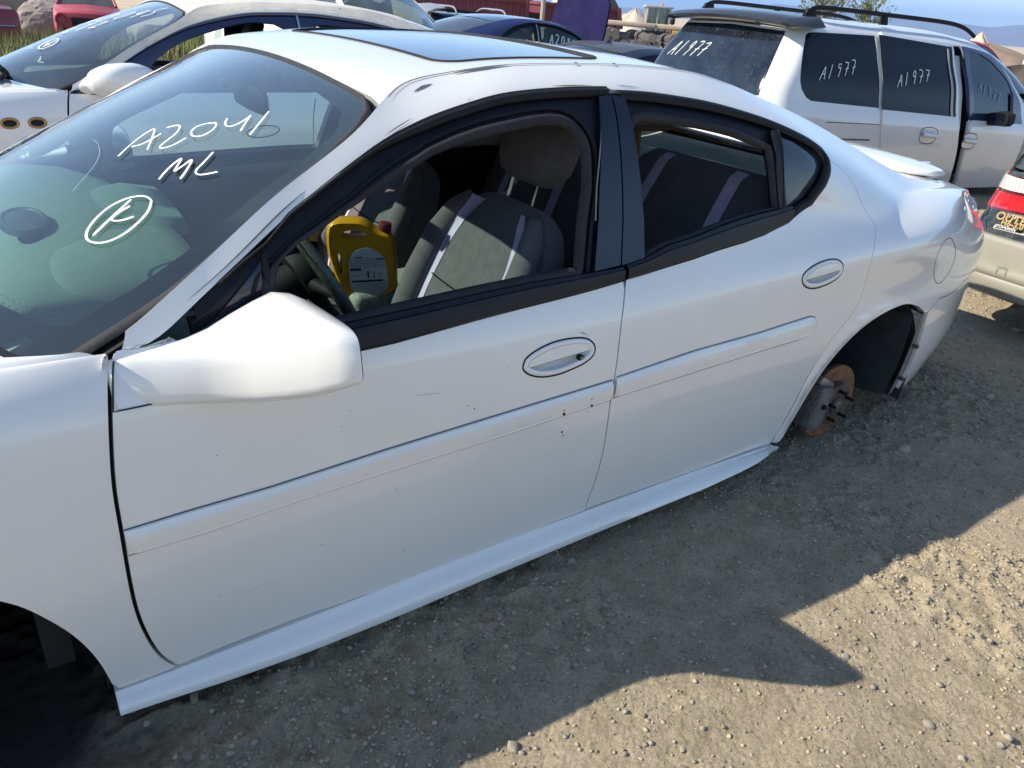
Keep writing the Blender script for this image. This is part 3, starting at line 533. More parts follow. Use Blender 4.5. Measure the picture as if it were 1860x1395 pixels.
DARK = mat('black_plastic', (.009, .009, .010), .65, spec=.25, vary=.3, scale=15, bump=.1, bscale=200)
UNDER = mat('underbody_black', (.018, .018, .018), .85, vary=.5, scale=7)
CLOTH = mat('charcoal_seat_cloth', (.125, .115, .122), .95, vary=.22, scale=30, bump=.35, bscale=500, sheen=.1)
LILAC = mat('lilac_seat_stripe', (.55, .49, .66), .9, vary=.15, scale=30, bump=.2, bscale=500)
DASH = mat('grey_green_dash', (.21, .25, .22), .75, vary=.1, scale=25, bump=.25, bscale=350)
CONS = mat('mottled_console', (.30, .31, .25), .7, col2=(.17, .19, .15), scale=70, bump=.2, bscale=300)
HEADL = mat('headliner', (.30, .29, .27), .95)
GLASS_W = glass('windshield_glass', (.56, .76, .70), dust=.026, dustcol=(.55, .66, .68), dust_scale=2.2)
GLASS_S = glass('side_glass', (.35, .42, .42), dust=.05)
GLASS_D = glass('smoked_glass', (.10, .13, .15), dust=.03)
CHALK = mat('paint_marker', (.80, .80, .72), .8, vary=.15, scale=60)
SEAM_0 = None; RUST = mat('rusted_iron', (.30, .13, .045), .8, col2=(.10, .05, .03), scale=26, bump=.4, bscale=90)
RUSTD = mat('dark_rusted_iron', (.11, .075, .06), .75, col2=(.05, .04, .035), scale=30, bump=.4, bscale=90)
STEEL = mat('worn_steel', (.30, .28, .26), .5, metal=.7, vary=.4, scale=20)
CHROME = mat('chrome', (.65, .65, .65), .12, metal=1.)
CHALKF = mat('faint_scratch', (.35, .40, .42), .8); REDL = mat('red_lens', (.50, .012, .015), .12, coat=1.); AMBL = mat('amber_lens', (.75, .22, .015), .12, coat=1.); CLRL = mat('clear_lens', (.62, .60, .55), .15, coat=1.)
# ---------------------------------------------------------------- the stripped white sedan in front
SEAM_ = mat('seam_grey', (.10, .10, .10), .8)
class Sub:
    """a surface laid a set distance off another one"""
    def __init__(s, base, off): s.b = base; s.o = off
    def __call__(s, S, U): return s.b(S, U)+s.b.normal(S, U)*s.o
    def normal(s, S, U, e=.004): return s.b.normal(S, U, e)
cat_ = lambda *a: np.vstack([np.atleast_2d(x) for x in a])
rev = lambda a: a[::-1]
def crs(P, step=.012):
    """smooth curve through open polyline points"""
    P = np.asarray(P, float); t = np.concatenate([[0], np.cumsum(np.linalg.norm(np.diff(P, axis=0), axis=1)**.5)]); n = max(3, int(np.linalg.norm(np.diff(P, axis=0), axis=1).sum()/step))
    M_ = natural_basis(t); D2 = M_ @ P; x = np.linspace(0, t[-1], n+1); j = np.clip(np.searchsorted(t, x)-1, 0, len(t)-2); h = (t[j+1]-t[j])[:, None]; a = (t[j+1]-x)[:, None]/h; b = 1-a
    return a*P[j]+b*P[j+1]+((a**3-a)*D2[j]+(b**3-b)*D2[j+1])*h*h/6
sedan = thing('sedan', 'stripped white four-door sedan without wheels, nearest car, marked A2041 ML on its windshield', 'car')
WHITE_PARTS = []
def both(o): WHITE_PARTS.append(o); mirror_copy(o, 1.875, sedan); return o
# front door skin
door_top = cat_(rev(D['belt_f']), )
gap = crs(D['gap'], .03); df = crs(D['dfront']); db = D['dbot']
lowf = db[:5].copy(); lowf[:, 1] = np.minimum(lowf[:, 1], .004)
fd = cat_(df[:-1], [(.503, .0)], lowf[1:], rev(gap[1:-1]), D['belt_f'][0], D['belt_f'][1:], [(.78, .66), (.66, .69), (.56, .71)])
def bump1(t): return np.clip(1-np.abs(t), 0, 1)
def sst(a, b, x): t = np.clip((x-a)/(b-a), 0, 1); return t*t*(3-2*t)
mt, mb = D['mould_t'], D['mould_b']
def relief_front(S, U):
    lo = np.interp(S, mb[:, 0], mb[:, 1]); hi = np.interp(S, mt[:, 0], mt[:, 1])
    return np.zeros(len(S))
def hinner(poly):
    P = smoothpoly(poly, 2)
    if area2(P) < 0: P = P[::-1]
    return inset(P, .013)
o = panel('front_door', fd, SIDE, PAINT, sedan, holes=[hinner(D['hand_f'])], step=.028, gap=.0022, thick=.02); FRONT_DOOR = o
mirror_copy(o, 1.875, sedan)
# rear door skin: belt, quarter-window curl, shut line, arch, sill
dc = crs(D['dcut_r'], .02); fr = D['frame_out_r']
i_end = 8    # lowest-rearmost tip of the black frame
rd = cat_(D['frame_out_r'][-1], gap[1:-1], [(1.592, .002)], [(1.617, .004), (2.042, .0), (2.283, .006), (2.40, .0)], rev(dc), fr[8:-1])
REAR_DOOR = panel('rear_door', rd, SIDE, PAINT, sedan, holes=[hinner(D['hand_r'])], step=.028, gap=.0022, thick=.02); mirror_copy(REAR_DOOR, 1.875, sedan)
# body side: pillars, roof rail and quarter in one stamping
rail_low = cat_(D['frame_out'], fr[:8])
arch = crs(D['arch_r'], .02)
pill = D['pill_in'].copy(); pill[:, 1] = np.clip(pill[:, 1], 0, 1.27)
bs = D['bseam']
rail_ = cat_([(.50, 1.15), (.54, 1.15), (.58, 1.15)], [(x_, 1.15) for x_ in np.arange(.62, .95, .04)], D['frame_out'][8:], fr[:8])
quarter = cat_([(.478, 1.0), (.485, 1.14)], rail_, dc[:-1], [(2.425, -.0)], [(2.452, .0)], arch[np.hypot(arch[:, 0]-2.466, arch[:, 1]+.0) > .08][:0] if 0 else [p for p in arch if p[1] > .06 and not (p[0] > 3.05 and p[1] < .372)],
               [(3.150, .377)], bs[1:], [(3.70, .47), (3.80, .475), (3.93, .50), (3.937, .62), (3.93, .80), (3.84, .82), (3.84, 1.0), (3.84, 1.27)],
               [(x, 1.27) for x in np.arange(3.75, .47, -.04)])
def relief_quarter(S, U):
    # rolled lip round the wheel opening
    d = np.hypot((S-2.83)/1.0, (U-.06)/1.0); r = .372
    return .007*np.exp(-((d-r)/.022)**2)*(U < .5)
QUARTER = panel('body_side', quarter, SIDE, PAINT, sedan, step=.026, thick=.022, relief=relief_quarter); mirror_copy(QUARTER, 1.875, sedan)
# front fender and fascia
archf = crs(D['arch_f'][:7])
ac = (-.02, .03); ra = .383
af_front = [(ac[0]+ra*math.cos(a), max(0, ac[1]+ra*math.sin(a))) for a in np.radians(np.arange(62, 186, 8))]
fender = cat_(rev(df)+[-.006, 0], )
fender = cat_([(.476, .742)], df[:-1]-[.004, 0], [(.497, .0)], [(.386, .0)], rev(archf), af_front, [(-.45, .0), (-.85, .0), (-.85, 1.27)], [(x, 1.27) for x in np.arange(-.8, .36, .1)], [(.36, 1.27), (.43, 1.27), (.455, 1.15), (.468, .9)])
FENDER = panel('front_fender', fender, SIDE, PAINT, sedan, step=.03, gap=.001, thick=.02); mirror_copy(FENDER, 1.875, sedan)
fb = [(-.855, .0), (-.855, .75), (-.9, .9), (-1.3, .9), (-2.0, .9), (-2.0, .0)]
o = panel('front_bumper', fb, SIDE, PAINT, sedan, step=.05, thick=.02); mirror_copy(o, 1.875, sedan)
rb = cat_([(3.154, .372)], bs[1:]-[0, .005], [(3.70, .465), (3.82, .47), (4.10, .47), (4.64, .47), (4.64, .0), (3.24, .0)], [(3.196, .025), (3.211, .097), (3.188, .209), (3.168, .309)])
o = panel('rear_bumper', rb, SIDE, PAINT, sedan, step=.035, thick=.02, gap=.001); mirror_copy(o, 1.875, sedan)
panel('lamp_bezel', [(3.945, .48), (3.945, .79), (4.01, .79), (4.01, .48)], SIDE, SATIN, sedan, step=.03, off=.002, thick=.01)
strip('lamp_edge', [(3.955, .50), (3.955, .78)], .010, SIDE, CHROME, sedan, off=.003)
SMOKR = mat('smoked_red_lens', (.10, .008, .014), .2, coat=.5)
tl = [(4.0, .50), (4.0, .62), (4.0, .76), (3.92, .80), (4.15, .72), (4.18, .60), (4.12, .50), (3.95, .48)]
o = panel('tail_light', tl, SIDE, SMOKR, sedan, step=.03, off=.004, thick=.03); mirror_copy(o, 1.875, sedan)
rp = [(3.91, .50), (4.12, .50), (4.18, .60), (4.64, .60), (4.64, .47), (3.82, .47)]
o = panel('rear_panel', [(4.12, .48), (4.19, .60), (4.16, .73), (3.95, .81), (3.85, .83), (3.85, 1.27), (4.64, 1.27), (4.64, .48)], SIDE, PAINT, sedan, step=.04, thick=.02); mirror_copy(o, 1.875, sedan)
# hood, roof, deck, glass
panel('hood', [(-.98, .0), (.33, .0), (.25, .10), (.12, .30), (.05, .61), (.12, .92), (.25, 1.12), (.33, 1.22), (-.98, 1.22)], HOOD, PAINT, sedan, step=.05, thick=.03)
panel('cowl_panel', [(.365, .0), (.33, .0), (.25, .10), (.12, .30), (.05, .61), (.12, .92), (.25, 1.12), (.33, 1.22), (.365, 1.22), (.29, 1.12), (.155, .92), (.085, .61), (.155, .30), (.29, .10)], HOOD, DARK, sedan, step=.06, off=-.012, thick=.02)
RU = D['sun_near']
def rsq(x0, x1, y0, y1, r, n=5):
    out = []
    for cx, cy, a0 in ((x0+r, y0+r, 180), (x1-r, y0+r, 270), (x1-r, y1-r, 0), (x0+r, y1-r, 90)):
        out += [(cx+r*math.cos(math.radians(a0+90*i/n)), cy+r*math.sin(math.radians(a0+90*i/n))) for i in range(n+1)]
    return np.array(out)
sun_o = rsq(1.292, 1.80, .088, 1.132, .07)
hdr_ = [(1.062, .0), (1.068, .05), (1.066, .2), (1.066, .40), (1.067, .61), (1.066, .82), (1.066, 1.02), (1.068, 1.17), (1.062, 1.22)]
roof = cat_(hdr_, [(x, 1.216) for x in np.arange(1.15, 2.26, .1)], [(2.30, 1.216), (2.345, 1.0), (2.37, .61), (2.345, .22), (2.30, .004)], [(x, .004) for x in np.arange(2.25, 1.1, -.1)])
ROOF = panel('roof', roof, TOP, PAINT, sedan, holes=[sun_o], step=.03, off=-.001, thick=.02, flip=1.)
SUNG = mat('sunroof_glass', (.020, .035, .075), .06, coat=1., vary=.5, scale=5, spec=.8)
sr = panel('sunroof', inset(sun_o, .006), TOP, SUNG, sedan, step=.04, off=-.003, thick=.012)
strip('sunroof_seal', inset(sun_o, .004), .012, TOP, RUBBER_GREY, sr, off=-.004, closed=True, h=.006)
bl = [(2.31, .02), (2.355, .22), (2.38, .61), (2.355, 1.0), (2.31, 1.20), (2.7, 1.205), (3.07, 1.19), (3.16, 1.0), (3.20, .61), (3.16, .22), (3.07, .03), (2.7, .015)]
panel('rear_window', bl, TOP, GLASS_S, sedan, step=.06, off=-.006, thick=0)
panel('trunk_lid', [(3.08, .01), (3.17, .22), (3.21, .61), (3.17, 1.0), (3.08, 1.21), (3.5, 1.216), (3.95, 1.216), (3.95, .004), (3.5, .004)], TOP, PAINT, sedan, step=.05, off=-.002, thick=.02)
ditch = [(1.085, 1.262), (1.12, 1.266)]+[(x_, 1.268) for x_ in np.arange(1.18, 2.25, .06)]
strip('roof_seam', ditch, .0030, SIDE, SEAM_, sedan, off=.0022)
strip('roof_dent', [(1.150, 1.235), (1.175, 1.240), (1.200, 1.242)], [.002, .009, .002], SIDE, SEAM_, sedan, off=.0012)
strip('roof_dent', [(1.27, 1.262), (1.34, 1.264), (1.42, 1.266)], [.003, .011, .002], SIDE, SEAM_, sedan, off=.0026)
for x_ in (1.62, 1.745): strip('roof_clip', [(x_, 1.262), (x_+.004, 1.285 if 0 else 1.27)], .010, SIDE, SEAM_, sedan, off=.004)
# deck spoiler
sp = []
for y in np.linspace(.385, 1.49, 25):
    e = min(1, (y-.37)/.12, (1.505-y)/.12); e = max(.12, e)**.5; k = abs(y-.9375)/.58; zc = 1.050-.030*k*k; xc = 3.68-.04*k*k
    sp.append(sring((xc, y, zc-.012*e), (1, 0, -.03), (0, 0, 1),   .155*e+.01, .021*e+.004, 18, 2.2))
loftm('spoiler', sp, PAINT, sedan, angle=70)
for y in (.50, 1.375): box('spoiler_foot', (3.68, y, 1.015), (.16, .05, .06), PAINT, sedan, bev=.012)
# windshield: pane, black print round its rim, rubber
wo = [(0.0, .0), (0., .2), (0., .61), (0., 1.02), (0., 1.22), (.3, 1.218), (.6, 1.218), (.93, 1.215), (.985, 1.19), (1., 1.12), (1., .61), (1., .10), (.985, .03), (.93, .005), (.6, .002), (.3, .002)]
WS = panel('windshield', wo, WIND, GLASS_W, sedan, step=.045, off=-.004, thick=0)
fi = D['frit_in']
near = fi[3:]; fb_ = float(fi[1:4, 0].mean()); inner = cat_([(fb_, .30), (fb_, .61), (fb_, .92)], [(a, 1.22-b) for a, b in near], [(.93, 1.12), (.95, .90), (.955, .61), (.95, .30), (.93, .09)], rev(near))
FRIT = mat('windshield_border_print', (.012, .014, .018), .5)
panel('border_band', wo, WIND, FRIT, WS, holes=[inner], step=.035, off=-.010, thick=0)
dots = []
for i in range(90):
    for j in range(3):
        u = .05+i*.0125+(j % 2)*.006; s = fb_+.002+j*.010
        if .02 < u < 1.20: dots.append((s+(.012 if u < .09 or u > 1.13 else 0), u, .0024-.0006*j))
def decal_dots(name, pts, surf, m, parent, off, n=6):
    V = []; F = []
    for (s, u, r) in pts:
        a = np.arange(n)/n*2*np.pi; c = surf(np.array([s]), np.array([u]))[0]; N_ = surf.normal(np.array([s]), np.array([u]))[0]
        t = np.cross(N_, [0, 0, 1.]); t /= np.linalg.norm(t); b = np.cross(N_, t); k = len(V)
        V += list(c+N_*off+np.cos(a)[:, None]*t*r+np.sin(a)[:, None]*b*r); F.append(tuple(range(k, k+n)))
    return mesh(name, V, F, m, parent, smooth=False)
dd = decal_dots('border_dots', dots, WIND, FRIT, WS, -.009); dd['kind'] = 'stuff'
rubline = cat_([(-.0, -.004)], [(.05, -.004)], [(.3, -.004), (.6, -.004), (.9, -.004), (.965, .012), (1.0, .06)], [(1.003, .12), (1.003, .3), (1.003, .61), (1.003, .92), (1.003, 1.10), (1.0, 1.16), (.965, 1.208), (.9, 1.224), (.6, 1.224), (.3, 1.224), (.05, 1.224)])
strip('windshield_seal', rubline, .020, WIND, RUBBER_GREY, sedan, off=-.004, h=.007, round_=True, step=.03)
strip('seal_gap', rubline+[(0.0, .0)], .040, WIND, DARK, sedan, off=-.012, step=.03)
# cowl and wipers at the base
for y0, y1, xa in ((.62, 1.02, .06), (1.10, 1.50, .04)):
    tube('wiper_arm', [(xa, y0, .925), (xa+.03, (y0+y1)/2, .945), (xa+.06, y1, .955)], .006, DARK, sedan)
    tube('wiper_blade', [(xa+.05, y0+.02, .935), (xa+.06, (y0+y1)/2, .96), (xa+.05, y1+.05, .95)], .007, RUBBER, sedan)
# paint-marker writing on the windshield
def write(name, keys, surf, parent, w=.0046, off=.0015, mt_=None, taper=True):
    objs = []
    bmall_V, bmall_F = [], []
    for k in keys:
        L = smoothpoly(D[k] if isinstance(k, str) else k, 2, closed=False)
        L = resample(L, .006, False); n = len(L); T = np.gradient(L, axis=0); T /= np.linalg.norm(T, axis=1)[:, None]+1e-9; Nn = np.stack([-T[:, 1], T[:, 0]], -1)
        rs = np.random.RandomState(n); ww = w*(.75+.5*np.convolve(rs.rand(n+8), np.ones(9)/9, 'valid')); ww[0] *= .5; ww[-1] *= .4
        k0 = len(bmall_V)
        for sgn in (-.5, .5):
            Q = L+Nn*(ww*sgn)[:, None]; bmall_V += list(surf(Q[:, 0], Q[:, 1])+surf.normal(Q[:, 0], Q[:, 1])*off)
        bmall_F += [(k0+i, k0+i+1, k0+n+i+1, k0+n+i) for i in range(n-1)]
    return mesh(name, bmall_V, bmall_F, mt_ or CHALK, parent)
for g_ in (['A1', 'A2'], ['Two'], ['Zero'], ['Four1', 'Four2'], ['One'], ['M'], ['L'], ['Ring'], ['K1'], ['K2']): write('marker_writing', g_, WIND, WS)
for g_ in ('Scr',): write('scratch', [g_], WIND, WS, w=.0009, off=.001, mt_=CHALKF)
# mouldings on the doors
def moulding(name, top, bot, parent, surf=SIDE):
    """sculpted rub strip: bevel, flat, lip"""
    xs = np.linspace(max(top[0, 0], bot[0, 0]), min(top[-1, 0], bot[-1, 0]), 60)
    prof = [(0, 0), (.03, .006), (.14, .0085), (.24, .012), (.60, .0125), (.80, .0115), (.86, .007), (.92, .008), (.97, .006), (1, 0)]
    secs = []
    for x in xs:
        t = np.interp(x, top[:, 0], top[:, 1]); b = np.interp(x, bot[:, 0], bot[:, 1]); e = min(1, (x-xs[0])/.02+.5) if name else 1
        U = np.array([t+(b-t)*a for a, h in prof]); h = np.array([h for a, h in prof])*e; S = np.full(len(U), x)
        secs.append(surf(S, U)+surf.normal(S, U)*(h-.0005)[:, None])
    o = loftm(name, secs, PAINT, parent, close=False, caps=False, angle=28)
    return o
o = moulding('door_moulding', mt[:-1].tolist() and np.vstack([mt[:-1], [(1.588, mt[-1, 1])]]), np.vstack([mb[:-1], [(1.592, mb[-1, 1])]]), FRONT_DOOR)
m_ = D['mould_rt']
xs_ = np.array([1.602, 1.886, 2.16, 2.28, 2.36, 2.40, 2.425, 2.434])
tp = np.array([(x, np.interp(x, m_[:5, 0], m_[:5, 1])) for x in xs_]); tp[-2:, 1] = (.475, .457); lw = np.array([(x, np.interp(x, m_[::-1][:6, 0], m_[::-1][:6, 1])) for x in xs_]); lw[-3:, 1] = (.418, .432, .452)
moulding('door_moulding', tp, lw, REAR_DOOR)
def outline(name, poly, surf, m, parent, w=.0035, off=.0006, closed=True):
    return strip(name, poly, w, surf, m, parent, off=off, closed=closed, step=.012)
SEAM = mat('dark_seam', (.03, .03, .032), .8)
outline('moulding_seam', cat_(mt+[0, .0015]), SIDE, SEAM, FRONT_DOOR, w=.0024, off=.0016, closed=False); outline('moulding_seam', mb-[0, .001], SIDE, SEAM_, FRONT_DOOR, w=.0016, off=.0016, closed=False)
outline('moulding_seam', cat_(tp+[0, .0015], rev(lw)-[0, .001]), SIDE, SEAM, REAR_DOOR, w=.002, off=.0016, closed=False)
# door handles: oval bezel, cupped pocket, pull flap
def handle(poly, pull, parent, key=None):
    P = smoothpoly(poly, 2); 
    if area2(P) < 0: P = P[::-1]
    c = P.mean(0)
    root = outline('handle', P, SIDE, DARK, parent, w=.0042, off=.0008)
    strip('bezel', inset(P, .0085), .013, SIDE, PAINT, root, off=.0006, closed=True, h=.0035, round_=True, step=.01)
    In = inset(P, .013); cc = In.mean(0)
    a, b = pull[0], pull[1]; ab = (b-a)/np.linalg.norm(b-a); nn = np.array([-ab[1], ab[0]])
    side_ = ((In-a)*nn).sum(1)
    upm = (In-a)@nn
    # pull flap: the part above the pull edge, standing proud
    upper = []; n = len(In)
    for i in range(n):
        p, q = In[i], In[(i+1) % n]; dp, dq = upm[i], upm[(i+1) % n]
        if dp >= 0: upper.append(p)
        if dp*dq < 0: upper.append(p+(q-p)*dp/(dp-dq))
    panel('pull_flap', inset(np.array(upper), .001), SIDE, PAINT, root, step=.008, off=.0042, thick=.010)
    outline('flap_seam', np.array(upper), SIDE, SEAM, root, w=.0022, off=.0016)
    # pocket: concave dish
    rings = []
    for k, t in enumerate((1, .9, .75, .55, .3, .05)):
        Q = cc+(In-cc)*t; d = -.024*(1-t*t)**.5 if t < 1 else 0.
        rings.append(SIDE(Q[:, 0], Q[:, 1])+SIDE.normal(Q[:, 0], Q[:, 1])*(d+.0012))
    loftm('pocket', rings, PAINT, root, caps=False, angle=60)
    if key is not None:
        q = SIDE(key[:, 0], key[:, 1])[0]; nq = SIDE.normal(key[:, 0], key[:, 1])[0]
        cyl('key_lock', q-nq*.01, q+nq*.0022, .0085, DARK, root, bev=.001)
        cyl('lock_core', q, q+nq*.003, .0050, STEEL, root)
    return root
handle(D['hand_f'], D['pull_f'], FRONT_DOOR, D['key']); handle(D['hand_r'], D['pull_r'], REAR_DOOR)
fd_ = outline('fuel_door', smoothpoly(D['fuel'], 1), SIDE, SEAM, QUARTER, w=.0022, off=.0006)
for (x, u), r in zip(D['chips'], (.003, .0015, .0028, .0014, .003, .002, .002, .0015)):
    pass
SCUFF = mat('paint_scuff', (.50, .49, .48), .7, vary=.3, scale=200); SCL = mat('pale_scratch', (.82, .82, .82), .5)
for a_, b_, w_, m__ in (((1.475, .585), (1.500, .572), .004, SCUFF), ((1.455, .572), (1.462, .563), .003, SCUFF), ((1.40, .540), (1.404, .528), .005, SCUFF), ((1.44, .535), (1.441, .515), .003, SCUFF), ((1.36, .60), (1.40, .588), .001, SCL), ((1.02, .52), (1.09, .512), .0012, SCUFF), ((.80, .545), (1.0, .56), .0008, SCL),
        ((1.30, .50), (1.46, .535), .0007, SCL), ((.62, .14), (.70, .15), .0009, SCUFF), ((.98, .30), (.99, .285), .003, SCUFF)):
    strip('scuff', [a_, b_], [w_*.3, w_, w_*.5], SIDE, m__, FRONT_DOOR, off=.0007)
for a_, b_, w_ in (((1.05, 1.165), (1.12, 1.17), .004), ((1.50, 1.163), (1.62, 1.160), .005), ((1.26, 1.162), (1.275, 1.168), .006), ((1.70, 1.162), (1.78, 1.160), .003)):
    strip('chipped_edge', [a_, b_], [w_*.2, w_, w_*.7, w_*.1], SIDE, SEAM_, QUARTER, off=.0012)
rq9 = np.random.RandomState(17); sp9 = [(rq9.uniform(.48, 2.5), rq9.uniform(.02, .62), rq9.uniform(.0006, .0016)) for _ in range(90)]; sp9 = [p for p in sp9 if pip(fd, np.array([p[:2]]))[0]]
decal_dots('fine_specks', sp9, SIDE, SEAM_, FRONT_DOOR, .0007)['kind'] = 'stuff'
decal_dots('paint_chip', [(x, u, r) for (x, u), r in zip(D['chips'], (.0045, .002, .004, .002, .0035, .0025, .002, .0015))], SIDE, DARK, FRONT_DOOR, .0135)['kind'] = 'stuff'
# front door frame, belts, weatherstrips
belt_poly = cat_(D['belt_f'][0], D['belt_f'][1:], [(.78, .655), (.66, .688), (.56, .708)], [(.60, .722), (.763, .708), (.893, .711)], D['beltin_f'][1:], [(1.627, .74)])
ff = cat_(D['frame_out'][2:], [(1.665, 1.15)], [(1.66, 1.0), (1.645, .8), (1.63, .70)], D['belt_f'][1:], [(.78, .655), (.66, .685), (.615, .70)])
opf = D['open_f']
if area2(opf) < 0: opf = opf[::-1]
WF = panel('window_frame', ff, SIDE, SATIN, FRONT_DOOR, holes=[inset(opf, -.012)], step=.03, off=-.014, thick=.02)
o = strip('weatherstrip', opf, .030, SIDE, RUBBER_GREY, WF, off=-.010, closed=True, h=.012, round_=True)
fo = cat_(D['frame_out'][3:], [(1.664, 1.152)])
strip('drip_moulding', fo-[0, .013], .025, SIDE, RUBBER, WF, off=-.006, h=.010, round_=True)
strip('drip_groove', fo-[0, -.001], .006, SIDE, DARK, WF, off=.001)
strip('run_channel', inset(opf, -.030), .012, SIDE, DARK, WF, off=-.013, closed=True, h=.006)
BELT = mat('belt_moulding_black', (.006, .009, .016), .35, spec=.25, vary=.4, scale=14)
blf = cat_([(.60, .70)], [(.78, .660)], rev(D['belt_f']))
def belt(name, low, high, parent):
    xs = np.linspace(low[:, 0].min(), low[:, 0].max(), 50); secs = []
    prof = [(0, 0.0), (.08, .006), (.45, .011), (.70, .012), (.74, .008), (.92, .007), (1.0, -.004), (1.06, -.02)]
    for x in xs:
        a = np.interp(x, low[:, 0], low[:, 1]); b = np.interp(x, high[:, 0], high[:, 1]); U = np.array([a+(b-a)*t for t, h in prof]); S = np.full(len(U), x)
        secs.append(SIDE(S, U)+SIDE.normal(S, U)*np.array([h for t, h in prof])[:, None])
    return loftm(name, secs, BELT, parent, close=False, caps=False, angle=30)
belt('belt_moulding', blf, D['beltin_f'], FRONT_DOOR)
flow = rev(fr[9:]); flow[0] = (1.641, .7)
# rear belt follows the curl of the frame
bl_hi = cat_(D['beltin_r'][:4], [(2.234, .838)], [(2.30, .855)])
fr_out = fr.copy()
RF = panel('window_frame', cat_(fr, gap[0], [(1.665, .9), (1.68, 1.147)]), SIDE, SATIN, REAR_DOOR, holes=[inset(D['open_r'] if area2(D['open_r']) > 0 else D['open_r'][::-1], -.010)], step=.03, off=-.014, thick=.02)
belt('belt_moulding', cat_(flow[:6], [(2.30, .80)]), bl_hi, REAR_DOOR)
fo2 = smoothpoly(fr[:13], 1, closed=False)
strip('drip_moulding', inset(cat_(fr, gap[0]), .016)[:-4] if area2(fr) > 0 else inset(cat_(fr, gap[0])[::-1], .016)[4:], .030, SIDE, RUBBER, RF, off=-.004, h=.010, round_=True)
opr = D['open_r'] if area2(D['open_r']) > 0 else D['open_r'][::-1]
strip('weatherstrip', inset(opr, -.006), .028, SIDE, RUBBER_GREY, RF, off=-.012, closed=True, h=.012, round_=True)
QG = glass('quarter_glass', (.16, .22, .25), dust=.10, dustcol=(.25, .38, .48)) 
panel('quarter_glass', inset(D['quarter'] if area2(D['quarter']) > 0 else D['quarter'][::-1], -.004), SIDE, QG, RF, step=.03, off=-.006, thick=0)
panel('quarter_backing', inset(D['quarter'] if area2(D['quarter']) > 0 else D['quarter'][::-1], -.004), SIDE, SATIN, RF, step=.03, off=-.0125, thick=0)
panel('window_divider', D['divider'], SIDE, SATIN, RF, step=.02, off=.004, thick=.02)
strip('divider_groove', [tuple((D['divider'][0]+D['divider'][1])/2), tuple((D['divider'][3]+D['divider'][4])/2)], .004, SIDE, DARK, RF, off=.0052)
panel('pillar_trim', inset(D['bp_f'], -.001) if area2(D['bp_f']) > 0 else inset(D['bp_f'][::-1], .001), SIDE, GLOSSBLK, FRONT_DOOR, step=.03, off=.002, thick=.016)
panel('pillar_trim', D['bp_r'], SIDE, GLOSSBLK, REAR_DOOR, step=.03, off=.002, thick=.016)
bpl = D['bp_f']; strip('bright_edge', [tuple(bpl[0]+[-.006, -.05]), tuple(bpl[-1]+[-.008, 0]), tuple(bpl[-2]+[-.008, 0])], .004, SIDE, STEEL, FRONT_DOOR, off=.001)
# sail glass ahead of the opening
sail = [(.585, .735), (.66, .82), (.735, .98), (.755, 1.03), (.752, .85), (.745, .715)]
panel('sail_glass', sail, SIDE, GLOSSBLK, FRONT_DOOR, step=.03, off=-.009, thick=.006)
strip('sail_seal', [(.762, 1.06), (.762, .85), (.752, .71)], .014, SIDE, RUBBER, FRONT_DOOR, off=-.008, h=.010, round_=True)
# far-side frames in black
ffm = panel('window_frame', ff, SIDE, SATIN, None, holes=[inset(opf, -.004)], step=.05, off=-.010, thick=.03)
ffm.parent = sedan; ffm.scale = (1, -1, 1); ffm.location = (0, 1.875, 0)
rfm = panel('window_frame', cat_(fr, gap[0], [(1.665, .9), (1.68, 1.147)]), SIDE, SATIN, None, holes=[inset(opr, -.004), inset(D['quarter'] if area2(D['quarter']) > 0 else D['quarter'][::-1], .004)], step=.05, off=-.010, thick=.03)
rfm.parent = sedan; rfm.scale = (1, -1, 1); rfm.location = (0, 1.875, 0)
for nm_, po_ in (('far_window', opr), ('far_quarter', D['quarter'])):
    gw = panel(nm_, po_, SIDE, GLASS_D, None, step=.08, off=-.012, thick=0); gw.name = 'rear_door_glass'; gw.parent = sedan; gw.scale = (1, -1, 1); gw.location = (0, 1.875, 0)
# mirror fairing and housing (driver's side)
MR = panel('door_mirror', smoothpoly(D['fairing'], 1), SIDE, PAINT, sedan, step=.02, off=.006, thick=.012)
def qring(x, IT, OT, OB, IB, e=3.0, n=32, tilt=0.):
    """four-cornered rounded section in the y-z plane at x (tilted back outward)"""
    a = np.arange(n)/n*2*np.pi; ca, sa = np.cos(a), np.sin(a); p = np.sign(ca)*np.abs(ca)**(2/e); q = np.sign(sa)*np.abs(sa)**(2/e); p = (p+1)/2; q = (q+1)/2
    IT, OT, OB, IB = map(lambda t: np.array(t, float), (IT, OT, OB, IB))
    P = (1-p)[:, None]*((1-q)[:, None]*OB+q[:, None]*OT)+p[:, None]*((1-q)[:, None]*IB+q[:, None]*IT)
    return np.stack([x-tilt*(P[:, 0]-.05), P[:, 0], P[:, 1]], -1)
MS_ = [(.468, (.075, .924), (.062, .926), (.034, .845), (.060, .845)), (.475, (.075, .925), (.052, .927), (.026, .843), (.065, .843)), (.51, (.075, .930), (.042, .931), (.016, .843), (.07, .843)), (.55, (.075, .938), (.024, .937), (.000, .843), (.07, .843)), (.60, (.08, .949), (-.002, .945), (-.020, .842), (.08, .840)),
       (.64, (.085, .962), (-.022, .954), (-.040, .842), (.085, .838)), (.68, (.085, .984), (-.062, .972), (-.080, .853), (.085, .845)), (.72, (.085, 1.004), (-.102, .992), (-.120, .866), (.085, .850)),
       (.755, (.085, 1.018), (-.135, 1.010), (-.155, .880), (.085, .855)), (.785, (.085, 1.010), (-.162, 1.020), (-.182, .898), (.085, .860)), (.805, (.08, .998), (-.175, 1.019), (-.196, .910), (.08, .865)), (.822, (.078, .986), (-.179, 1.012), (-.200, .915), (.078, .870))]
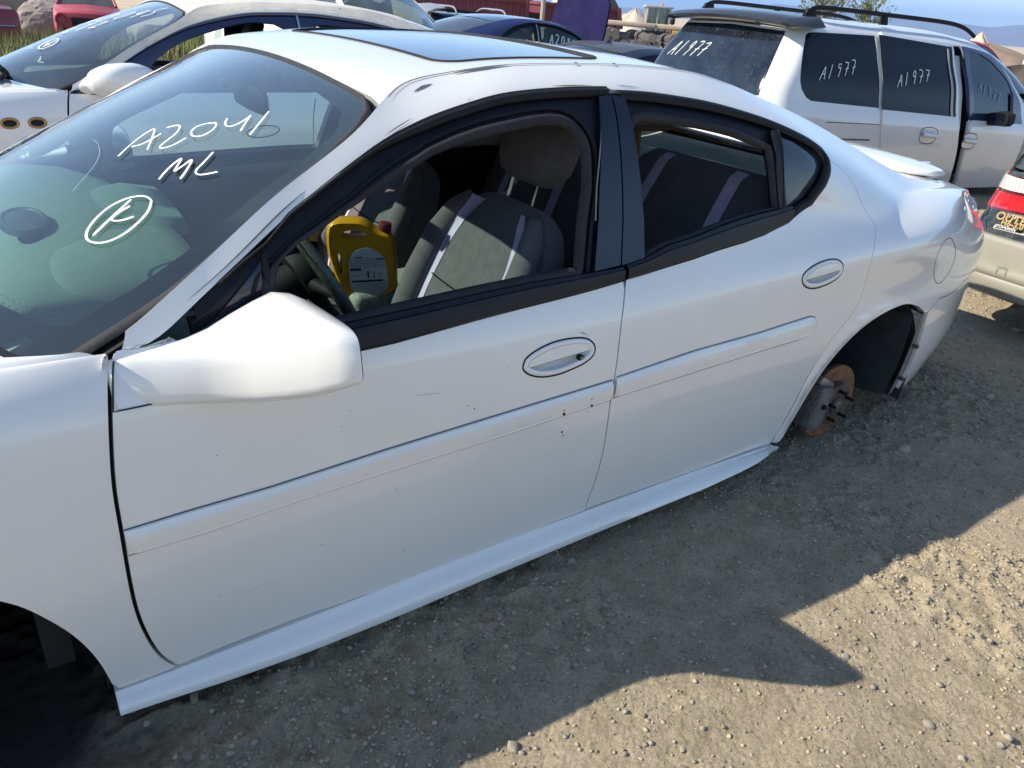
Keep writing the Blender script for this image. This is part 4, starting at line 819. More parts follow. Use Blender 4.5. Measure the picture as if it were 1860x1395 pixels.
ms = [qring(x, *c, e=2.7+.25*i) for i, (x, *c) in enumerate(MS_)]
outline('fairing_seam', np.vstack([D['fairing'][0:1], D['fairing'][1:7]]), SIDE, SEAM, MR, w=.003, off=.0075, closed=False)
HOUS = loftm('mirror_housing', ms, PAINT, MR, caps=False, angle=80)
_c = ms[-1].mean(0); sh = lambda k, dx: _c+(ms[-1]-_c)*[1, k, k]+[dx, 0, 0]
loftm('mirror_rim', [ms[-1], sh(.955, .004), sh(.93, -.02)], DARK, MR, caps=True, angle=50)
g_ = sh(.90, -.012); mesh('mirror_glass', g_, [tuple(range(len(g_)))], CHROME, MR, smooth=False)
mo = [(r*[1, -1, 1]+[0, 1.875, 0]) for r in ms]; MR2 = loftm('door_mirror', mo, PAINT, sedan, caps=True, angle=80)
# rocker skirt
rb_b = [(.378, .138), (.45, .134), (.58, .126), (.791, .122), (1.0, .124), (1.28, .134), (1.64, .145), (2.07, .152), (2.315, .172), (2.47, .222)]
secs = []
for x in np.concatenate([[.378], np.arange(.42, 2.44, .05), []]):
    zb = float(np.interp(x, *zip(*rb_b))); zt = .214+.024*sst(.4, 1.4, x)-.01*sst(2.0, 2.45, x); zb += .036; h = max(.004, zt-zb); k_ = sst(.36, .8, x)*(1-.6*sst(2.2, 2.47, x))
    prof = [(.075, zt+.003), (.037, zt+.001), (.033, zt-.004), (.031-.002*k_, zt-.16*h), (.026-.004*k_, zt-.28*h), (.020-.006*k_, zt-.36*h), (.014-.012*k_, zt-.62*h), (.010-.014*k_, zb+.10*h), (.010-.012*k_, zb+.02*h), (.016, zb-.004), (.03, zb-.008), (.10, zb-.005)]
    secs.append([(x, y+.0, z) for y, z in prof])
o = loftm('rocker_panel', secs, PAINT, sedan, close=False, caps=False, angle=45); mirror_copy(o, 1.875, sedan)
tube('sill_flange', [(.39, .05, .222), (1.0, .048, .236), (1.6, .046, .248), (2.2, .046, .244), (2.44, .05, .236)], .006, PAINT, sedan)
# inner shell so that gaps read dark and light does not leak
inner = [(.50, .0), (1.61, .0), (2.40, .0), (2.42, .25), (2.55, .40), (2.68, .50), (2.66, .70), (2.30, .72), (1.6, .64), (.9, .60), (.55, .62), (.48, .40)]
o = panel('inner_panel', inner, SIDE, UNDER, sedan, step=.08, off=-.05, thick=0); mirror_copy(o, 1.875, sedan)
for x0, x1 in ((1.585, 1.66),):
    o = panel('pillar', [(x0, .0), (x1, .0), (x1, 1.14), (x0, 1.14)], SIDE, DARK, sedan, step=.06, off=-.03, thick=.03); mirror_copy(o, 1.875, sedan)
jam = cat_(df[:-1]+[.012, 0], [(.50, .0), (.46, .0)], rev(df[:-1])-[.03, 0]); o = panel('door_jamb', jam, SIDE, UNDER, sedan, step=.05, off=-.024, thick=.0); mirror_copy(o, 1.875, sedan)
rl = strip('inner_rail', cat_(D['frame_out'][2:], fr[:8])-[0, .02], .09, SIDE, DARK, sedan, off=-.035)
panel('headliner', [(1.08, .03), (1.08, 1.19), (2.32, 1.18), (2.32, .04)], Sub(TOP, -.03), HEADL, sedan, step=.1, holes=[], thick=0)
box('floor_pan', (1.45, .9375, .22), (2.2, 1.66, .03), UNDER, sedan, bev=0)
box('subframe', (-.05, .9375, .26), (1.5, .86, .16), UNDER, sedan, bev=.03)
box('engine_block', (-.25, .9375, .50), (.7, .8, .5), UNDER, sedan, bev=.05)
box('firewall', (.30, .9375, .55), (.05, 1.6, .62), UNDER, sedan, bev=0)
box('trunk_floor', (3.25, .9375, .45), (1.3, 1.2, .03), UNDER, sedan, bev=0)
box('rear_bulkhead', (2.62, .9375, .55), (.03, 1.55, .55), UNDER, sedan, bev=0)
# wheel houses
LINER = mat('wheelhouse_liner', (.030, .032, .034), .8, vary=.4, scale=9, bump=.2, bscale=30)
TANU = mat('dusty_inner_metal', (.22, .20, .17), .85, vary=.3, scale=8)
for xc, zc, yy in ((2.82, .32, .04), (-.02, .33, .04)):
    for mirror_ in (0, 1):
        secs = []; 
        a0, a1 = (-14, 192) if xc > 1 else (-15, 212)
        for y in (yy, .10, .30, .46):
            R_ = .392 if y < .2 else .375
            secs.append([(xc+.01+R_*math.cos(math.radians(a)), y, zc+R_*math.sin(math.radians(a))*1.02) for a in np.linspace(a0, a1, 30)])
        if mirror_: secs = [[(x, 1.875-y, z) for x, y, z in s] for s in secs]
        w = loftm('wheel_house', secs, LINER, sedan, close=False, caps=False)
        V = [(xc+.01+.385*math.cos(math.radians(a)), .46 if not mirror_ else 1.875-.46, zc+.385*math.sin(math.radians(a))) for a in np.linspace(a0, a1, 24)]
        mesh('inner_wall', V, [tuple(range(24))], LINER, w, smooth=False)
# mud liner flap behind the rear wheel opening, with its flange and two bolts
fl = [(3.12, .46), (3.145, .40), (3.165, .30), (3.160, .20), (3.135, .10), (3.09, -.01), (3.17, -.01), (3.205, .09), (3.192, .20), (3.172, .30), (3.15, .37)]
FLG = panel('arch_flange', [(3.150, .372), (3.166, .309), (3.184, .209), (3.208, .097), (3.192, .005), (3.165, -.005), (3.168, .09), (3.152, .20), (3.140, .30), (3.132, .36)], SIDE, TANU, sedan, step=.03, off=-.010, thick=.003)
for s_, u_ in ((3.158, .235), (3.172, .085)):
    q = SIDE(np.array([s_]), np.array([u_]))[0]; cyl('bolt', q+[0, -.012, 0], q+[0, .008, 0], .0075, RUSTD, FLG)
secs = []
for t in np.linspace(0, 1, 12):
    z = .60-.33*t; x = 3.12+.02*math.sin(t*3.1)-.03*t*t
    secs.append([(x-.0, .045, z), (x-.03, .10, z), (x-.05, .22, z-.01), (x-.045, .33, z), (x-.02, .40, z)])
o = loftm('mud_flap', secs, mat('liner_felt', (.02, .024, .028), .9, vary=.4, scale=18), sedan, close=False, caps=False)
# rear brake: disc, hat, hub, five studs, caliper
hx, hy, hz = 2.795, .085, .290
DISC = cyl('brake_disc', (hx, hy+.020, hz), (hx, hy+.0, hz), .145, RUST, sedan, n=48, bev=.002)
cyl('disc_vent', (hx, hy+.014, hz), (hx, hy+.006, hz), .1455, RUSTD, DISC, n=48)
cyl('disc_hat', (hx, hy+.005, hz), (hx, hy-.028, hz), .085, RUSTD, DISC, r1=.082, n=40, bev=.004)
cyl('hub', (hx, hy-.02, hz), (hx, hy-.036, hz), .034, RUSTD, DISC, n=30, bev=.004)
cyl('hub_cap', (hx, hy-.03, hz), (hx, hy-.040, hz), .020, STEEL, DISC, n=20, bev=.003)
for k in range(5):
    a = math.radians(20+72*k); c = (hx+.057*math.cos(a), hz+.057*math.sin(a)); cyl('stud', (c[0], hy-.02, c[1]), (c[0], hy-.060, c[1]), .0065, DARK, DISC, n=10, bev=.001)
CAL = box('caliper', (hx-.115, hy-.006, hz+.015), (.075, .085, .17), mat('cast_iron', (.17, .16, .145), .7, vary=.4, scale=30, bump=.3, bscale=80), sedan, bev=.016, seg=3, rot=(0, .18, 0))
box('caliper_bracket', (hx-.085, hy+.0, hz+.10), (.10, .05, .035), STEEL, CAL, bev=.01, rot=(0, .5, 0)); box('caliper_bracket', (hx-.085, hy+.0, hz-.07), (.10, .05, .03), STEEL, CAL, bev=.01, rot=(0, -.4, 0))
cyl('bleed_screw', (hx-.12, hy-.05, hz+.03), (hx-.12, hy-.06, hz+.03), .010, DARK, CAL, n=12); tube('brake_hose', [(hx-.1, hy+.03, hz+.11), (hx-.03, hy+.06, hz+.20), (hx+.02, hy+.16, hz+.24), (hx, .35, hz+.25)], .008, RUBBER, CAL)
cyl('axle', (hx, hy+.02, hz), (hx, .6, hz-.01), .045, UNDER, sedan, n=16)
cyl('strut', (hx+.02, hy+.16, hz), (hx+.02, hy+.26, hz+.42), .032, DARK, sedan, n=16); box('knuckle', (hx, hy+.09, hz), (.12, .09, .20), RUSTD, sedan, bev=.03)
box('control_arm', (hx-.22, .32, hz-.03), (.4, .05, .05), RUSTD, sedan, bev=.012, rot=(0, 0, .5))
box('gas_tank', (2.25, .9375, .25), (.5, 1.1, .12), UNDER, sedan, bev=.03)
# front hub (deep in shade)
D2 = cyl('brake_disc', (-.02, .18, .27), (-.02, .155, .27), .14, RUST, sedan, n=40); cyl('disc_hat', (-.02, .155, .27), (-.02, .12, .27), .08, RUSTD, D2, n=30)
# ---- cabin
def cushion(name, secs, m, parent): return loftm(name, secs, m, parent, angle=80)
def seat(yc, xb, lean, ztop, hz_, recl=0., zdrop=0.):
    S_ = empty('seat', (0, 0, 0)); S_.parent = sedan
    zb = .47-zdrop
    # base cushion
    secs = []
    for t, w, h in ((0, .20, .05), (.06, .245, .075), (.3, .26, .085), (.7, .26, .08), (.95, .25, .075), (1.0, .22, .05)):
        secs.append(sring((xb-.50+.52*t, yc, zb+.03-.03*t), (0, 1, 0), (0, 0, 1), w, h, 28, 3.2))
    cushion('seat_cushion', secs, CLOTH, S_)
    # backrest along a leaning axis
    bx = np.array([math.sin(lean), 0, math.cos(lean)]); nx = np.array([math.cos(lean), 0, -math.sin(lean)]); L = (ztop-zb)/math.cos(lean)
    p0 = np.array([xb-.02, yc, zb]); secs = []
    prof = ((0, .20, .06), (.05, .245, .085), (.25, .262, .095), (.5, .262, .088), (.72, .25, .078), (.86, .225, .068), (.94, .19, .055), (.985, .14, .038), (1.0, .09, .018))
    for t, w, h in prof:
        c = p0+bx*L*t; secs.append(sring(c, (0, 1, 0), nx, w, h, 36, 3.0))
    bk = cushion('backrest', secs, CLOTH, S_)
    # side bolsters raised at the edges and lilac stripes
    for sg in (-1, 1):
        P = [p0+bx*L*t+np.array([0, sg*(w-.035), 0])-nx*(h*.96) for t, w, h in prof[1:-2]]
        tube('bolster', P, [.02, .040, .043, .040, .032, .02], CLOTH, S_, n=12)
        secs = []
        for t, w, h in [(tt, np.interp(tt, [a[0] for a in prof], [a[1] for a in prof]), np.interp(tt, [a[0] for a in prof], [a[2] for a in prof])) for tt in np.linspace(.04, .95, 16)]:
            c = p0+bx*L*t; y0 = sg*(w-.085 if t < .9 else w-.07)
            f = lambda yy: c+np.array([0, yy, 0])-nx*(h*(1-abs(yy/w)**3.0)**(1/3.0)+.002+.030*math.exp(-((abs(yy)-(w-.035))/.03)**2))
            secs.append([f(y0-.021), f(y0-.01), f(y0), f(y0+.01), f(y0+.021)])
        loftm('stripe', secs, LILAC, S_, close=False, caps=False)
    c = p0+bx*L*.55-nx*.095; tube('seam', [c+np.array([0, y, -.02*math.cos(y*6)]) for y in np.linspace(-.15, .15, 9)], .0025, DARK, S_, n=5)
    # headrest on two posts
    hb = p0+bx*(L+.055)-nx*.01; secs = []
    for t, w, h in ((0, .07, .03), (.06, .105, .048), (.25, .135, .062), (.55, .138, .062), (.8, .125, .055), (.93, .10, .040), (1, .06, .015)):
        secs.append(sring(hb+bx*hz_*t, (0, 1, 0), nx, w, h, 28, 2.8))
    hr = cushion('headrest', secs, CLOTH, S_)
    for sg in (-.06, .06): cyl('headrest_post', p0+bx*(L-.03)+np.array([0, sg, 0]), hb+np.array([0, sg, 0]), .006, CHROME, hr, n=8)
    return S_
seat(.44, 1.37, .38, 1.03, .22)
seat(1.39, 1.51, .44, .965, .20, zdrop=.03)
# rear bench
for y0, y1 in ((.18, .92), (.96, 1.70)):
    yc = (y0+y1)/2; w = (y1-y0)/2; secs = []
    for t, h, ww in ((0, .05, .9), (.08, .08, .98), (.4, .09, 1), (.72, .085, 1), (.84, .075, .9), (.94, .065, .80), (1, .03, .70)):
        c = np.array([2.18+.26*t, yc, .48+.60*t]); secs.append(sring(c, (0, 1, 0), (.93, 0, -.36), w*ww, h, 36, 3.4))
    bk = cushion('rear_backrest', secs, CLOTH, sedan)
    prf = ((0, .05, .9), (.08, .08, .98), (.4, .09, 1), (.72, .085, 1), (.84, .075, .9), (.94, .065, .80), (1, .03, .70))
    for dy in (-.20, .17):
        rows_ = []
        for t in np.linspace(.02, .985, 22):
            h = np.interp(t, *zip(*[(p[0], p[1]) for p in prf])); ww = w*np.interp(t, *zip(*[(p[0], p[2]) for p in prf])); row_ = []
            for e_ in (-.024, -.012, 0, .012, .024):
                q = dy*(1-.12*t)+e_; dep = h*(1-min(.98, abs(q/ww))**3.4)**(1/3.4)+.0025
                row_.append((2.18+.26*t-.93*dep, yc+q, .48+.60*t+.36*dep))
            rows_.append(row_)
        loftm('stripe', rows_, LILAC, bk, close=False, caps=False)
secs = [sring((2.14-.5*t, .94, .46), (0, 1, 0), (0, 0, 1), .74*w, .07*w, 30, 4) for t, w in ((0, .95), (.1, 1), (.8, 1), (1, .92))]
cushion('rear_cushion', secs, CLOTH, sedan)
# parcel shelf with speakers, light cloth
SHELF = mat('parcel_shelf', (.50, .54, .44), .9, vary=.2, scale=12, bump=.2)
box('rear_cross_panel', (3.17, .9375, .945), (.04, 1.1, .16), UNDER, sedan, bev=.01)
pshelf = box('parcel_shelf', (2.78, .9375, 1.005), (.72, 1.16, .02), SHELF, sedan, bev=.004)
for y in (.55, 1.32): cyl('speaker_grille', (2.70, y, 1.015), (2.70, y, 1.03), .12, SHELF, pshelf, r1=.10, n=28)
tube('torn_trim', [(1.84, .30, 1.24), (1.85, .31, 1.18), (1.838, .305, 1.12), (1.845, .31, 1.06)], [.012, .020, .014, .008], mat('torn_foam', (.16, .10, .05), .9), sedan, n=6, ry=.004)
# dashboard
secs = []
for x, zt, hh in ((.29, .895, .02), (.33, .925, .06), (.40, .952, .12), (.50, .958, .18), (.60, .948, .20), (.67, .92, .18), (.70, .87, .13)):
    secs.append([(x+.06-.10*((y-.9375)/.75)**2, y, zt-.03*((y-.9375)/.78)**4-dz) for y, dz in [(.16, .03)]+[(y, 0) for y in np.linspace(.19, 1.69, 22)]+[(1.72, .03)]]+[(x+.06-.10*((y-.9375)/.75)**2, y, zt-hh*1.6-.05) for y in np.linspace(1.72, .16, 24)])
DB = loftm('dashboard', secs, DASH, sedan, angle=60)
secs = []
for t, w, h in ((0, .06, .004), (.15, .16, .03), (.5, .215, .058), (.8, .225, .065), (.95, .215, .055), (1, .19, .03)):
    secs.append(sring((.42+.30*t, .50, .935), (0, 1, 0), (0, 0, 1), w, h, 30, 2.4))
loftm('instrument_hood', secs, DASH, DB, angle=80)
secs = [sring((.50+.28*t, 1.05, .92), (0, 1, 0), (0, 0, 1), w, h, 30, 2.4) for t, w, h in ((0, .10, .004), (.2, .22, .03), (.7, .27, .045), (1, .24, .03))]
loftm('centre_hood', secs, DASH, DB, angle=80)
SPK = mat('speaker_mesh', (.045, .065, .075), .6, vary=.3, scale=300)
loftm('dash_speaker', [sring((.42, .86, z), (1, 0, 0), (0, 1, 0), .045*r, .10*r, 30, 2) for z, r in ((.955, 1.15), (.970, 1.1), (.972, .95), (.968, .9), (.975, .3))], SPK, DB, angle=50)
LN = mat('dash_seam', (.06, .08, .075), .8)
tube('dash_seam', crs([(.52, .22, .95), (.60, .26, .955), (.66, .28, .93)], .03), .0016, LN, DB, n=6)
# steering wheel
c = np.array([.975, .46, .895]); ax = np.array([-.88, 0, -.47]); ax /= np.linalg.norm(ax); a1 = np.array([0, 1., 0]); a2 = np.cross(ax, a1)
SWM = mat('worn_steering_leather', (.035, .035, .030), .42, col2=(.10, .10, .07), scale=60, bump=.2, bscale=200)
th = np.arange(48)/48*2*np.pi; RIM = tube('steering_wheel', c+.185*(np.cos(th)[:, None]*a1+np.sin(th)[:, None]*a2), .0165, SWM, sedan, n=14, closed=True)
cyl('wheel_hub', c+ax*.04, c-ax*.02, .075, DARK, RIM, n=24, bev=.015)
for an in (0, 180, 270, 90): d = math.cos(math.radians(an))*a1+math.sin(math.radians(an))*a2; tube('spoke', [c+ax*.02+d*.05, c+ax*.01+d*.12, c+d*.178], [.02, .014, .012], DARK, RIM, n=8)
cyl('steering_column', c+ax*.04, c+ax*.42, .05, DARK, sedan, n=18)
# console with armrest and cup holder
CN = box('console', (1.16, .94, .42), (.80, .22, .22), CONS, sedan, bev=.03, seg=3)
box('armrest', (1.42, .93, .62), (.34, .19, .10), CONS, CN, bev=.03, seg=4, rot=(0, -.05, 0)); box('armrest_box', (1.44, .93, .54), (.30, .17, .10), DARK, CN, bev=.02)
tube('cup_holder', [(1.22+.055*math.cos(t), .93+.055*math.sin(t), .585) for t in np.arange(24)/24*2*np.pi], .009, STEEL, CN, closed=True); cyl('cup_well', (1.22, .93, .50), (1.22, .93, .583), .054, DARK, CN, n=24)
box('shift_plate', (1.07, .94, .55), (.18, .16, .03), DASH, CN, bev=.01); tube('shift_lever', [(1.05, .94, .55), (1.06, .94, .64), (1.05, .94, .70)], [.01, .01, .022], DARK, CN, n=10)
# rear-view mirror and belts
loftm('rear_view_mirror', [sring((1.00, y, 1.235), (1, 0, 0), (0, 0, 1), .012*k, .034*k, 16, 2.5) for y, k in ((.80, .4), (.81, .9), (.93, 1), (1.05, .9), (1.06, .4))], DARK, sedan)
tube('mirror_stalk', [(.98, .935, 1.25), (.985, .935, 1.305)], .010, DARK, sedan)
BELTM = mat('seat_belt_webbing', (.055, .055, .06), .8, vary=.2, scale=90)
def webbing(P, w): 
    P = np.asarray(P, float); return loftm('seat_belt', [[p-np.array([w, 0, 0]), p+np.array([w, 0, 0]), p+np.array([w, .003, 0]), p-np.array([w, -.003, 0])] for p in P], BELTM, sedan, angle=30)
webbing([(1.60, .19, 1.16), (1.59, .16, 1.0), (1.57, .145, .85), (1.55, .14, .6), (1.53, .14, .3)], .025)
webbing([(1.60, 1.685, 1.16), (1.60, 1.72, .9), (1.60, 1.73, .5)], .025)
box('belt_anchor', (1.60, .195, 1.18), (.05, .02, .07), DARK, sedan, bev=.008)
o = panel('door_card', [(.56, .10), (1.58, .10), (1.58, .64), (.95, .60), (.58, .62)], SIDE, DARK, sedan, step=.08, off=-.085, thick=.02); mirror_copy(o, 1.875, sedan)
o = panel('door_card', [(1.66, .10), (2.3, .10), (2.5, .40), (2.5, .62), (1.66, .62)], SIDE, DARK, sedan, step=.08, off=-.085, thick=.02); mirror_copy(o, 1.875, sedan)
o = panel('cabin_pillar_trim', [(2.52, .70), (2.70, .78), (2.9, 1.0), (2.75, 1.22), (2.35, 1.24), (2.50, 1.12), (2.55, .95)], SIDE, DARK, sedan, step=.06, off=-.04, thick=.01); mirror_copy(o, 1.875, sedan)
# ---------------------------------------------------------------- the yard: ground, stones, grass, heaps, hills
def hsh(i, j, k): 
    n = (i.astype(np.int64)*374761393+j.astype(np.int64)*668265263+k*2147483647) & 0xffffffff
    n = ((n ^ (n >> 13))*1274126177) & 0xffffffff
    return ((n ^ (n >> 16)) & 0xffff)/65535.
def vnoise(x, y, k=0):
    i = np.floor(x); j = np.floor(y); f = x-i; g = y-j; f = f*f*f*(f*(f*6-15)+10); g = g*g*g*(g*(g*6-15)+10)
    return (hsh(i, j, k)*(1-f)+hsh(i+1, j, k)*f)*(1-g)+(hsh(i, j+1, k)*(1-f)+hsh(i+1, j+1, k)*f)*g
def fbm(x, y, o=4, k=0, r=.5):
    a = 1.; s = 0; t = 0
    for q in range(o): s = s+a*vnoise(x*2**q+q*17.3, y*2**q+q*9.1, k+q); t += a; a *= r
    return s/t
def sm(a, b, x): t = np.clip((x-a)/(b-a), 0, 1); return t*t*(3-2*t)
def clods(x, y):
    """where the dirt is broken up rather than packed flat"""
    return sm(.46, .60, fbm(x*1.6+3, y*1.6, 4, 11))
def gheight(x, y):
    x = np.asarray(x, float); y = np.asarray(y, float); d = np.hypot(x-1, y)
    h = GZ-1.0*sm(9, 34, d)
    near = 1-sm(8, 16, d)
    h = h+near*(.030*(fbm(x*.7, y*.7, 3, 1)-.5)+.014*(fbm(x*4, y*4, 3, 5)-.5))
    c = clods(x, y); u = np.abs(fbm(x*14+.3*fbm(x*9, y*9, 2, 3), y*14, 3, 21)-.5)*2
    h = h+near*(c*(.024*(1-u)**2-.008)+(.25+.75*c)*.014*(fbm(x*34, y*34, 3, 31)-.5)+.006*(fbm(x*95, y*95, 2, 41)-.5))
    h = h-.05*np.exp(-(((x-.12)/.25)**2+((y-.25)/.35)**2))       # hollow under the missing front wheel
    h = h+(1-near)*.12*(fbm(x*.15, y*.15, 3, 51)-.5)
    return h
def axis(lo, hi, fine0, fine1, st, gr=1.09):
    a = list(np.arange(fine0, fine1, st)); s = st
    v = fine1
    while v < hi: a.append(v); s *= gr; v += s
    a.append(hi); v = fine0; s = st; b = []
    while v > lo: s *= gr; v -= s; b.append(max(v, lo))
    return np.array(b[::-1]+a)
gx = axis(-3000, 14000, -.5, 4.6, .0105, 1.06); gy = axis(-3000, 14000, -1.45, .55, .0105, 1.06)
GX, GY = np.meshgrid(gx, gy, indexing='ij'); GZZ = gheight(GX.ravel(), GY.ravel())
nx_, ny_ = len(gx), len(gy); idx = np.arange(nx_*ny_).reshape(nx_, ny_)
gm = bpy.data.meshes.new('ground'); Vg = np.stack([GX.ravel(), GY.ravel(), GZZ], -1)
Fg = np.stack([idx[:-1, :-1].ravel(), idx[1:, :-1].ravel(), idx[1:, 1:].ravel(), idx[:-1, 1:].ravel()], -1)
gm.vertices.add(len(Vg)); gm.vertices.foreach_set('co', Vg.ravel()); gm.loops.add(len(Fg)*4); gm.loops.foreach_set('vertex_index', Fg.ravel())
gm.polygons.add(len(Fg)); gm.polygons.foreach_set('loop_start', np.arange(len(Fg))*4); gm.polygons.foreach_set('use_smooth', np.ones(len(Fg), bool)); gm.update(calc_edges=True)
def dirt_material():
    m = bpy.data.materials.new('packed_dirt'); m.use_nodes = True; nt = m.node_tree; b = nt.nodes['Principled BSDF']; N = nt.nodes.new; L = nt.links.new
    b.inputs['Roughness'].default_value = .95; b.inputs['Specular IOR Level'].default_value = .2
    tc = N('ShaderNodeTexCoord').outputs['Object']
    def noise(sc, det=6, ro=.6):
        n = N('ShaderNodeTexNoise'); n.inputs['Scale'].default_value = sc; n.inputs['Detail'].default_value = det; n.inputs['Roughness'].default_value = ro; L(tc, n.inputs['Vector']); return n.outputs['Fac']
    def ramp(src, stops):
        r = N('ShaderNodeValToRGB'); L(src, r.inputs[0]); e = r.color_ramp.elements
        while len(e) < len(stops): e.new(.5)
        for q, (p, c) in zip(e, stops): q.position = p; q.color = (*c, 1)
        return r.outputs[0]
    def mix(a, b_, f, mode='MIX'):
        x = N('ShaderNodeMix'); x.data_type = 'RGBA'; x.blend_type = mode
        if isinstance(f, float): x.inputs[0].default_value = f
        else: L(f, x.inputs[0])
        L(a, x.inputs[6]); L(b_, x.inputs[7]); return x.outputs[2]
    big = ramp(noise(.55, 5), [(.35, (.52, .425, .285)), (.65, (.64, .53, .365))])
    mid = ramp(noise(9, 8, .7), [(.30, (.68, .66, .63)), (.5, (.90, .89, .88)), (.72, (1.12, 1.11, 1.09))])
    fine = ramp(noise(120, 6, .75), [(.30, (.48, .46, .44)), (.48, (.92, .92, .92)), (.70, (1.30, 1.29, 1.27))])
    c = mix(big, mid, 1., 'MULTIPLY'); c = mix(c, fine, .8, 'MULTIPLY')
    vo = N('ShaderNodeTexVoronoi'); vo.inputs['Scale'].default_value = 85; L(tc, vo.inputs['Vector'])
    st = ramp(vo.outputs['Distance'], [(.0, (1, 1, 1)), (.28, (1, 1, 1)), (.42, (0, 0, 0))])
    pick = N('ShaderNodeMath'); pick.operation = 'GREATER_THAN'; pick.inputs[1].default_value = .80
    sep = N('ShaderNodeSeparateColor'); L(vo.outputs['Color'], sep.inputs[0]); L(sep.outputs[0], pick.inputs[0])
    mk = N('ShaderNodeMath'); mk.operation = 'MULTIPLY'; L(st, mk.inputs[0]); L(pick.outputs[0], mk.inputs[1])
    pc = ramp(sep.outputs[1], [(.0, (.26, .22, .17)), (.5, (.42, .36, .27)), (1., (.56, .49, .38))])
    c = mix(c, pc, mk.outputs[0])
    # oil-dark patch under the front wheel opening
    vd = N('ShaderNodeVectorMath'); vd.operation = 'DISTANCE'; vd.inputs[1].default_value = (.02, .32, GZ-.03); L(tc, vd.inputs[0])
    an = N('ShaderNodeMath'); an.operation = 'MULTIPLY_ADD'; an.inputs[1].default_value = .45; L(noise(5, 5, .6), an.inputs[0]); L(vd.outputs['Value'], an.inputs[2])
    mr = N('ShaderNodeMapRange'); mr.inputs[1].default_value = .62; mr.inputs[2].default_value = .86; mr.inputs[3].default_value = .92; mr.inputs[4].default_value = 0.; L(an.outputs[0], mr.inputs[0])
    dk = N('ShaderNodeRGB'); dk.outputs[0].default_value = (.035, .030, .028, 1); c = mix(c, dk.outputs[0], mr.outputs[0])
    L(c, b.inputs['Base Color'])
    bp = N('ShaderNodeBump'); bp.inputs['Strength'].default_value = 1.; bp.inputs['Distance'].default_value = .016; L(noise(70, 8, .72), bp.inputs['Height'])
    bp2 = N('ShaderNodeBump'); bp2.inputs['Strength'].default_value = .6; bp2.inputs['Distance'].default_value = .006; L(mk.outputs[0], bp2.inputs['Height']); L(bp.outputs[0], bp2.inputs['Normal'])
    bp3 = N('ShaderNodeBump'); bp3.inputs['Strength'].default_value = .9; bp3.inputs['Distance'].default_value = .006; L(noise(260, 5, .8), bp3.inputs['Height']); L(bp2.outputs[0], bp3.inputs['Normal'])
    L(bp3.outputs[0], b.inputs['Normal']); return m
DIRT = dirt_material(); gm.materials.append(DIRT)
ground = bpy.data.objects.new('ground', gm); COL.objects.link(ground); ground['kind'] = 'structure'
# stones
def ico(sub):
    bm = bmesh.new(); bmesh.ops.create_icosphere(bm, subdivisions=sub, radius=1); bm.verts.ensure_lookup_table()
    V = np.array([v.co[:] for v in bm.verts]); F = np.array([[v.index for v in f.verts] for f in bm.faces]); bm.free(); return V, F
def rough(V, rs, amt): 
    d = rs.randn(6, 3); d /= np.linalg.norm(d, axis=1)[:, None]; h = 1+amt*np.sin(V @ d.T*3+rs.rand(6)*6).mean(1)
    c = rs.randn(5, 3); c /= np.linalg.norm(c, axis=1)[:, None]
    W = V*h[:, None]
    for q in c: t = W @ q; W = W-np.outer(np.maximum(0, t-.72), q)*.85   # chipped faces
    return W
STONE = [mat('stone_grey', (.38, .33, .255), .9, vary=.4, scale=40, bump=.3, bscale=120), mat('stone_tan', (.46, .385, .27), .95, vary=.3, scale=40, bump=.3, bscale=120), mat('stone_dark', (.30, .25, .185), .9, vary=.4, scale=40, bump=.3, bscale=120)]
rs = np.random.RandomState(7)
def scatter(n, x0, x1, y0, y1, rmin, rmax, power, seed, clump=True):
    r_ = np.random.RandomState(seed); out = []
    while len(out) < n:
        x = r_.uniform(x0, x1, 4000); y = r_.uniform(y0, y1, 4000)
        if clump: k = r_.rand(4000) < (.30+.7*clods(x, y)); x, y = x[k], y[k]
        out += list(zip(x, y))
    out = np.array(out[:n]); rad = rmin+(rmax-rmin)*r_.rand(n)**power
    return out[:, 0], out[:, 1], rad
def joined_stones(name, xs, ys, rad, m, seed):
    V0, F0 = ico(1); r_ = np.random.RandomState(seed); n = len(xs); z = gheight(xs, ys); base = [rough(V0, r_, .35) for _ in range(8)]
    a = r_.rand(n)*6.28; sc = np.stack([.7+.6*r_.rand(n), .7+.6*r_.rand(n), .5+.35*r_.rand(n)], -1)
    B = np.stack([base[i % 8] for i in range(n)])*sc[:, None]*rad[:, None, None]
    x = B[..., 0]*np.cos(a)[:, None]-B[..., 1]*np.sin(a)[:, None]; y = B[..., 0]*np.sin(a)[:, None]+B[..., 1]*np.cos(a)[:, None]
    P = np.stack([x+xs[:, None], y+ys[:, None], B[..., 2]+(z+rad*.25)[:, None]], -1).reshape(-1, 3)
    F = (F0[None]+(np.arange(n)*len(V0))[:, None, None]).reshape(-1, 3)
    me = bpy.data.meshes.new(name); me.vertices.add(len(P)); me.vertices.foreach_set('co', P.ravel()); me.loops.add(len(F)*3); me.loops.foreach_set('vertex_index', F.ravel().astype(np.int32))
    me.polygons.add(len(F)); me.polygons.foreach_set('loop_start', np.arange(len(F))*3); me.update(calc_edges=True); me.materials.append(m)
    o = bpy.data.objects.new(name, me); COL.objects.link(o); return o
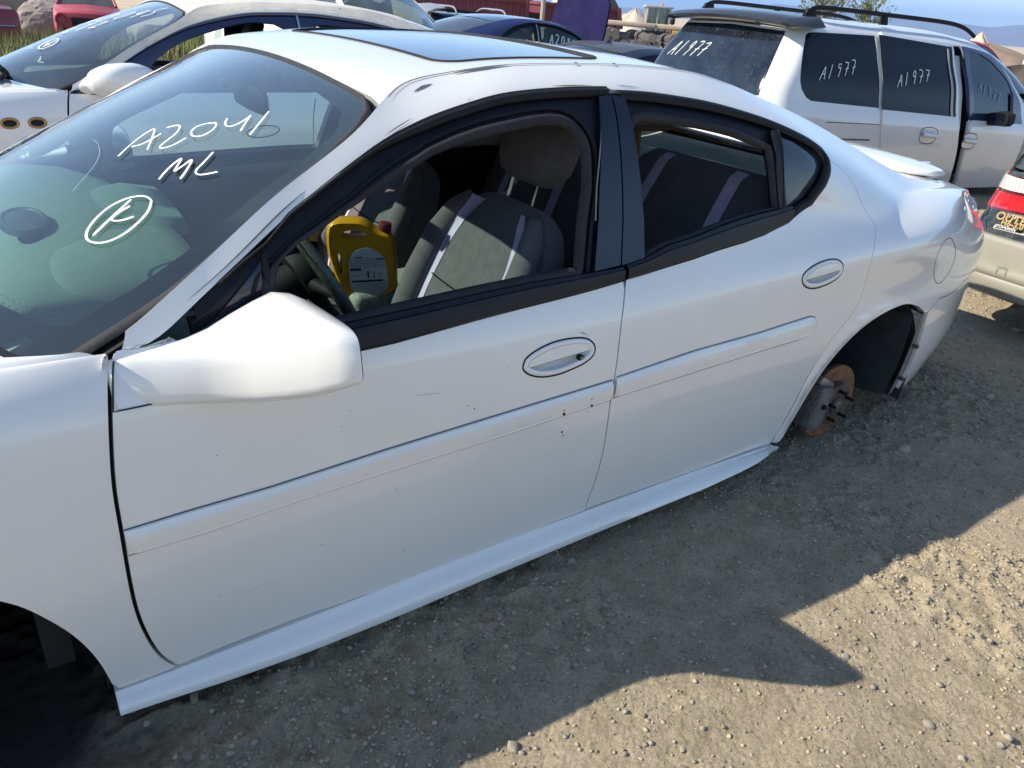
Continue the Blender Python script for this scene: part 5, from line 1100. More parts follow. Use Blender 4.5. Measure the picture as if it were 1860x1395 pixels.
for k, (n, a_, b_, pw) in enumerate([(44000, .0016, .0066, 2.6), (14000, .0028, .010, 3.2), (18000, .0018, .0080, 2.6)]):
    x, y, r_ = scatter(n, -.4, 6.2, -1.5, 2.2, a_, b_, pw, 20+k); kk = np.hypot(x-.02, y-.32) > .62; x, y, r_ = x[kk], y[kk], r_[kk]; o = joined_stones('gravel', x, y, r_, [STONE[1], STONE[0], STONE[2]][k], 30+k); o.parent = ground; o['kind'] = 'stuff'
x, y, r_ = scatter(2500, 3, 16, -5, 10, .008, .03, 2.5, 55, False); o = joined_stones('gravel', x, y, r_, STONE[0], 60); o.parent = ground; o['kind'] = 'stuff'
V2_, F2_ = ico(2); smesh = []
for q in range(9):
    me = bpy.data.meshes.new('stone'); me.from_pydata((rough(V2_, rs, .30)*[1, .8, .6]).tolist(), [], F2_.tolist()); me.materials.append(STONE[q % 3]); me.update(); me.polygons.foreach_set('use_smooth', [False]*len(me.polygons)); smesh.append(me)
x, y, r_ = scatter(230, .1, 5.2, -1.35, .5, .007, .015, 3.0, 91)
ex = [(.42, -.28, .020), (1.05, -.42, .018), (3.05, -.12, .030), (2.95, .02, .024), (.62, -.36, .018), (2.85, .20, .03), (1.32, -.66, .022), (1.9, -.86, .016)]
x = np.concatenate([x, [e[0] for e in ex]]); y = np.concatenate([y, [e[1] for e in ex]]); r_ = np.concatenate([r_, [e[2] for e in ex]])
for i in range(len(x)):
    o = bpy.data.objects.new('stone', smesh[i % 9]); COL.objects.link(o); o.parent = ground; o.location = (x[i], y[i], float(gheight(x[i:i+1], y[i:i+1])[0])+r_[i]*.18)
    o.rotation_euler = (rs.uniform(-.4, .4), rs.uniform(-.4, .4), rs.uniform(0, 6.28)); o.scale = (r_[i], r_[i], r_[i])
# grass beyond the parked row
GRASS = mat('tall_grass', (.115, .165, .035), .8, col2=(.22, .20, .085), scale=1.2)
GRASSD = mat('dry_grass', (.30, .25, .12), .85, col2=(.16, .17, .06), scale=2.)
def grass(name, n, x0, x1, y0, y1, h0, h1, m, seed, dens=None):
    r_ = np.random.RandomState(seed); x = r_.uniform(x0, x1, n*3); y = r_.uniform(y0, y1, n*3); k = r_.rand(n*3) < (sm(.38, .6, fbm(x*.5, y*.5, 3, seed)) if dens is None else dens)
    x, y = x[k][:n], y[k][:n]; n = len(x); z = gheight(x, y); h = r_.uniform(h0, h1, n)*(.6+.8*fbm(x*.6, y*.6, 2, seed+1)); a = r_.rand(n)*6.28; w = .006+.008*r_.rand(n); lean = r_.uniform(0, .5, n)*h; b = r_.rand(n)*6.28
    P = np.zeros((n, 5, 3)); c, s = np.cos(a)*w, np.sin(a)*w; lx, ly = np.cos(b)*lean, np.sin(b)*lean
    for q, (t, ww) in enumerate(((0, -1), (0, 1), (.55, .8), (.55, -.8), (1, 0))):
        P[:, q, 0] = x+c*ww+lx*t*t; P[:, q, 1] = y+s*ww+ly*t*t; P[:, q, 2] = z-.01+h*t
    F = np.concatenate([np.array([[0, 1, 2], [0, 2, 3], [3, 2, 4]])+5*i for i in range(n)])
    me = bpy.data.meshes.new(name); me.from_pydata(P.reshape(-1, 3).tolist(), [], F.tolist()); me.materials.append(m); o = bpy.data.objects.new(name, me); COL.objects.link(o); return o
tag(grass('grass', 26000, -3, 16, 12.5, 26, .28, .62, GRASS, 301), 'tall green grass growing behind the white luxury sedan', 'grass', kind='stuff')
tag(grass('dry_grass', 14000, -3, 14, 7.5, 17, .05, .22, GRASSD, 303), 'short dry grass on the gravel behind the white luxury sedan', 'grass', kind='stuff')
# boulders
BOULD = mat('boulder_stone', (.42, .36, .30), .95, col2=(.24, .20, .17), scale=1.6, bump=.6, bscale=4)
BOULD2 = mat('boulder_stone_brown', (.30, .23, .16), .95, col2=(.15, .12, .09), scale=2.0, bump=.6, bscale=5)
V3_, F3_ = ico(5)
bl_ = [(1.2, 27.5, 1.0, .75, 0, 'pale broken boulder left of centre behind the grass, above the red bodywork'), (3.0, 27.2, 1.2, .95, 0, 'largest pale boulder with dark crack beside the round-nosed red car'), (4.3, 28.5, .9, .8, 0, 'squat pale boulder half hidden by the red car roof'), (-.8, 27.8, 1.3, .8, 0, 'pale boulder at the left edge behind the grass'),
       (6.0, 28.0, .8, .6, 1, 'brown rock right of the red car roof'), (7.1, 27.6, .7, .55, 1, 'small brown rock above the white luxury sedan windshield'), (8.2, 28.6, .9, .7, 1, 'brown rock seen over the white luxury sedan roof edge'), (2.1, 29.8, 1.1, 1.2, 1, 'tall brown boulder at the back of the rock row')]
for i, (x, y, r0, h0, k, lab) in enumerate(bl_):
    rq = np.random.RandomState(400+i); W = rough(V3_, rq, .35); W = W*(1+.07*(fbm(W[:, 0]*3+9, W[:, 1]*3+W[:, 2]*2, 5, i)-.5)*2+.05*(fbm(W[:, 0]*9, W[:, 2]*9+W[:, 1]*5, 3, i+9)-.5))[:, None]*[r0, r0*.7, h0]; W[:, 2] += h0*.45; W += [x, y, float(gheight(np.array([x]), np.array([y]))[0])]
    tag(mesh('boulder', W, F3_, BOULD2 if k else BOULD, smooth=False), lab, 'boulder', 'boulders behind the grass')
# sand and dirt heaps
SAND = mat('pale_sand', (.50, .42, .33), .95, vary=.2, scale=1.5, bump=.3, bscale=6)
SANDP = mat('pinkish_sand', (.56, .44, .35), .95, vary=.2, scale=1.2, bump=.3, bscale=6)
def heap(name, x, y, r0, h0, m, lab, e=1., seed=0, sx=1., zb=None):
    n = 40; k = 14; rq = np.random.RandomState(seed); ph = rq.rand(6)*6.28; V = []; z0 = float(gheight(np.array([x]), np.array([y]))[0])-.1 if zb is None else zb
    for i in range(k+1):
        t = i/k
        for q in range(n):
            a = q/n*6.283; rr = r0*(1-t)*(1+.10*math.sin(3*a+ph[0])+.06*math.sin(7*a+ph[1])); V.append((x+rr*math.cos(a)*sx, y+rr*math.sin(a), z0+h0*(t**e)*(1+.03*math.sin(5*a+ph[2]+6*t))))
    F = [(i*n+q, i*n+(q+1) % n, (i+1)*n+(q+1) % n, (i+1)*n+q) for i in range(k) for q in range(n)]
    return tag(mesh(name, V, F, m), lab, 'heap')
heap('sand_heap', 87.3, 42.2, 3.6, 3.5, SAND, 'pointed pale sand heap above the white truck cab', 1., 3)
heap('sand_heap', 99, 50.6, 3.2, 2.6, SANDP, 'small pink sand heap left of the pointed sand heap', 1., 4)
heap('sand_heap', 54.3, 58.0, 3.4, 2.95, SAND, 'rounded sand heap between digger arm and loader cab', .7, 5)
heap('sand_heap', 60.5, 52.5, 4.5, 2.3, SANDP, 'low pink sand heap right of the loader cab', .8, 6)
heap('sand_heap', 52, 66, 5.0, 3.9, SANDP, 'pale sand heap seen under the digger boom', .9, 8)
heap('dirt_bank', 37.5, 16.8, 4.2, 2.45, mat('brown_dirt', (.22, .16, .12), .95, vary=.3, scale=2, bump=.4, bscale=5), 'long low bank of brown dirt behind the white truck cab', .35, 7, .8)
# far hills
HILL = mat('far_hill_slope', (.20, .17, .13), .95, vary=.35, scale=.0006)
def ridge(name, az0, az1, D0, prof, m, seed, base=-80):
    n = 240; az = np.linspace(az0, az1, n); h = np.interp(az, [a for a, b in prof], [b for a, b in prof])
    rq = fbm(az*1.1, az*0+seed, 5, seed)-.5; V = []
    K = 12
    for j in range(K+1):
        t = j/K; D = D0*(1-.28*(1-t)); hh = base+(h*D0*math.pi/180-base)*t**1.15
        nn = (fbm(az*2.2, az*0+j*.9, 4, seed+5)-.5)
        A = np.radians(az); hh2 = hh+(h*D0*math.pi/180*.30*nn*math.sin(math.pi*min(1, t*1.0))*(1 if t < 1 else 0))+rq*D0*.0009*t
        V += list(np.stack([.36+D*np.sin(A), -1.25+D*np.cos(A), hh2+1.5*t], -1))
    F = [(j*n+i, j*n+i+1, (j+1)*n+i+1, (j+1)*n+i) for j in range(K) for i in range(n-1)]
    o = mesh(name, V, F, m); o['kind'] = 'structure'; return o
ridge('hills', 20, 112, 7500, [(20, .25), (38, .30), (42, .33), (45.4, .38), (47.2, .52), (48.9, .78), (49.6, .95), (51.3, 1.28), (52.6, 1.21), (54.3, 1.23), (56, 1.22), (57.8, 1.12), (58.9, 1.17), (60.2, 1.10), (62.1, .96), (63.8, .89), (65.4, 1.16), (70, 1.5), (80, 1.1), (112, .5)], HILL, 3)
HAZE_D = 12500.
hz = bpy.data.materials.new('haze'); hz.use_nodes = True; nt = hz.node_tree; nt.nodes.clear(); vo = nt.nodes.new('ShaderNodeVolumePrincipled'); vo.inputs['Color'].default_value = (.34, .57, 1., 1); vo.inputs['Density'].default_value = 1.1/7500; vo.inputs['Anisotropy'].default_value = .0
oo = nt.nodes.new('ShaderNodeOutputMaterial'); nt.links.new(vo.outputs[0], oo.inputs['Volume'])
bm = bmesh.new(); bmesh.ops.create_cube(bm, size=1)
for v in bm.verts: v.co = Vector((5500+v.co.x*17400, 5500+v.co.y*17400, 160+v.co.z*520))
haze = bm_obj('haze', bm, hz, None, smooth=False); haze['kind'] = 'stuff'
# ---------------------------------------------------------------- other vehicles
STROKE = {'A': [[(0, 0), (.28, .55), (.5, 1), (.62, .5), (.78, 0)], [(.18, .38), (.72, .42)]], '1': [[(.35, 1), (.3, .5), (.25, 0)]], '9': [[(.75, .75), (.6, 1), (.3, .95), (.22, .7), (.45, .55), (.72, .75), (.66, .4), (.5, 0)]],
          '7': [[(.1, .95), (.45, 1), (.85, .92), (.6, .5), (.4, 0)], [(.3, .48), (.9, .52)]], '2': [[(.1, .8), (.35, 1), (.7, .9), (.65, .6), (.1, .05), (.4, .1), (.9, .0)]], '0': [[(.6, 1), (.25, .85), (.15, .4), (.4, .02), (.75, .3), (.8, .75), (.55, 1)]],
          '8': [[(.7, .9), (.4, 1), (.25, .8), (.65, .45), (.6, .08), (.3, .03), (.2, .3), (.6, .6), (.75, .85)]], '4': [[(.45, 1), (.15, .45), (.8, .5)], [(.72, .95), (.6, 0)]], '5': [[(.9, 1), (.3, .95), (.25, .6), (.6, .55), (.65, .2), (.15, .02)]],
          'L': [[(.3, 1), (.12, .1), (.8, .15)]], 'T': [[(.05, .95), (.9, 1)], [(.5, .98), (.4, 0)]], 'E': [[(.7, 1), (.15, .95), (.1, .5), (.6, .55)], [(.1, .5), (.12, 0), (.75, .05)]], 'K': [[(.2, 1), (.15, 0)], [(.75, .95), (.2, .45), (.8, .05)]]}
def scrawl(text, surf, p0, p1, hgt, parent, w=.012, off=.003, slant=.12, m_=None, name='marker_writing', lean=0.):
    """handwriting from p0 to p1 (baseline ends in (s,u)), hgt in (s,u) units"""
    p0 = np.array(p0, float); p1 = np.array(p1, float); n = len(text); adv = (p1-p0)/n; ax = adv/np.linalg.norm(adv); sgn = np.sign(ax[0]) or 1
    up = np.array([0, 1.])*hgt+ax*hgt*slant; keys = []; rq = np.random.RandomState(len(text)*7+int(abs(p0[0])*100))
    for i, ch in enumerate(text):
        o = write(name, [np.array([p0+adv*(i+.08+.80*a)+up*(b*(.9+.2*rq.rand())) for a, b in st]) for st in STROKE[ch]], surf, parent, w=w, off=off, mt_=m_ or CHALK)
    return o
class Flip:
    """mirror image of a surface in x and y (to face the other way)"""
    def __init__(s, b, sx=1, sy=1, oy=0., ox=0.): s.b, s.sx, s.sy, s.oy, s.ox = b, sx, sy, oy, ox
    def __call__(s, S, U): P = s.b(S, U).copy(); P[:, 0] = s.sx*P[:, 0]+s.ox; P[:, 1] = s.sy*P[:, 1]+s.oy; return P
    def normal(s, S, U, e=.004): n = s.b.normal(S, U, e)*[s.sx, s.sy, 1]; return n
def wheel(name, c, r, w, parent, m_rim=None, side=-1):
    T = loftm(name, [sring((c[0], c[1]+side*d, c[2]), (1, 0, 0), (0, 0, 1), rr, rr, 32, 2) for d, rr in ((0, r*.66), (w*.08, r*.9), (w*.2, r*.985), (w*.8, r*.985), (w*.92, r*.9), (w, r*.66))], RUBBER, parent, caps=True, angle=40)
    R_ = loftm('rim', [sring((c[0], c[1]+side*d, c[2]), (1, 0, 0), (0, 0, 1), rr, rr, 32, 2) for d, rr in ((w*.9, r*.68), (w*1.0, r*.66), (w*.93, r*.58), (w*.9, r*.2), (w*.98, r*.12))], m_rim or STEEL, T, caps=True, angle=30)
    for k in range(10):
        a = k*.628; cyl('rim_slot', (c[0]+r*.42*math.cos(a), c[1]+side*w*.9, c[2]+r*.42*math.sin(a)), (c[0]+r*.42*math.cos(a), c[1]+side*w*.96, c[2]+r*.42*math.sin(a)), r*.07, DARK, R_, n=8)
    return T
def dirty(name, col, **k): return mat(name, col, **k)
DUSTY = mat('dusty_white_paint', (.62, .58, .50), .75, col2=(.50, .46, .39), scale=11, coat=.1, bump=.1, bscale=60)
def speckle(m, scale=55, thr=.73, col=(.10, .07, .05)):
    nt = m.node_tree; b = nt.nodes['Principled BSDF']; src = b.inputs['Base Color'].links[0].from_socket; tc = nt.nodes.new('ShaderNodeTexCoord'); n = nt.nodes.new('ShaderNodeTexNoise'); n.inputs['Scale'].default_value = scale; n.inputs['Detail'].default_value = 3
    nt.links.new(tc.outputs['Object'], n.inputs['Vector']); g = nt.nodes.new('ShaderNodeMath'); g.operation = 'GREATER_THAN'; g.inputs[1].default_value = thr; nt.links.new(n.outputs['Fac'], g.inputs[0])
    x = nt.nodes.new('ShaderNodeMix'); x.data_type = 'RGBA'; x.inputs[7].default_value = (*col, 1); nt.links.new(g.outputs[0], x.inputs[0]); nt.links.new(src, x.inputs[6]); nt.links.new(x.outputs[2], b.inputs['Base Color'])
speckle(DUSTY, 34, .70)
PAINT2 = mat('clean_white_paint', (.80, .80, .79), .3, coat=1., vary=.03, scale=2); paint_detail(PAINT2)
NAVYTRIM = mat('navy_gloss_trim', (.012, .018, .06), .18, coat=.8)
GLASS_M = glass('sedan2_windshield_glass', (.55, .68, .66), dust=.05, dustcol=(.5, .58, .6))
CLEARG = glass('clear_side_glass', (.55, .66, .62), dust=.03)
BRONZE = mat('bronze_ring', (.42, .26, .10), .3, metal=.9)

# ---- white luxury sedan parked behind
lux = thing('luxury_sedan', 'dusty white luxury sedan with oval fender vents, marked A2045 LT2 on its windshield', 'car', (.26, 3.84, -.172)); lux.scale = (1.25, 1, 1.13)
def lboth(o): mirror_copy(o, 1.875, lux); return o
lfr = cat_([(.50, 1.15), (.54, 1.15), (.58, 1.15)], [(x_, 1.15) for x_ in np.arange(.62, 2.3, .06)], [(2.40, 1.11), (2.50, 1.04), (2.57, .94), (2.60, .84), (2.56, .76), (2.46, .735)])
lux_fd = cat_(df[:-1], [(.503, .0), (1.592, .0)], rev(gap[:-1]), [(1.60, .72), (.56, .71)])
lboth(panel('front_door', lux_fd, SIDE, PAINT2, lux, step=.05, gap=.003))
lboth(panel('rear_door', cat_([(1.60, .72)], gap[1:-1], [(1.62, .0), (2.40, .0)], rev(dc[dc[:, 1] < .72]), [(2.45, .73)]), SIDE, PAINT2, lux, step=.05, gap=.003))
archl = [(2.83+.39*math.cos(a), max(0, .06+.39*math.sin(a))) for a in np.radians(np.arange(186, -8, -8))]
lux_side = cat_([(.478, 1.0), (.485, 1.14)], lfr, rev(dc[dc[:, 1] < .72])[:0], dc[dc[:, 1] < .72], [(2.42, 0)], archl, [(3.84, .0), (3.84, 1.27)], [(x, 1.27) for x in np.arange(3.75, .47, -.05)])
lboth(panel('body_side', lux_side, SIDE, PAINT2, lux, step=.045, thick=.02))
# dust lies on the pillar and the roof rail
DUSTRAIL = cat_([(.50, 1.16), (.58, 1.155)], [(x_, 1.155) for x_ in np.arange(.66, 2.3, .06)], [(2.55, 1.10), (3.0, 1.12), (3.0, 1.268)], [(x, 1.268) for x in np.arange(2.9, .50, -.06)])
lboth(panel('pillar_skin', DUSTRAIL, SIDE, DUSTY, lux, step=.05, off=.0015, thick=0))
lux_fender = cat_([(.476, .742)], df[:-1]-[.004, 0], [(.497, .0), (.386, .0)], [(ac[0]+ra*math.cos(a), max(0, ac[1]+ra*math.sin(a))) for a in np.radians(np.arange(8, 186, 8))], [(-.45, .0), (-.85, .0), (-.85, 1.27)], [(x, 1.27) for x in np.arange(-.8, .36, .1)], [(.36, 1.27), (.43, 1.27), (.455, 1.15), (.468, .9)])
LF = panel('front_fender', lux_fender, SIDE, PAINT2, lux, step=.05, gap=.001); mirror_copy(LF, 1.875, lux)
lboth(panel('front_bumper', fb, SIDE, PAINT2, lux, step=.08)); lboth(panel('rear_bumper', [(3.84, .0), (3.84, 1.27), (4.64, 1.27), (4.64, .0)], SIDE, PAINT2, lux, step=.08))
panel('hood', [(-.98, .0), (.40, .0), (.30, .12), (.18, .35), (.13, .61), (.18, .87), (.30, 1.10), (.40, 1.22), (-.98, 1.22)], HOOD, PAINT2, lux, step=.08, thick=.03)
panel('roof', roof, TOP, DUSTY, lux, step=.06, off=-.001)
panel('rear_window', bl, TOP, GLASS_S, lux, step=.08, off=-.006, thick=0)
panel('trunk_lid', [(3.08, .01), (3.17, .22), (3.21, .61), (3.17, 1.0), (3.08, 1.21), (3.5, 1.216), (3.95, 1.216), (3.95, .004), (3.5, .004)], TOP, PAINT2, lux, step=.08, off=-.002)
LW = panel('windshield', wo, WIND, GLASS_M, lux, step=.06, off=-.004, thick=0)
LI = cat_([(.20, .14), (.10, .30), (.08, .61), (.10, .92), (.20, 1.08)], [(.4, 1.17), (.9, 1.17), (.96, 1.05), (.965, .61), (.96, .17), (.9, .05), (.4, .05), (.28, .07)])
panel('border_band', wo, WIND, FRIT, LW, holes=[smoothpoly(LI, 2)], step=.05, off=-.010, thick=0)
strip('windshield_seal', rubline, .022, WIND, DARK, lux, off=-.004, h=.006, round_=True, step=.05)
scrawl('A2045', WIND, (.62, .40), (.86, .18), .0, LW, w=.012) if 0 else None
def wscrawl(text, a, b, hvec, **k):
    """writing on the windshield running across it: hvec is the up vector in (s,u)"""
    a = np.array(a, float); b = np.array(b, float); adv = (b-a)/len(text); keys = []
    for i, ch in enumerate(text): write('marker_writing', [np.array([a+adv*(i+.08+.8*p)+np.array(hvec)*q for p, q in st]) for st in STROKE[ch]], WIND, LW, w=.007, off=.002)
wscrawl('A2045', (.52, .66), (.84, .24), (.13, .02)); wscrawl('LT2', (.40, .60), (.58, .40), (.10, .02))
th_ = np.arange(0, 21)/20*6.283; write('marker_writing', [np.stack([.33+.055*np.cos(th_)+.02*np.sin(th_), .46+.055*np.sin(th_)], -1), np.array([(.38, .47), (.29, .44)]), np.array([(.35, .50), (.30, .45), (.33, .43)])], WIND, LW, w=.007, off=.002)
LFRM = cat_(lfr, [(1.60, .70), (.56, .705)])
lo1 = np.array([(.80, .78), (.86, .92), (.98, 1.02), (1.15, 1.08), (1.45, 1.09), (1.54, 1.03), (1.55, .80), (1.54, .745), (.80, .735)])
lo2 = np.array([(1.67, .80), (1.67, 1.04), (1.72, 1.09), (2.1, 1.075), (2.30, 1.04), (2.42, .96), (2.46, .86), (2.40, .79), (2.2, .765), (1.70, .755)])
fr1 = panel('window_frame', LFRM, SIDE, NAVYTRIM, lux, holes=[smoothpoly(lo1, 1), smoothpoly(lo2, 1)], step=.05, off=-.008); mirror_copy(fr1, 1.875, lux)
o = strip('drip_moulding', lfr-[0, .012], .018, SIDE, NAVYTRIM, lux, off=.0, h=.008, round_=True, step=.04); mirror_copy(o, 1.875, lux)
o = panel('belt_moulding', [(.56, .700), (2.46, .735), (2.46, .752), (.60, .722)], SIDE, NAVYTRIM, lux, step=.05, off=.004); mirror_copy(o, 1.875, lux)
o = strip('bright_strip', [(1.60, .76), (1.60, 1.13)], .012, SIDE, CHROME, lux, off=.002); mirror_copy(o, 1.875, lux)
lboth(panel('door_glass', [(1.45, .70), (1.53, .70), (1.53, 1.02), (1.50, 1.0)], SIDE, CLEARG, lux, step=.05, off=-.015, thick=0))
# vents and handles
for sx in (.18, .285, .075):
    c = (sx+.045, .555); r1, r2 = .040/1.25, .020; a = np.arange(28)/28*6.283
    el = np.stack([c[0]+r1*np.cos(a), c[1]+r2*np.sin(a)], -1)
    v = strip('fender_vent', el, .012, SIDE, BRONZE, lux, off=.001, closed=True, h=.005, round_=True, step=.01); panel('vent_mesh', inset(el, .004), SIDE, SATIN, v, step=.02, off=.0015, thick=0)
    mirror_copy(v, 1.875, lux)
for hx_ in (1.33, 2.20):
    a = np.arange(30)/30*6.283; el = np.stack([hx_+.085*np.cos(a), .49+.030*np.sin(a)+.01*np.cos(a)], -1)
    hd = outline('handle', el, SIDE, SEAM, lux, w=.006, off=.001); strip('bezel', inset(el, .008), .012, SIDE, PAINT2, hd, off=.001, closed=True, h=.004, round_=True); panel('pull_flap', inset(el, .015), SIDE, PAINT2, hd, step=.03, off=.004, thick=.003)
# rounded mirror with a fairing
secs = [sring((.565+.19*t, .05-.19*t**1.3-.02, .955+.055*t**.6), (.25, -.1, 0) if 0 else (1, .25, 0), (0, 0, 1), .030+.085*w_, .018+.068*w_, 26, 2.3) for t, w_ in ((0, .2), (.15, .35), (.32, .45), (.42, .82), (.6, .97), (.8, .95), (.93, .75), (1, .35))]
lm = loftm('door_mirror', secs, PAINT2, lux, angle=80); lm2 = mirror_copy(lm, 1.875, lux)
prism('mirror_fairing', [(.535, .075, .925), (.70, .075, .925), (.66, .082, .985)], (0, -.03, 0), PAINT2, lux, bev=.008)
box('interior_tub', (1.5, .9375, .50), (2.3, 1.60, .50), UNDER, lux, bev=0); box('dashboard', (.62, .9375, .87), (.50, 1.5, .12), DASH, lux, bev=.05, seg=4)
box('inner_roof', (1.7, .9375, 1.33), (1.0, 1.1, .02), DARK, lux, bev=0)
for y in (.45, 1.42):
    sB = np.array([math.sin(.35), 0, math.cos(.35)]); nB = np.array([math.cos(.35), 0, -math.sin(.35)])
    S_ = loftm('seat', [sring(np.array([1.45, y, .62])+sB*t, (0, 1, 0), nB, w, h, 20, 3) for t, w, h in ((0, .22, .07), (.2, .24, .08), (.4, .2, .06), (.47, .12, .03), (.50, .10, .04), (.56, .13, .05), (.66, .12, .04), (.69, .08, .02))], DARK, lux, angle=70)
th = np.arange(30)/30*6.283; c = np.array([.86, .47, .88]); tube('steering_wheel', c+.185*(np.cos(th)[:, None]*a1+np.sin(th)[:, None]*a2), .016, DARK, lux, n=10, closed=True)
for k in range(8): tube('vent_slot', [(.50+.02*k, .62, .945), (.48+.02*k, .75, .95)], .004, DARK, lux, n=5)
# loose wiring lying over the cowl
rq = np.random.RandomState(5); WIRE = mat('black_loom', (.012, .012, .012), .5)
for k in range(9):
    x0, y0 = rq.uniform(.02, .30), rq.uniform(.15, .30); P = [(x0+rq.uniform(-.03, .03)-.02*q, y0+.16*q, .97+.045*math.sin(q*1.3+k)+.02*rq.rand()) for q in range(9)]
    tube('wiring_loom', smoothpoly(P, 2, closed=False), .010+.006*rq.rand(), WIRE, lux, n=6)

# ---- white minivan
van = thing('minivan', 'white minivan with black roof rails and tinted windows marked A1977', 'van', VAN_LOC, (0, 0, VAN_RZ))
VPAINT = mat('minivan_white_paint', (.78, .78, .77), .3, coat=1., vary=.05, scale=2); paint_detail(VPAINT)
TINT = mat('dark_tinted_glass', (.004, .006, .014), .05, coat=.0, spec=.30); TINTR = mat('dusty_tinted_glass', (.016, .022, .032), .10, coat=.3, vary=.7, scale=5)
TINTC = glass('van_front_glass', (.22, .30, .36), dust=.03, dustcol=(.2, .3, .45))
OFF = .012
def vmir(o): c = o.copy(); COL.objects.link(c); c.parent = van; c.scale = (1, -1, 1); c.location = (0, 1.90, 0); return c
q_ = E['v_quarter']; q_ = q_ if area2(q_) > 0 else q_[::-1]
sl_ = E['v_slide']; gp = crs(E['v_gap1'], .05); se = crs(E['v_slideedge'], .05); fe = crs(E['v_frontedge'], .05); ffv = E['v_frontframe']; fg = E['v_frontglass']
qbody = cat_([(-.16, .0), (-.16, 1.37)], [(x, 1.37) for x in np.arange(0, 2.2, .2)], [(2.30, 1.36), (2.45, 1.355), (2.68, 1.335), (2.85, 1.285), (3.03, 1.14), (3.20, .99), (3.32, .86), (3.36, .70), (3.42, .0), (2.66, .0)], rev(fe[:, :]-[.0, .0])[:-1], [(2.28, 1.275), (2.14, 1.265)], [(gp[0, 0]+.02, 1.31)], gp[1:], [(1.30, .0), (1.22, .0), (1.10, .10), (.9, .34), (.62, .40), (.36, .30), (.22, .08), (.2, .0)])
vmir(panel('body_side', qbody, VAN, VPAINT, van, holes=[inset(q_, .004)], step=.05))
panel('quarter_window', inset(q_, .001), VAN, TINT, van, step=.06, off=-.003, thick=.01)
# sliding door slid open a little and proud of the side
sd = cat_([(gp[0, 0]+.006, 1.315)], gp[1:]+[.006, 0], [(1.32, .0)], [(2.52, .02)], rev(se), [(2.14, 1.275)])
SD = panel('sliding_door', sd, VAN, VPAINT, van, step=.05, off=.018, thick=.05)
panel('sliding_glass', cat_([(sl_[0]), (sl_[1]+[-.05, 0]), (sl_[2]+[-.06, 0]), sl_[3]]), VAN, TINT, SD, step=.06, off=.020, thick=.004)
strip('glass_trim', [(sl_[1]+[-.075, -.02]), (sl_[2]+[-.085, .0])], .022, VAN, mat('cream_trim', (.42, .40, .34), .5), SD, off=.026, h=.004); strip('glass_trim', [(sl_[1]+[-.035, 0]), (sl_[2]+[-.03, 0])], .030, VAN, SATIN, SD, off=.021, h=.004)
strip('crease', E['v_crease'], .006, VAN, SEAM_, van, off=.0015); strip('door_seam', [(.55, .395), (.9, .385), (1.22, .385)], .010, VAN, SEAM_, van, off=.0015)
panel('door_opening', [(2.10, .02), (2.70, .02), (2.55, 1.26), (2.10, 1.26)], VAN, UNDER, van, step=.1, off=-.10, thick=0)
panel('door_pillar', [(2.36, .02), (2.46, .02), (2.42, .7), (2.34, 1.2), (2.28, 1.2)], VAN, VPAINT, van, step=.1, off=-.045, thick=.03)
FD = panel('front_door', cat_(fe[fe[:, 1] < .63]+[.012, 0], [(2.66, .0), (3.38, .0), (3.35, .5), (3.30, .625), (2.52, .618)]), VAN, VPAINT, van, step=.05, off=.012, thick=.05)
panel('front_door_frame', cat_(ffv[:8], [(3.29, .615), (2.49, .615)]), VAN, NAVYTRIM, FD, holes=[inset(fg if area2(fg) > 0 else fg[::-1], .002)], step=.05, off=.010, thick=.03)
panel('front_door_glass', fg, VAN, TINTC, FD, step=.06, off=.004, thick=0)
strip('window_divider', [(3.05, .95), (3.10, .64)], .05, VAN, SATIN, FD, off=.014, h=.004)
vmir(panel('front_fender', [(3.40, .0), (3.36, .70), (3.34, .86), (3.28, .94), (3.7, 1.0), (4.2, 1.2), (4.95, 1.3), (4.95, .0), (4.5, .0), (4.40, .28), (4.1, .40), (3.8, .28), (3.68, .0)], VAN, VPAINT, van, step=.07))
panel('front_fender', [(3.40, .0), (3.36, .70), (3.34, .86), (3.28, .94), (3.7, 1.0), (4.2, 1.2), (4.95, 1.3), (4.95, .0), (4.5, .0), (4.40, .28), (4.1, .40), (3.8, .28), (3.68, .0)], VAN, VPAINT, van, step=.07)
# roof, tail
class Sec:
    pass
rf = cat_([(-.16, 1.37)], [(x, 1.37) for x in np.arange(.1, 2.2, .2)], [(2.30, 1.36), (2.55, 1.345), (2.50, 1.6), (2.50, 2.06), (-.16, 2.06)])
o = panel('roof', rf, VAN, VPAINT, van, step=.08); vmir(o)
ws_ = [(2.55, 1.345), (2.68, 1.335), (2.85, 1.285), (3.03, 1.14), (3.20, .99), (3.5, 1.1), (3.8, 1.37), (3.85, 2.06), (2.50, 2.06), (2.50, 1.6)]
o = panel('windshield', ws_, VAN, TINTC, van, step=.08, thick=0); vmir(o)
o = panel('hood', [(3.5, 1.1), (3.8, 1.37), (3.85, 2.06), (4.95, 2.06), (4.95, 1.3), (4.2, 1.2), (3.7, 1.0)], VAN, VPAINT, van, step=.08); vmir(o)
box('front_end', (4.85, .95, .46), (.35, 1.62, .60), VPAINT, van, bev=.10, seg=4)
RG = [(-.135, .70), (-.135, 1.235), (-.95, 1.262), (-1.765, 1.235), (-1.765, .70), (-.95, .68)]
panel('tailgate', [(-.165, .25), (-.165, 1.26), (-.95, 1.285), (-1.735, 1.26), (-1.735, .25)], VAN, VPAINT, van, holes=[inset(np.array(RG)[::1] if area2(np.array(RG)) > 0 else np.array(RG)[::-1], .004)], step=.06, off=.001)
RGL = panel('rear_window', RG, VAN, TINTR, van, step=.06, off=.004, thick=.008)
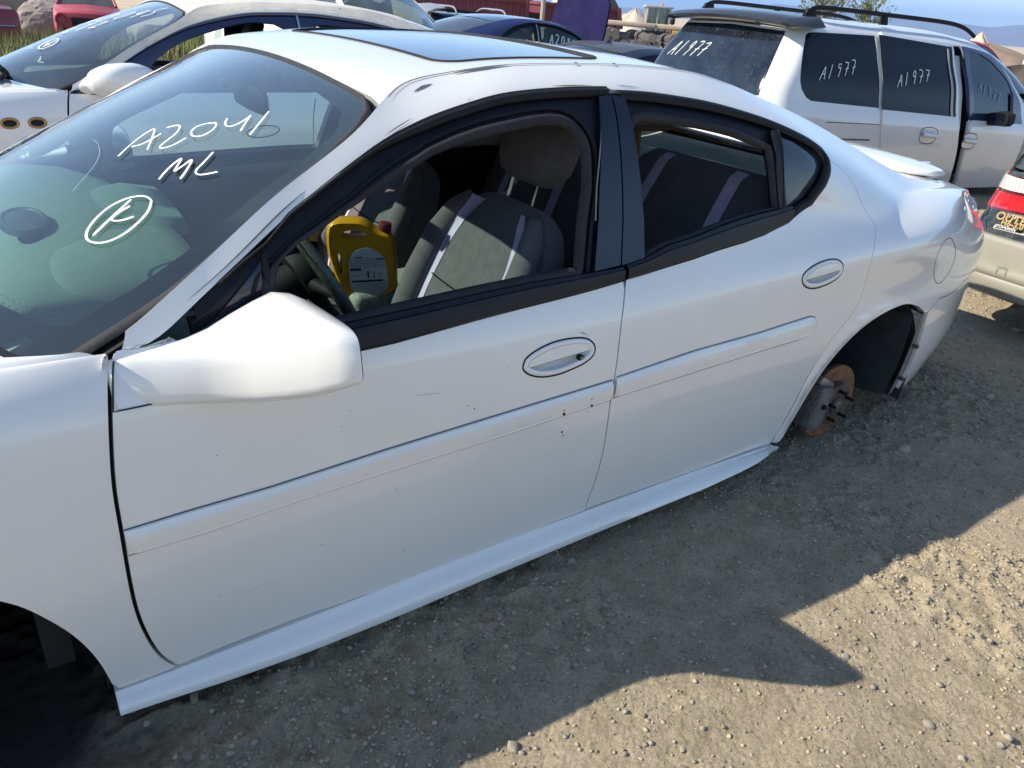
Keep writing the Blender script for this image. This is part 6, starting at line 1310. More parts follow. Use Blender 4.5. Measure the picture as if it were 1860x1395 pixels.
panel('rear_bumper', [(-.165, .0), (-.165, .245), (-1.735, .245), (-1.735, .0)], VAN, VPAINT, van, step=.08, off=.01)
SPM = mat('black_gloss_spoiler', (.03, .03, .032), .25, coat=.5, vary=.3, scale=4)
secs = []
for y in np.linspace(.10, 1.80, 24):
    k = (y-.95)/.85; e = min(1, (1-abs(k))/.06+.25); x0 = .20-.06*(1-k*k)
    z0 = 1.512+.035*(1-k*k); secs.append([(x0-.02, y, z0+.0), (x0-.03, y, z0+.022*e), (x0+.0, y, z0+.05*e), (x0+.16, y, z0+.075*e), (x0+.30, y, z0+.085*e), (x0+.30, y, z0+.02), (x0+.15, y, z0+.0), (x0+.05, y, z0-.012)])
SPO = loftm('roof_spoiler', secs, SPM, van, angle=50); box('brake_light', (.150, 1.00, 1.565), (.03, .34, .035), REDL, SPO, bev=.006)
for yy in (.30, 1.60):
    zr = lambda x: 1.602-.012*max(0, x-.3) if x < 2.2 else 1.575
    P = [(.42, yy, 1.59), (.50, yy, 1.655), (.62, yy, 1.675), (1.2, yy, 1.672), (1.8, yy, 1.665), (2.25, yy, 1.65), (2.45, yy, 1.615), (2.58, yy, 1.565)]
    rl_ = tube('roof_rail', crs(P, .05), .014, DARK, van, n=8, ry=.018)
    for xx, ln in ((.47, .15), (1.32, .10)): box('rail_foot', (xx+.03, yy, 1.625), (ln, .04, .07), DARK, rl_, bev=.012, taper=(.6, .8))
for c0, nm in (((1.885, .44), SD), ((2.42+.06, .415), FD)):
    a = np.arange(26)/26*6.283; w0 = .115 if nm is SD else .10
    el = np.array([(c0[0]+w0*np.sign(math.cos(t))*abs(math.cos(t))**.7+.05, c0[1]+.060*np.sign(math.sin(t))*abs(math.sin(t))**.7) for t in a])
    hd = outline('handle', el, VAN, SEAM_, nm, w=.006, off=.020); panel('recess', inset(el, .006), VAN, VPAINT, hd, step=.04, off=.016, thick=.002)
    strip('pull_bar', [(c0[0]-.05, c0[1]+.005), (c0[0]+.15, c0[1]-.005)], .036, VAN, VPAINT, hd, off=.022, h=.022, round_=True)
vm = np.array(E['v_mirror']).mean(0); pm = VAN(vm[:1], vm[1:2])[0]
MV = loftm('door_mirror', [[(pm[0]-.14*(1-t), pm[1]-.02-d, pm[2]+z) for d, z in ((0, -.075), (.17, -.065), (.20, -.03), (.19, .045), (.12, .065), (0, .03))] for t, in ((.0,), (.35,), (.8,))], DARK, van, angle=40)
mesh('mirror_glass', [(pm[0]-.142, pm[1]-.04-d, pm[2]+z) for d, z in ((0, -.06), (.14, -.052), (.16, -.02), (.15, .036), (.09, .048), (0, .02))], [(0, 1, 2, 3, 4, 5)], TINT, MV, smooth=False)
scrawl('A1977', VAN, E['v_text_q'][0]-[.0, .08], E['v_text_q'][1]-[.0, .06], .12, van, w=.010, off=.004)
scrawl('A1977', VAN, E['v_text_s'][0]-[.0, .08], E['v_text_s'][1]-[.0, .07], .11, SD, w=.010, off=.026)
scrawl('A1977', VAN, E['v_text_f'][0]-[.0, .05], E['v_text_f'][1]-[.0, .03], .10, FD, w=.008, off=.010, m_=mat('faint_marker', (.30, .36, .42), .8))
scrawl('A1977', VAN, (-1.62, .905), (-1.05, .935), .14, RGL, w=.008, off=.006, slant=.35)
box('van_interior', (2.2, .95, .62), (3.4, 1.6, .55), UNDER, van, bev=0)
box('van_interior', (1.4, .95, 1.05), (1.2, 1.3, .5), UNDER, van, bev=.1)

# ---- wagon at the right edge
wag = thing('station_wagon', 'dark green wagon with gold-tan bumper and OUTBACK lettering at the right edge', 'car', WAG_LOC)
WDARK = mat('dark_green_dusty_paint', (.018, .024, .024), .32, coat=.6, vary=.3, scale=3); speck = mat('tan_bumper_paint', (.30, .285, .22), .42, coat=.4, vary=.15, scale=4)
def dustfilm(m, scale=6, lo=.45, hi=.8, col=(.30, .27, .22), amt=.55, fscale=90):
    nt = m.node_tree; b = nt.nodes['Principled BSDF']; s_ = b.inputs['Base Color']; src = s_.links[0].from_socket if s_.links else None
    tc = nt.nodes.new('ShaderNodeTexCoord'); n = nt.nodes.new('ShaderNodeTexNoise'); n.inputs['Scale'].default_value = scale; n.inputs['Detail'].default_value = 8; n.inputs['Roughness'].default_value = .75; nt.links.new(tc.outputs['Object'], n.inputs['Vector'])
    r = nt.nodes.new('ShaderNodeMapRange'); r.inputs[1].default_value = lo; r.inputs[2].default_value = hi; r.inputs[4].default_value = amt; nt.links.new(n.outputs[0], r.inputs[0])
    x = nt.nodes.new('ShaderNodeMix'); x.data_type = 'RGBA'; x.inputs[7].default_value = (*col, 1); nt.links.new(r.outputs[0], x.inputs[0])
    if src: nt.links.new(src, x.inputs[6])
    else: x.inputs[6].default_value = s_.default_value
    nt.links.new(x.outputs[2], s_)
dustfilm(WDARK); dustfilm(TINTR, 30, .55, .8, (.35, .37, .4), .25); dustfilm(TINT, 5, .55, .8, (.10, .13, .18), .10); dustfilm(SUNG, 22, .5, .8, (.35, .42, .55), .30)
WL = Flip(WAG, 1, -1, 1.74)
def wp(name, poly, m, parent=wag, **k):
    poly = np.array(poly, float); return panel(name, poly, WL, m, parent, flip=1., **k)
def wsym(name, poly, m, parent=wag, **k):
    """the same piece on both corners: right one by mirroring s about the middle of the tail"""
    a = wp(name, poly, m, parent, **k); p2 = np.array([(-1.74-s, u) for s, u in poly]); b = wp(name, p2, m, parent, **k); return a, b
wp('tailgate', [(-.139, .288), (-.178, .245), (-.23, .228), (-1.51, .228), (-1.562, .245), (-1.60, .288), (-1.65, .40), (-1.74, .545), (-1.82, .76), (-1.60, .79), (-.14, .79), (.08, .76), (-.002, .545), (-.091, .40)], WDARK, step=.04, gap=.003)
wp('rear_window', [(-.12, .81), (-1.62, .81), (-1.58, 1.13), (-1.50, 1.18), (-.24, 1.18), (-.16, 1.13)], TINT, step=.06, off=.0)
wp('roof_frame', [(.0, .795), (-.06, 1.24), (-.87, 1.26), (-1.68, 1.24), (-1.74, .795), (-1.60, .795), (-1.54, 1.14), (-1.50, 1.19), (-.24, 1.19), (-.20, 1.14), (-.14, .795)], WDARK, step=.04)
# lamps: amber corner, clear and red cells, split by the tailgate edge
La = wsym('tail_light', [(.20, .765), (.10, .76), (.003, .55), (.13, .55)], REDL, step=.03, off=.004, thick=.03)
wsym('amber_cell', [(.195, .760), (.103, .755), (.058, .660), (.165, .665)], AMBL, step=.03, off=.010, thick=.006)
wsym('red_cell', [(.155, .650), (.052, .645), (.012, .56), (.12, .56)], REDL, step=.03, off=.010, thick=.006)
wsym('inner_tail_light', [(-.016, .55), (.082, .755), (-.34, .755), (-.36, .575)], mat('dark_red_lens', (.10, .01, .015), .15, coat=1.), step=.03, off=.006, thick=.02)
wsym('clear_cell', [(.036, .672), (.072, .748), (-.33, .748), (-.335, .685)], CLRL, step=.03, off=.013, thick=.006)
wsym('red_cell', [(-.008, .563), (.028, .655), (-.335, .668), (-.345, .585)], REDL, step=.03, off=.013, thick=.006)
for sg in range(14): strip('lens_rib', [(.02-.025*sg, .685), (.03-.025*sg, .740)], .003, WL, mat('lens_rib', (.5, .48, .42), .3), La[0], off=.0205, flip=1)
wp('body_side', cat_([(-.20, .225), (-.135, .288), (-.087, .40), (.004, .545), (.10, .76), (.08, .79), (-.04, 1.24)], [(x, 1.24) for x in (.3, 1.2, 2.2)], [(2.9, 1.1), (3.4, .9), (4.0, .85), (4.6, .8), (4.6, .0), (4.3, .0), (4.2, .25), (3.9, .36), (3.6, .25), (3.5, .0), (1.15, .0), (1.05, .25), (.78, .36), (.5, .25), (.38, .05), (.30, .20), (-.20, .20)]), WDARK, holes=[np.array([(.25, .84), (.25, 1.12), (.6, 1.16), (1.0, 1.17), (2.2, 1.17), (2.7, 1.0), (2.9, .84)])[::-1]], step=.07)
wp('side_windows', [(.24, .83), (.24, 1.13), (.6, 1.17), (2.2, 1.18), (2.72, 1.0), (2.92, .83)], TINT, step=.1, off=-.008, thick=0)
for nm, po, mm in (('body_side', [(-1.54, .20), (-1.54, .225), (-1.605, .288), (-1.653, .40), (-1.744, .545), (-1.84, .76), (-1.82, .79), (-1.70, 1.24), (-2.04, 1.24), (-3.9, 1.24), (-4.6, 1.1), (-5.1, .9), (-6.3, .8), (-6.3, .0), (-5.2, .0), (-2.9, .0), (-2.79, .25), (-2.52, .36), (-2.24, .25), (-2.1, .05), (-2.04, .20)], WDARK),):
    wp(nm, po, mm, step=.08)
wp('roof', [(-.06, 1.25), (-.87, 1.27), (-1.68, 1.25), (-1.68, 1.70), (-.87, 1.79), (-.06, 1.70)], WDARK, step=.08)
box('roof_panel', (1.75, .87, 1.455), (2.4, 1.0, .03), WDARK, wag, bev=.012); box('front_body', (4.0, .87, .60), (1.2, 1.55, .55), WDARK, wag, bev=.10, seg=4)
# bumper with a step and a lower lip
secs = []
for s_ in np.concatenate([np.linspace(.42, .06, 8), np.linspace(.0, -1.74, 26), np.linspace(-1.80, -2.16, 8)]):
    P = WAG(np.array([s_]*2), np.array([.10, .20])); n_ = WAG.normal(np.array([s_]), np.array([.15]))[0]; n_[2] = 0; n_ /= np.linalg.norm(n_); c0 = P[1].copy(); c0[1] = 1.74-c0[1]; n_[1] *= -1
    prof = [(-.05, .625), (.004, .622), (.020, .605), (.024, .56), (.020, .50), (.026, .47), (.030, .455), (.028, .44), (.018, .425), (.024, .41), (.022, .38), (.010, .335), (-.03, .315)]
    secs.append([(c0[0]+n_[0]*d, c0[1]+n_[1]*d, z) for d, z in prof])
BMP = loftm('rear_bumper', secs, speck, wag, close=False, caps=False, angle=32); dustfilm(speck, 5, .4, .85, (.34, .32, .27), .5)
strip('tow_cover', [(-.26, .14), (-.262, .19), (-.31, .198), (-.31, .15)], .003, WL, SEAM_, BMP, off=.036, flip=1)
cyl('exhaust', (.25, 1.15, .33), (-.06, 1.18, .31), .03, RUSTD, wag, n=16); box('underbody', (2.2, .87, .38), (4.2, 1.4, .12), UNDER, wag, bev=.02)
for xw in (.78, 3.85):
    wheel('wheel', (xw, .20, GZ+.28), .31, .2, wag, side=-1); wheel('wheel', (xw, 1.54, GZ+.28), .31, .2, wag, side=1)
GOLD = mat('gold_lettering', (.62, .44, .20), .35, metal=.3)
FONT = {}
def letters(text, org, ax, up, size, m, parent, depth=.004, name='lettering', shear=.0, space=1.05, bold=0.):
    cu = bpy.data.curves.new(name, 'FONT'); cu.body = text; cu.size = size; cu.extrude = depth; cu.shear = shear; cu.space_character = space; cu.offset = bold; cu.fill_mode = 'BOTH'
    t = bpy.data.objects.new(name, cu); COL.objects.link(t); bpy.context.view_layer.update(); me = bpy.data.meshes.new_from_object(t.evaluated_get(bpy.context.evaluated_depsgraph_get())); bpy.data.objects.remove(t)
    me.materials.clear(); me.materials.append(m); ax = Vector(ax).normalized(); up = Vector(up).normalized(); n = ax.cross(up); M = Matrix((ax, up, n)).transposed().to_4x4(); M.translation = Vector(org)
    me.transform(M); o = bpy.data.objects.new(name, me); COL.objects.link(o); o.parent = parent; o['kind'] = 'thing'; return o
def on_tail(s_, u_, d=.006): p = WL(np.array([s_]), np.array([u_]))[0]; n = WL.normal(np.array([s_]), np.array([u_]))[0]; return p+n*d, n
t0 = E['w_text']
def tailtext(text, s0, u0, size, m, shear=.0, bold=0., space=1.05, d=.008):
    p, n = on_tail(s0, u0, d); q, _ = on_tail(s0-.25, u0, d); return letters(text, p, q-p, (0, 0, 1), size, m, wag, shear=shear, bold=bold, space=space)
tailtext('OUTBACK', -.125, .487, .058, GOLD, shear=.15, bold=.0012); tailtext('H6-3.0', -.180, .437, .040, GOLD, shear=.1, bold=.001)
PLQ = mat('silver_plaque', (.55, .55, .52), .4)
wp('dealer_plaque', [(-.150, .385), (-.150, .420), (-.335, .430), (-.335, .395)], PLQ, step=.03, off=.004, thick=.003)
wp('plaque_field', [(-.158, .390), (-.158, .416), (-.258, .421), (-.258, .395)], SATIN, step=.03, off=.0055, thick=.001)
tailtext('STOHLMAN', -.160, .395, .0215, PLQ, bold=.0004, d=.0085, space=.92); tailtext('SUBARU', -.262, .409, .013, DARK, d=.0085); tailtext('TYSONS', -.262, .399, .010, DARK, d=.0085)

# ---- dark blue coupe with its hood raised, farther back
cp = thing('coupe', 'dark blue coupe with raised hood and A2080 marked on its side windows', 'car', (0, 0, 0))
BLUE = mat('dark_blue_paint', (.012, .016, .085), .25, coat=1., vary=.3, scale=2); BLUEH = mat('faded_blue_paint', (.020, .018, .070), .75, spec=.04, coat=.0, vary=.35, scale=3, bump=.05, bscale=5)
cp.location = (8.85, 8.0, -.06); cp.scale = (1, 1, 1)
CS = Flip(SIDE, -1, 1); CT = Flip(TOP, -1, 1); CW = Flip(WIND, -1, 1); CHD = Flip(HOOD, -1, 1)
def cpn(name, poly, surf, m, parent=cp, both=True, **k):
    o = panel(name, np.array(poly), surf, m, parent, flip=1., **k)
    if both: c = o.copy(); COL.objects.link(c); c.parent = parent; c.scale = (1, -1, 1); c.location = (0, 1.875, 0)
    return o
cfr = cat_([(.55, .72), (.58, .95), (.62, 1.12)], [(x_, 1.15) for x_ in np.arange(.70, 1.9, .08)], [(2.1, 1.10), (2.3, 1.02), (2.5, .92), (2.68, .80), (2.60, .745), (2.2, .72), (1.4, .70)])
cpn('body_side', cat_([(.478, .70)], [(.48, .0), (-.86, .0), (-.86, 1.27)], [(x, 1.27) for x in np.arange(-.8, 4.6, .1)], [(4.6, 1.27), (4.6, .0)]), CS, BLUE, holes=[cfr[::-1] if area2(cfr) < 0 else cfr], step=.07)
cg1 = np.array([(.72, .76), (.80, 1.02), (.92, 1.10), (1.62, 1.115), (1.62, .745)]); cg2 = np.array([(1.74, .75), (1.74, 1.10), (1.95, 1.075), (2.25, .97), (2.50, .84), (2.52, .79), (2.3, .76)])
cpn('window_frame', cfr, CS, SATIN, holes=[cg1, cg2], step=.06, off=-.006)
CG = glass('coupe_glass', (.25, .33, .32), dust=.06, dustcol=(.3, .36, .34))
g1 = cpn('door_glass', cg1, CS, CG, step=.08, off=-.012, thick=0); g2 = cpn('quarter_glass', cg2, CS, CG, step=.08, off=-.012, thick=0)
strip('bright_edge', [(1.68, .745), (1.68, 1.13)], .014, CS, CHROME, cp, off=.004); strip('roof_moulding', cfr[:24], .022, CS, SATIN, cp, off=.002, h=.008)
scrawl('A2080', CS, (1.50, .88), (1.02, .87), .13, g1, w=.016, off=-.004, slant=.2); scrawl('A2080', CS, (2.25, .80), (1.86, .82), .11, g2, w=.014, off=-.004, slant=.2)
cpn('roof', roof, CT, BLUE, both=False, step=.1, off=-.001); cpn('rear_window', bl, CT, GLASS_S, both=False, step=.12, off=-.006, thick=0); cpn('windshield', wo, CW, GLASS_W, both=False, step=.1, off=-.004, thick=0)
cpn('trunk_lid', [(3.08, .01), (3.21, .61), (3.08, 1.21), (3.95, 1.216), (3.95, .004)], CT, BLUE, both=False, step=.12, off=-.002)
box('engine_bay', (.35, .9375, .62), (1.1, 1.5, .4), UNDER, cp, bev=.02)
# hood standing open on its hinges
hp = []
for t in np.linspace(0, 1, 10):
    row = []
    for v in np.linspace(-1, 1, 13):
        wdt = .70*(1-.10*t)-.10*sst(.75, 1, t); row.append((-.50+.30*t-.10*t*t, .9375+v*wdt, .93+1.02*t-.05*v*v-.12*sst(.8, 1, t)*v*v))
    hp.append(row)
fr_h = [r + [(x+.03, y, z-.01) for x, y, z in r[::-1]] for r in hp]
HD = loftm('raised_hood', fr_h, BLUEH, cp, angle=40)
loftm('door_mirror', [sring((-.66, -.02-.16*t, .965), (1, 0, 0), (0, 0, 1), .06*k, .055*k, 16, 2.5) for t, k in ((0, .5), (.3, .9), (.8, 1), (1, .5))], CHROME, cp, angle=60)
box('interior_tub', (-1.6, .9375, .50), (2.2, 1.60, .5), UNDER, cp, bev=0)

# ---- black car roof between coupe and van
bk = thing('black_car', 'black car of which only the rounded roof with antenna shows behind the nearest roof', 'car', (8.95, 5.45, -.23))
BLK = mat('black_car_paint', (.012, .014, .03), .15, coat=1., vary=.2, scale=4); BLKD = mat('dusty_black_paint', (.055, .055, .06), .55, coat=.2, vary=.3, scale=4)
def simple_car(root, P1, flipx=-1, roofm=None, glassm=None, z=0, lower=True):
    A_, B_, C_, D_ = (Flip(SIDE, flipx, 1), Flip(TOP, flipx, 1), Flip(WIND, flipx, 1), Flip(HOOD, flipx, 1)); fl = 1.; gm_ = glassm or TINT
    def mk(n, poly, s, m, both, **k):
        o = panel(n, np.array(poly), s, m, root, flip=fl, **k)
        if both: c = o.copy(); COL.objects.link(c); c.parent = root; c.scale = (1, -1, 1); c.location = (0, 1.875, 0)
        return o
    lf = cat_(lfr, [(1.60, .70), (.56, .705)])
    mk('body_side', cat_([(-.86, .0), (-.86, 1.27)], [(x, 1.27) for x in np.arange(-.8, 4.6, .1)], [(4.6, 1.27), (4.6, .0), (3.25, .0)], [p for p in archl[::-1]], [(2.4, .0), (.386, .0)], [(ac[0]+ra*math.cos(a), max(0, ac[1]+ra*math.sin(a))) for a in np.radians(np.arange(8, 186, 12))]), A_, P1, True, holes=[lf[::-1] if area2(lf) < 0 else lf], step=.09)
    mk('side_windows', lf, A_, gm_, True, step=.12, off=-.006, thick=0); mk('roof', roof, B_, roofm or P1, False, step=.12); mk('rear_window', bl, B_, gm_, False, step=.15, off=-.006, thick=0)
    mk('windshield', wo, C_, gm_, False, step=.12, off=-.004, thick=0); mk('trunk_lid', [(3.08, .01), (3.21, .61), (3.08, 1.21), (3.95, 1.216), (3.95, .004)], B_, P1, False, step=.15)
    mk('hood', [(-.98, .0), (.40, .0), (.30, .12), (.13, .61), (.30, 1.10), (.40, 1.22), (-.98, 1.22)], D_, P1, False, step=.12, thick=.02)
simple_car(bk, BLK, -1, BLKD); loftm('antenna', [sring((-2.0+.02*t*3, .9375, 1.41+.07*t), (1, 0, 0), (0, 1, 0), .05*(1-t)+.008, .018*(1-t)+.004, 10, 2) for t in (0, .3, .7, 1)], BLK, bk)
# ---- far white sedan with a wheel showing
fw = thing('far_white_car', 'far white car with a grey wheel, seen through the luxury sedan windows', 'car', (12.2, 27.2, -.85)); simple_car(fw, PAINT2, -1)
for xw in (-2.82, .02): wheel('wheel', (xw, .22, .30), .33, .2, fw, side=-1)
# ---- white hatchback behind the luxury sedan's roof
wh = thing('white_hatchback', 'white car whose windshield shows above the luxury sedan roof', 'car', (4.75, 8.1, -.14), (0, 0, -1.2)); wh.scale = (1, 1, 1.28); simple_car(wh, PAINT2, -1, glassm=glass('bluish_glass', (.3, .42, .46), dust=.10, dustcol=(.35, .5, .6)))

# ---- dark off-roader behind the coupe
suv = thing('off_roader', 'dark navy off-roader with grey roof spoiler and roof racks behind the coupe', 'car', (8.75, 14.2, -.50), (0, 0, -.10)); SB = mat('navy_black_paint', (.010, .013, .035), .3, coat=.6, vary=.2, scale=3)
suv.scale = (.92, .95, 1.07)
def sp_(name, poly, m, **k): return panel(name, np.array(poly, float), VAN, m, suv, **k)
sw = [np.array([(.40, .72), (.30, 1.22), (1.10, 1.24), (1.16, .72)]), np.array([(1.30, .72), (1.28, 1.24), (2.1, 1.22), (2.2, .70)])]
o = sp_('body_side', cat_([(-.12, .0), (-.12, 1.37)], [(x, 1.37) for x in np.arange(.1, 2.2, .2)], [(2.30, 1.36), (2.68, 1.335), (3.03, 1.14), (3.36, .86), (4.2, 1.2), (4.95, 1.3), (4.95, .0)]), SB, holes=sw, step=.09); c = o.copy(); COL.objects.link(c); c.parent = suv; c.scale = (1, -1, 1); c.location = (0, 1.9, 0)
for i, w in enumerate(sw):
    k_ = sp_('side_window', w, TINT, step=.1, off=-.01, thick=0); strip('window_seal', w, .025, VAN, SATIN, k_, off=.004, closed=True, h=.006)
sp_('tailgate', [(-.12, .0), (-.12, 1.30), (-.95, 1.34), (-1.78, 1.30), (-1.78, .0)], SB, holes=[np.array([(-.22, .75), (-.95, .73), (-1.68, .75), (-1.64, 1.20), (-.95, 1.24), (-.26, 1.20)])[::-1]], step=.09)
sp_('rear_window', [(-.22, .75), (-.95, .73), (-1.68, .75), (-1.64, 1.20), (-.95, 1.24), (-.26, 1.20)], TINTR, step=.09, off=-.004, thick=0)
o = sp_('roof', rf, SB, step=.1); c = o.copy(); COL.objects.link(c); c.parent = suv; c.scale = (1, -1, 1); c.location = (0, 1.9, 0)
o = sp_('windshield', ws_, TINT, step=.1, thick=0); c = o.copy(); COL.objects.link(c); c.parent = suv; c.scale = (1, -1, 1); c.location = (0, 1.9, 0)
GREYS = mat('grey_spoiler', (.24, .25, .26), .4, coat=.3)
ss_ = loftm('roof_spoiler', [[(-.05, y, 1.60+.05*(1-k*k)), (.18, y, 1.68+.06*(1-k*k)), (.42, y, 1.71+.05*(1-k*k)), (.42, y, 1.685+.05*(1-k*k)), (.18, y, 1.655+.06*(1-k*k)), (-.03, y, 1.585+.05*(1-k*k))] for y, k in ((y, (y-.95)/.80) for y in np.linspace(.15, 1.75, 14))], GREYS, suv, angle=40)
for y in (.30, 1.60): tube('spoiler_strut', [(.12, y, 1.52), (.10, y, 1.64)], .02, GREYS, ss_)
for xx in (.7, 2.0): tube('roof_rack_bar', crs([(xx, .12, 1.60), (xx+.03, .30, 1.70), (xx+.05, .95, 1.73), (xx+.03, 1.60, 1.70), (xx, 1.78, 1.60)], .08), .022, GREYS, suv, n=6)
for y in (.22, 1.68): tube('roof_rack_rail', [(.5, y, 1.64), (1.4, y, 1.655), (2.4, y, 1.62)], .022, SATIN, suv, n=6)

# ---- old red cars in the grass
RED = mat('faded_red_paint', (.42, .05, .055), .5, coat=.2, vary=.25, scale=3); RED2 = mat('dark_red_paint', (.24, .028, .04), .5, coat=.3, vary=.3, scale=3); REDF = mat('bright_red_paint', (.55, .03, .03), .5, vary=.3, scale=4)
rc = thing('round_nosed_red_car', 'faded red old car with round empty headlight hole facing the camera in the grass', 'car', (2.55, 22.0, -.38), (0, 0, -.12))
def ring_y(y, pts): return [(x, y, z) for x, z in pts]
W2 = .80
def body_ring(y, zt, zb=.28, w=W2, cr=.10, cx=.8): return ring_y(y, [(cx-w, zb+.05), (cx-w-.01, zt*.55), (cx-w+.01, zt-cr), (cx-w+cr*.8, zt-.01), (cx, zt+.02), (cx+w-cr*.8, zt-.01), (cx+w-.01, zt-cr), (cx+w+.01, zt*.55), (cx+w, zb+.05), (cx+w-.08, zb), (cx-w+.08, zb)])
loftm('body', [body_ring(-.02, .84, .36, .74), body_ring(.04, .88, .32, .78), body_ring(.3, .93), body_ring(.9, .98), body_ring(1.4, 1.0), body_ring(2.6, 1.0), body_ring(3.3, .97), body_ring(3.9, .93), body_ring(4.1, .85, .36, .74)], RED, rc, angle=50)
loftm('cabin', [ring_y(y, [(.8-w1, 1.0), (.8-w2, z), (.8-w2+.08, z+.05), (.8, z+.07), (.8+w2-.08, z+.05), (.8+w2, z), (.8+w1, 1.0)]) for y, w1, w2, z in ((1.95, .70, .58, 1.36), (2.7, .70, .58, 1.38), (3.0, .70, .56, 1.34))], RED, rc, angle=40)
GR = glass('old_glass', (.30, .36, .34), dust=.15, dustcol=(.40, .43, .40))
mesh('windshield', [(.14, 1.32, 1.0), (1.46, 1.32, 1.0), (1.36, 1.93, 1.36), (.24, 1.93, 1.36)], [(0, 1, 2, 3)], GR, rc, smooth=False)
for a, b in (((.12, 1.30, 1.0), (.22, 1.95, 1.38)), ((1.48, 1.30, 1.0), (1.38, 1.95, 1.38))): tube('pillar', [a, b], .035, RED, rc)
mesh('side_window', [(.10, 1.36, 1.02), (.22, 1.96, 1.35), (.22, 2.9, 1.33), (.10, 3.3, 1.02)], [(0, 1, 2, 3)], TINT, rc, smooth=False); mesh('side_window', [(1.50, 1.36, 1.02), (1.38, 1.96, 1.35), (1.38, 2.9, 1.33), (1.50, 3.3, 1.02)], [(0, 1, 2, 3)], TINT, rc, smooth=False)
for x in (.18, 1.42):
    nz = loftm('headlight_pod', [sring((x, y, .70), (1, 0, 0), (0, 0, 1), r, r*1.05, 24, 2) for y, r in ((.20, .15), (.0, .155), (-.06, .145), (-.07, .12), (-.02, .105), (.12, .10))], RED, rc, caps=False, angle=50); cyl('empty_socket', (x, .10, .70), (x, .05, .70), .11, UNDER, nz, n=20)
box('grille_opening', (.8, -.02, .66), (.82, .06, .20), UNDER, rc, bev=.02); box('front_panel', (.8, -.02, .45), (1.3, .07, .16), REDF, rc, bev=.03); cyl('fog_hole', (.20, -.07, .48), (.20, .0, .48), .05, UNDER, rc, n=14); cyl('fog_hole', (1.40, -.07, .48), (1.40, .0, .48), .05, UNDER, rc, n=14)
tube('broken_bracket', [(.45, -.06, .62), (.62, -.08, .55), (.8, -.06, .66), (.95, -.08, .58)], .025, UNDER, rc)
for xx in (.22, 1.38):
    wheel('wheel', (xx, .75, .28), .28, .16, rc)
r2 = thing('boxy_red_car', 'dark red tail of an old boxy car at the left edge in the grass', 'car', (-3.05, 19.0, -.36), (0, 0, 0))
rg = lambda x, zt, zb=.30, e=0.: [(x, .0+e, zb+.06), (x, -.02+e, .62), (x, .02+e, zt-.05), (x, .07+e, zt), (x, 1.63-e, zt), (x, 1.68-e, zt-.05), (x, 1.72-e, .62), (x, 1.70-e, zb+.06), (x, 1.62-e, zb), (x, .08+e, zb)]
loftm('body', [rg(.0, .86, .36, .05), rg(.1, .90), rg(1.2, .93), rg(3.3, .96), rg(4.2, .98), rg(4.62, .97), rg(4.70, .90, .38, .05)], RED2, r2, angle=40)
loftm('cabin', [[(x, .10, .95), (x+.02, .22, z), (x+.02, 1.48, z), (x, 1.60, .95)] for x, z in ((1.5, .97), (2.0, 1.36), (3.2, 1.38), (3.75, .99))], TINT, r2, angle=30); box('roof', (2.6, .85, 1.39), (1.3, 1.28, .05), RED2, r2, bev=.02)
strip_ = tube('side_trim', [(.1, -.03, .60), (4.6, -.03, .66)], .018, CHROME, r2, n=6)
for xx in (1.0, 3.75): wheel('wheel', (xx, .20, .30), .30, .18, r2)
# ---------------------------------------------------------------- containers, logs, machines, trees behind
CRED = mat('container_red', (.19, .035, .045), .6, vary=.25, scale=1.2); CREDB = mat('container_red_sunlit_end', (.34, .09, .08), .6, vary=.2, scale=2.)
def container(loc, rz, L, label, m1=CRED, W=2.44, Hh=2.59):
    root = thing('shipping_container', label, 'container', loc, (0, 0, rz))
    def corr(name, p0, d, n, outd, h0, h1, m, pitch=.28, dep=.045):
        V = []; F = []; k = int(round(n/pitch)); xs = []
        for i in range(k): xs += [(i*pitch, 0), (i*pitch+.07, 0), (i*pitch+.12, dep), (i*pitch+.21, dep), (i*pitch+.26, 0)]
        xs.append((n, 0))
        for x, q in xs:
            b = np.array(p0)+np.array(d)*x-np.array(outd)*q; V += [tuple(b+[0, 0, h0]), tuple(b+[0, 0, h1])]
        F = [(2*i, 2*i+2, 2*i+3, 2*i+1) for i in range(len(xs)-1)]; return mesh(name, V, F, m, root, smooth=False)
    corr('side_wall', (.08, 0, 0), (1, 0, 0), L-.16, (0, -1, 0), .14, Hh-.12, m1); corr('side_wall', (.08, W, 0), (1, 0, 0), L-.16, (0, 1, 0), .14, Hh-.12, m1)
    corr('end_wall', (0, .08, 0), (0, 1, 0), W-.16, (-1, 0, 0), .14, Hh-.12, m1); corr('end_wall', (L, .08, 0), (0, 1, 0), W-.16, (1, 0, 0), .14, Hh-.12, m1)
    for z, h in ((Hh-.06, .12), (.07, .14)):
        for y in (.0, W): box('rail', (L/2, y, z), (L, .10, h), m1, root, bev=.01)
        for x in (.0, L): box('rail', (x, W/2, z), (.10, W, h), m1, root, bev=.01)
    for x in (0, L):
        for y in (0, W): box('corner_post', (x, y, Hh/2), (.14, .14, Hh), m1, root, bev=.01)
    box('roof', (L/2, W/2, Hh-.03), (L-.1, W-.1, .04), m1, root, bev=0); return root
container((14.05, 27.1, -.93), .155-.52+.0, 5.2, 'dark red corrugated container behind the off-roader, with its end wall in sunlight')
container((19.3, 24.65, -.93), -.365, 3.0, 'dark red corrugated container right of the pale post, behind the coupe')
container((27.3, 38.4, -1.05), -.60, 6.0, 'distant red container below the digger boom')
post = cyl('post', (18.9, 24.2, -1.0), (18.9, 24.2, 2.6), .09, mat('pale_timber', (.42, .38, .30), .8, vary=.3, scale=5), None, n=10); tag(post, 'pale upright post between the two dark red containers', 'post')
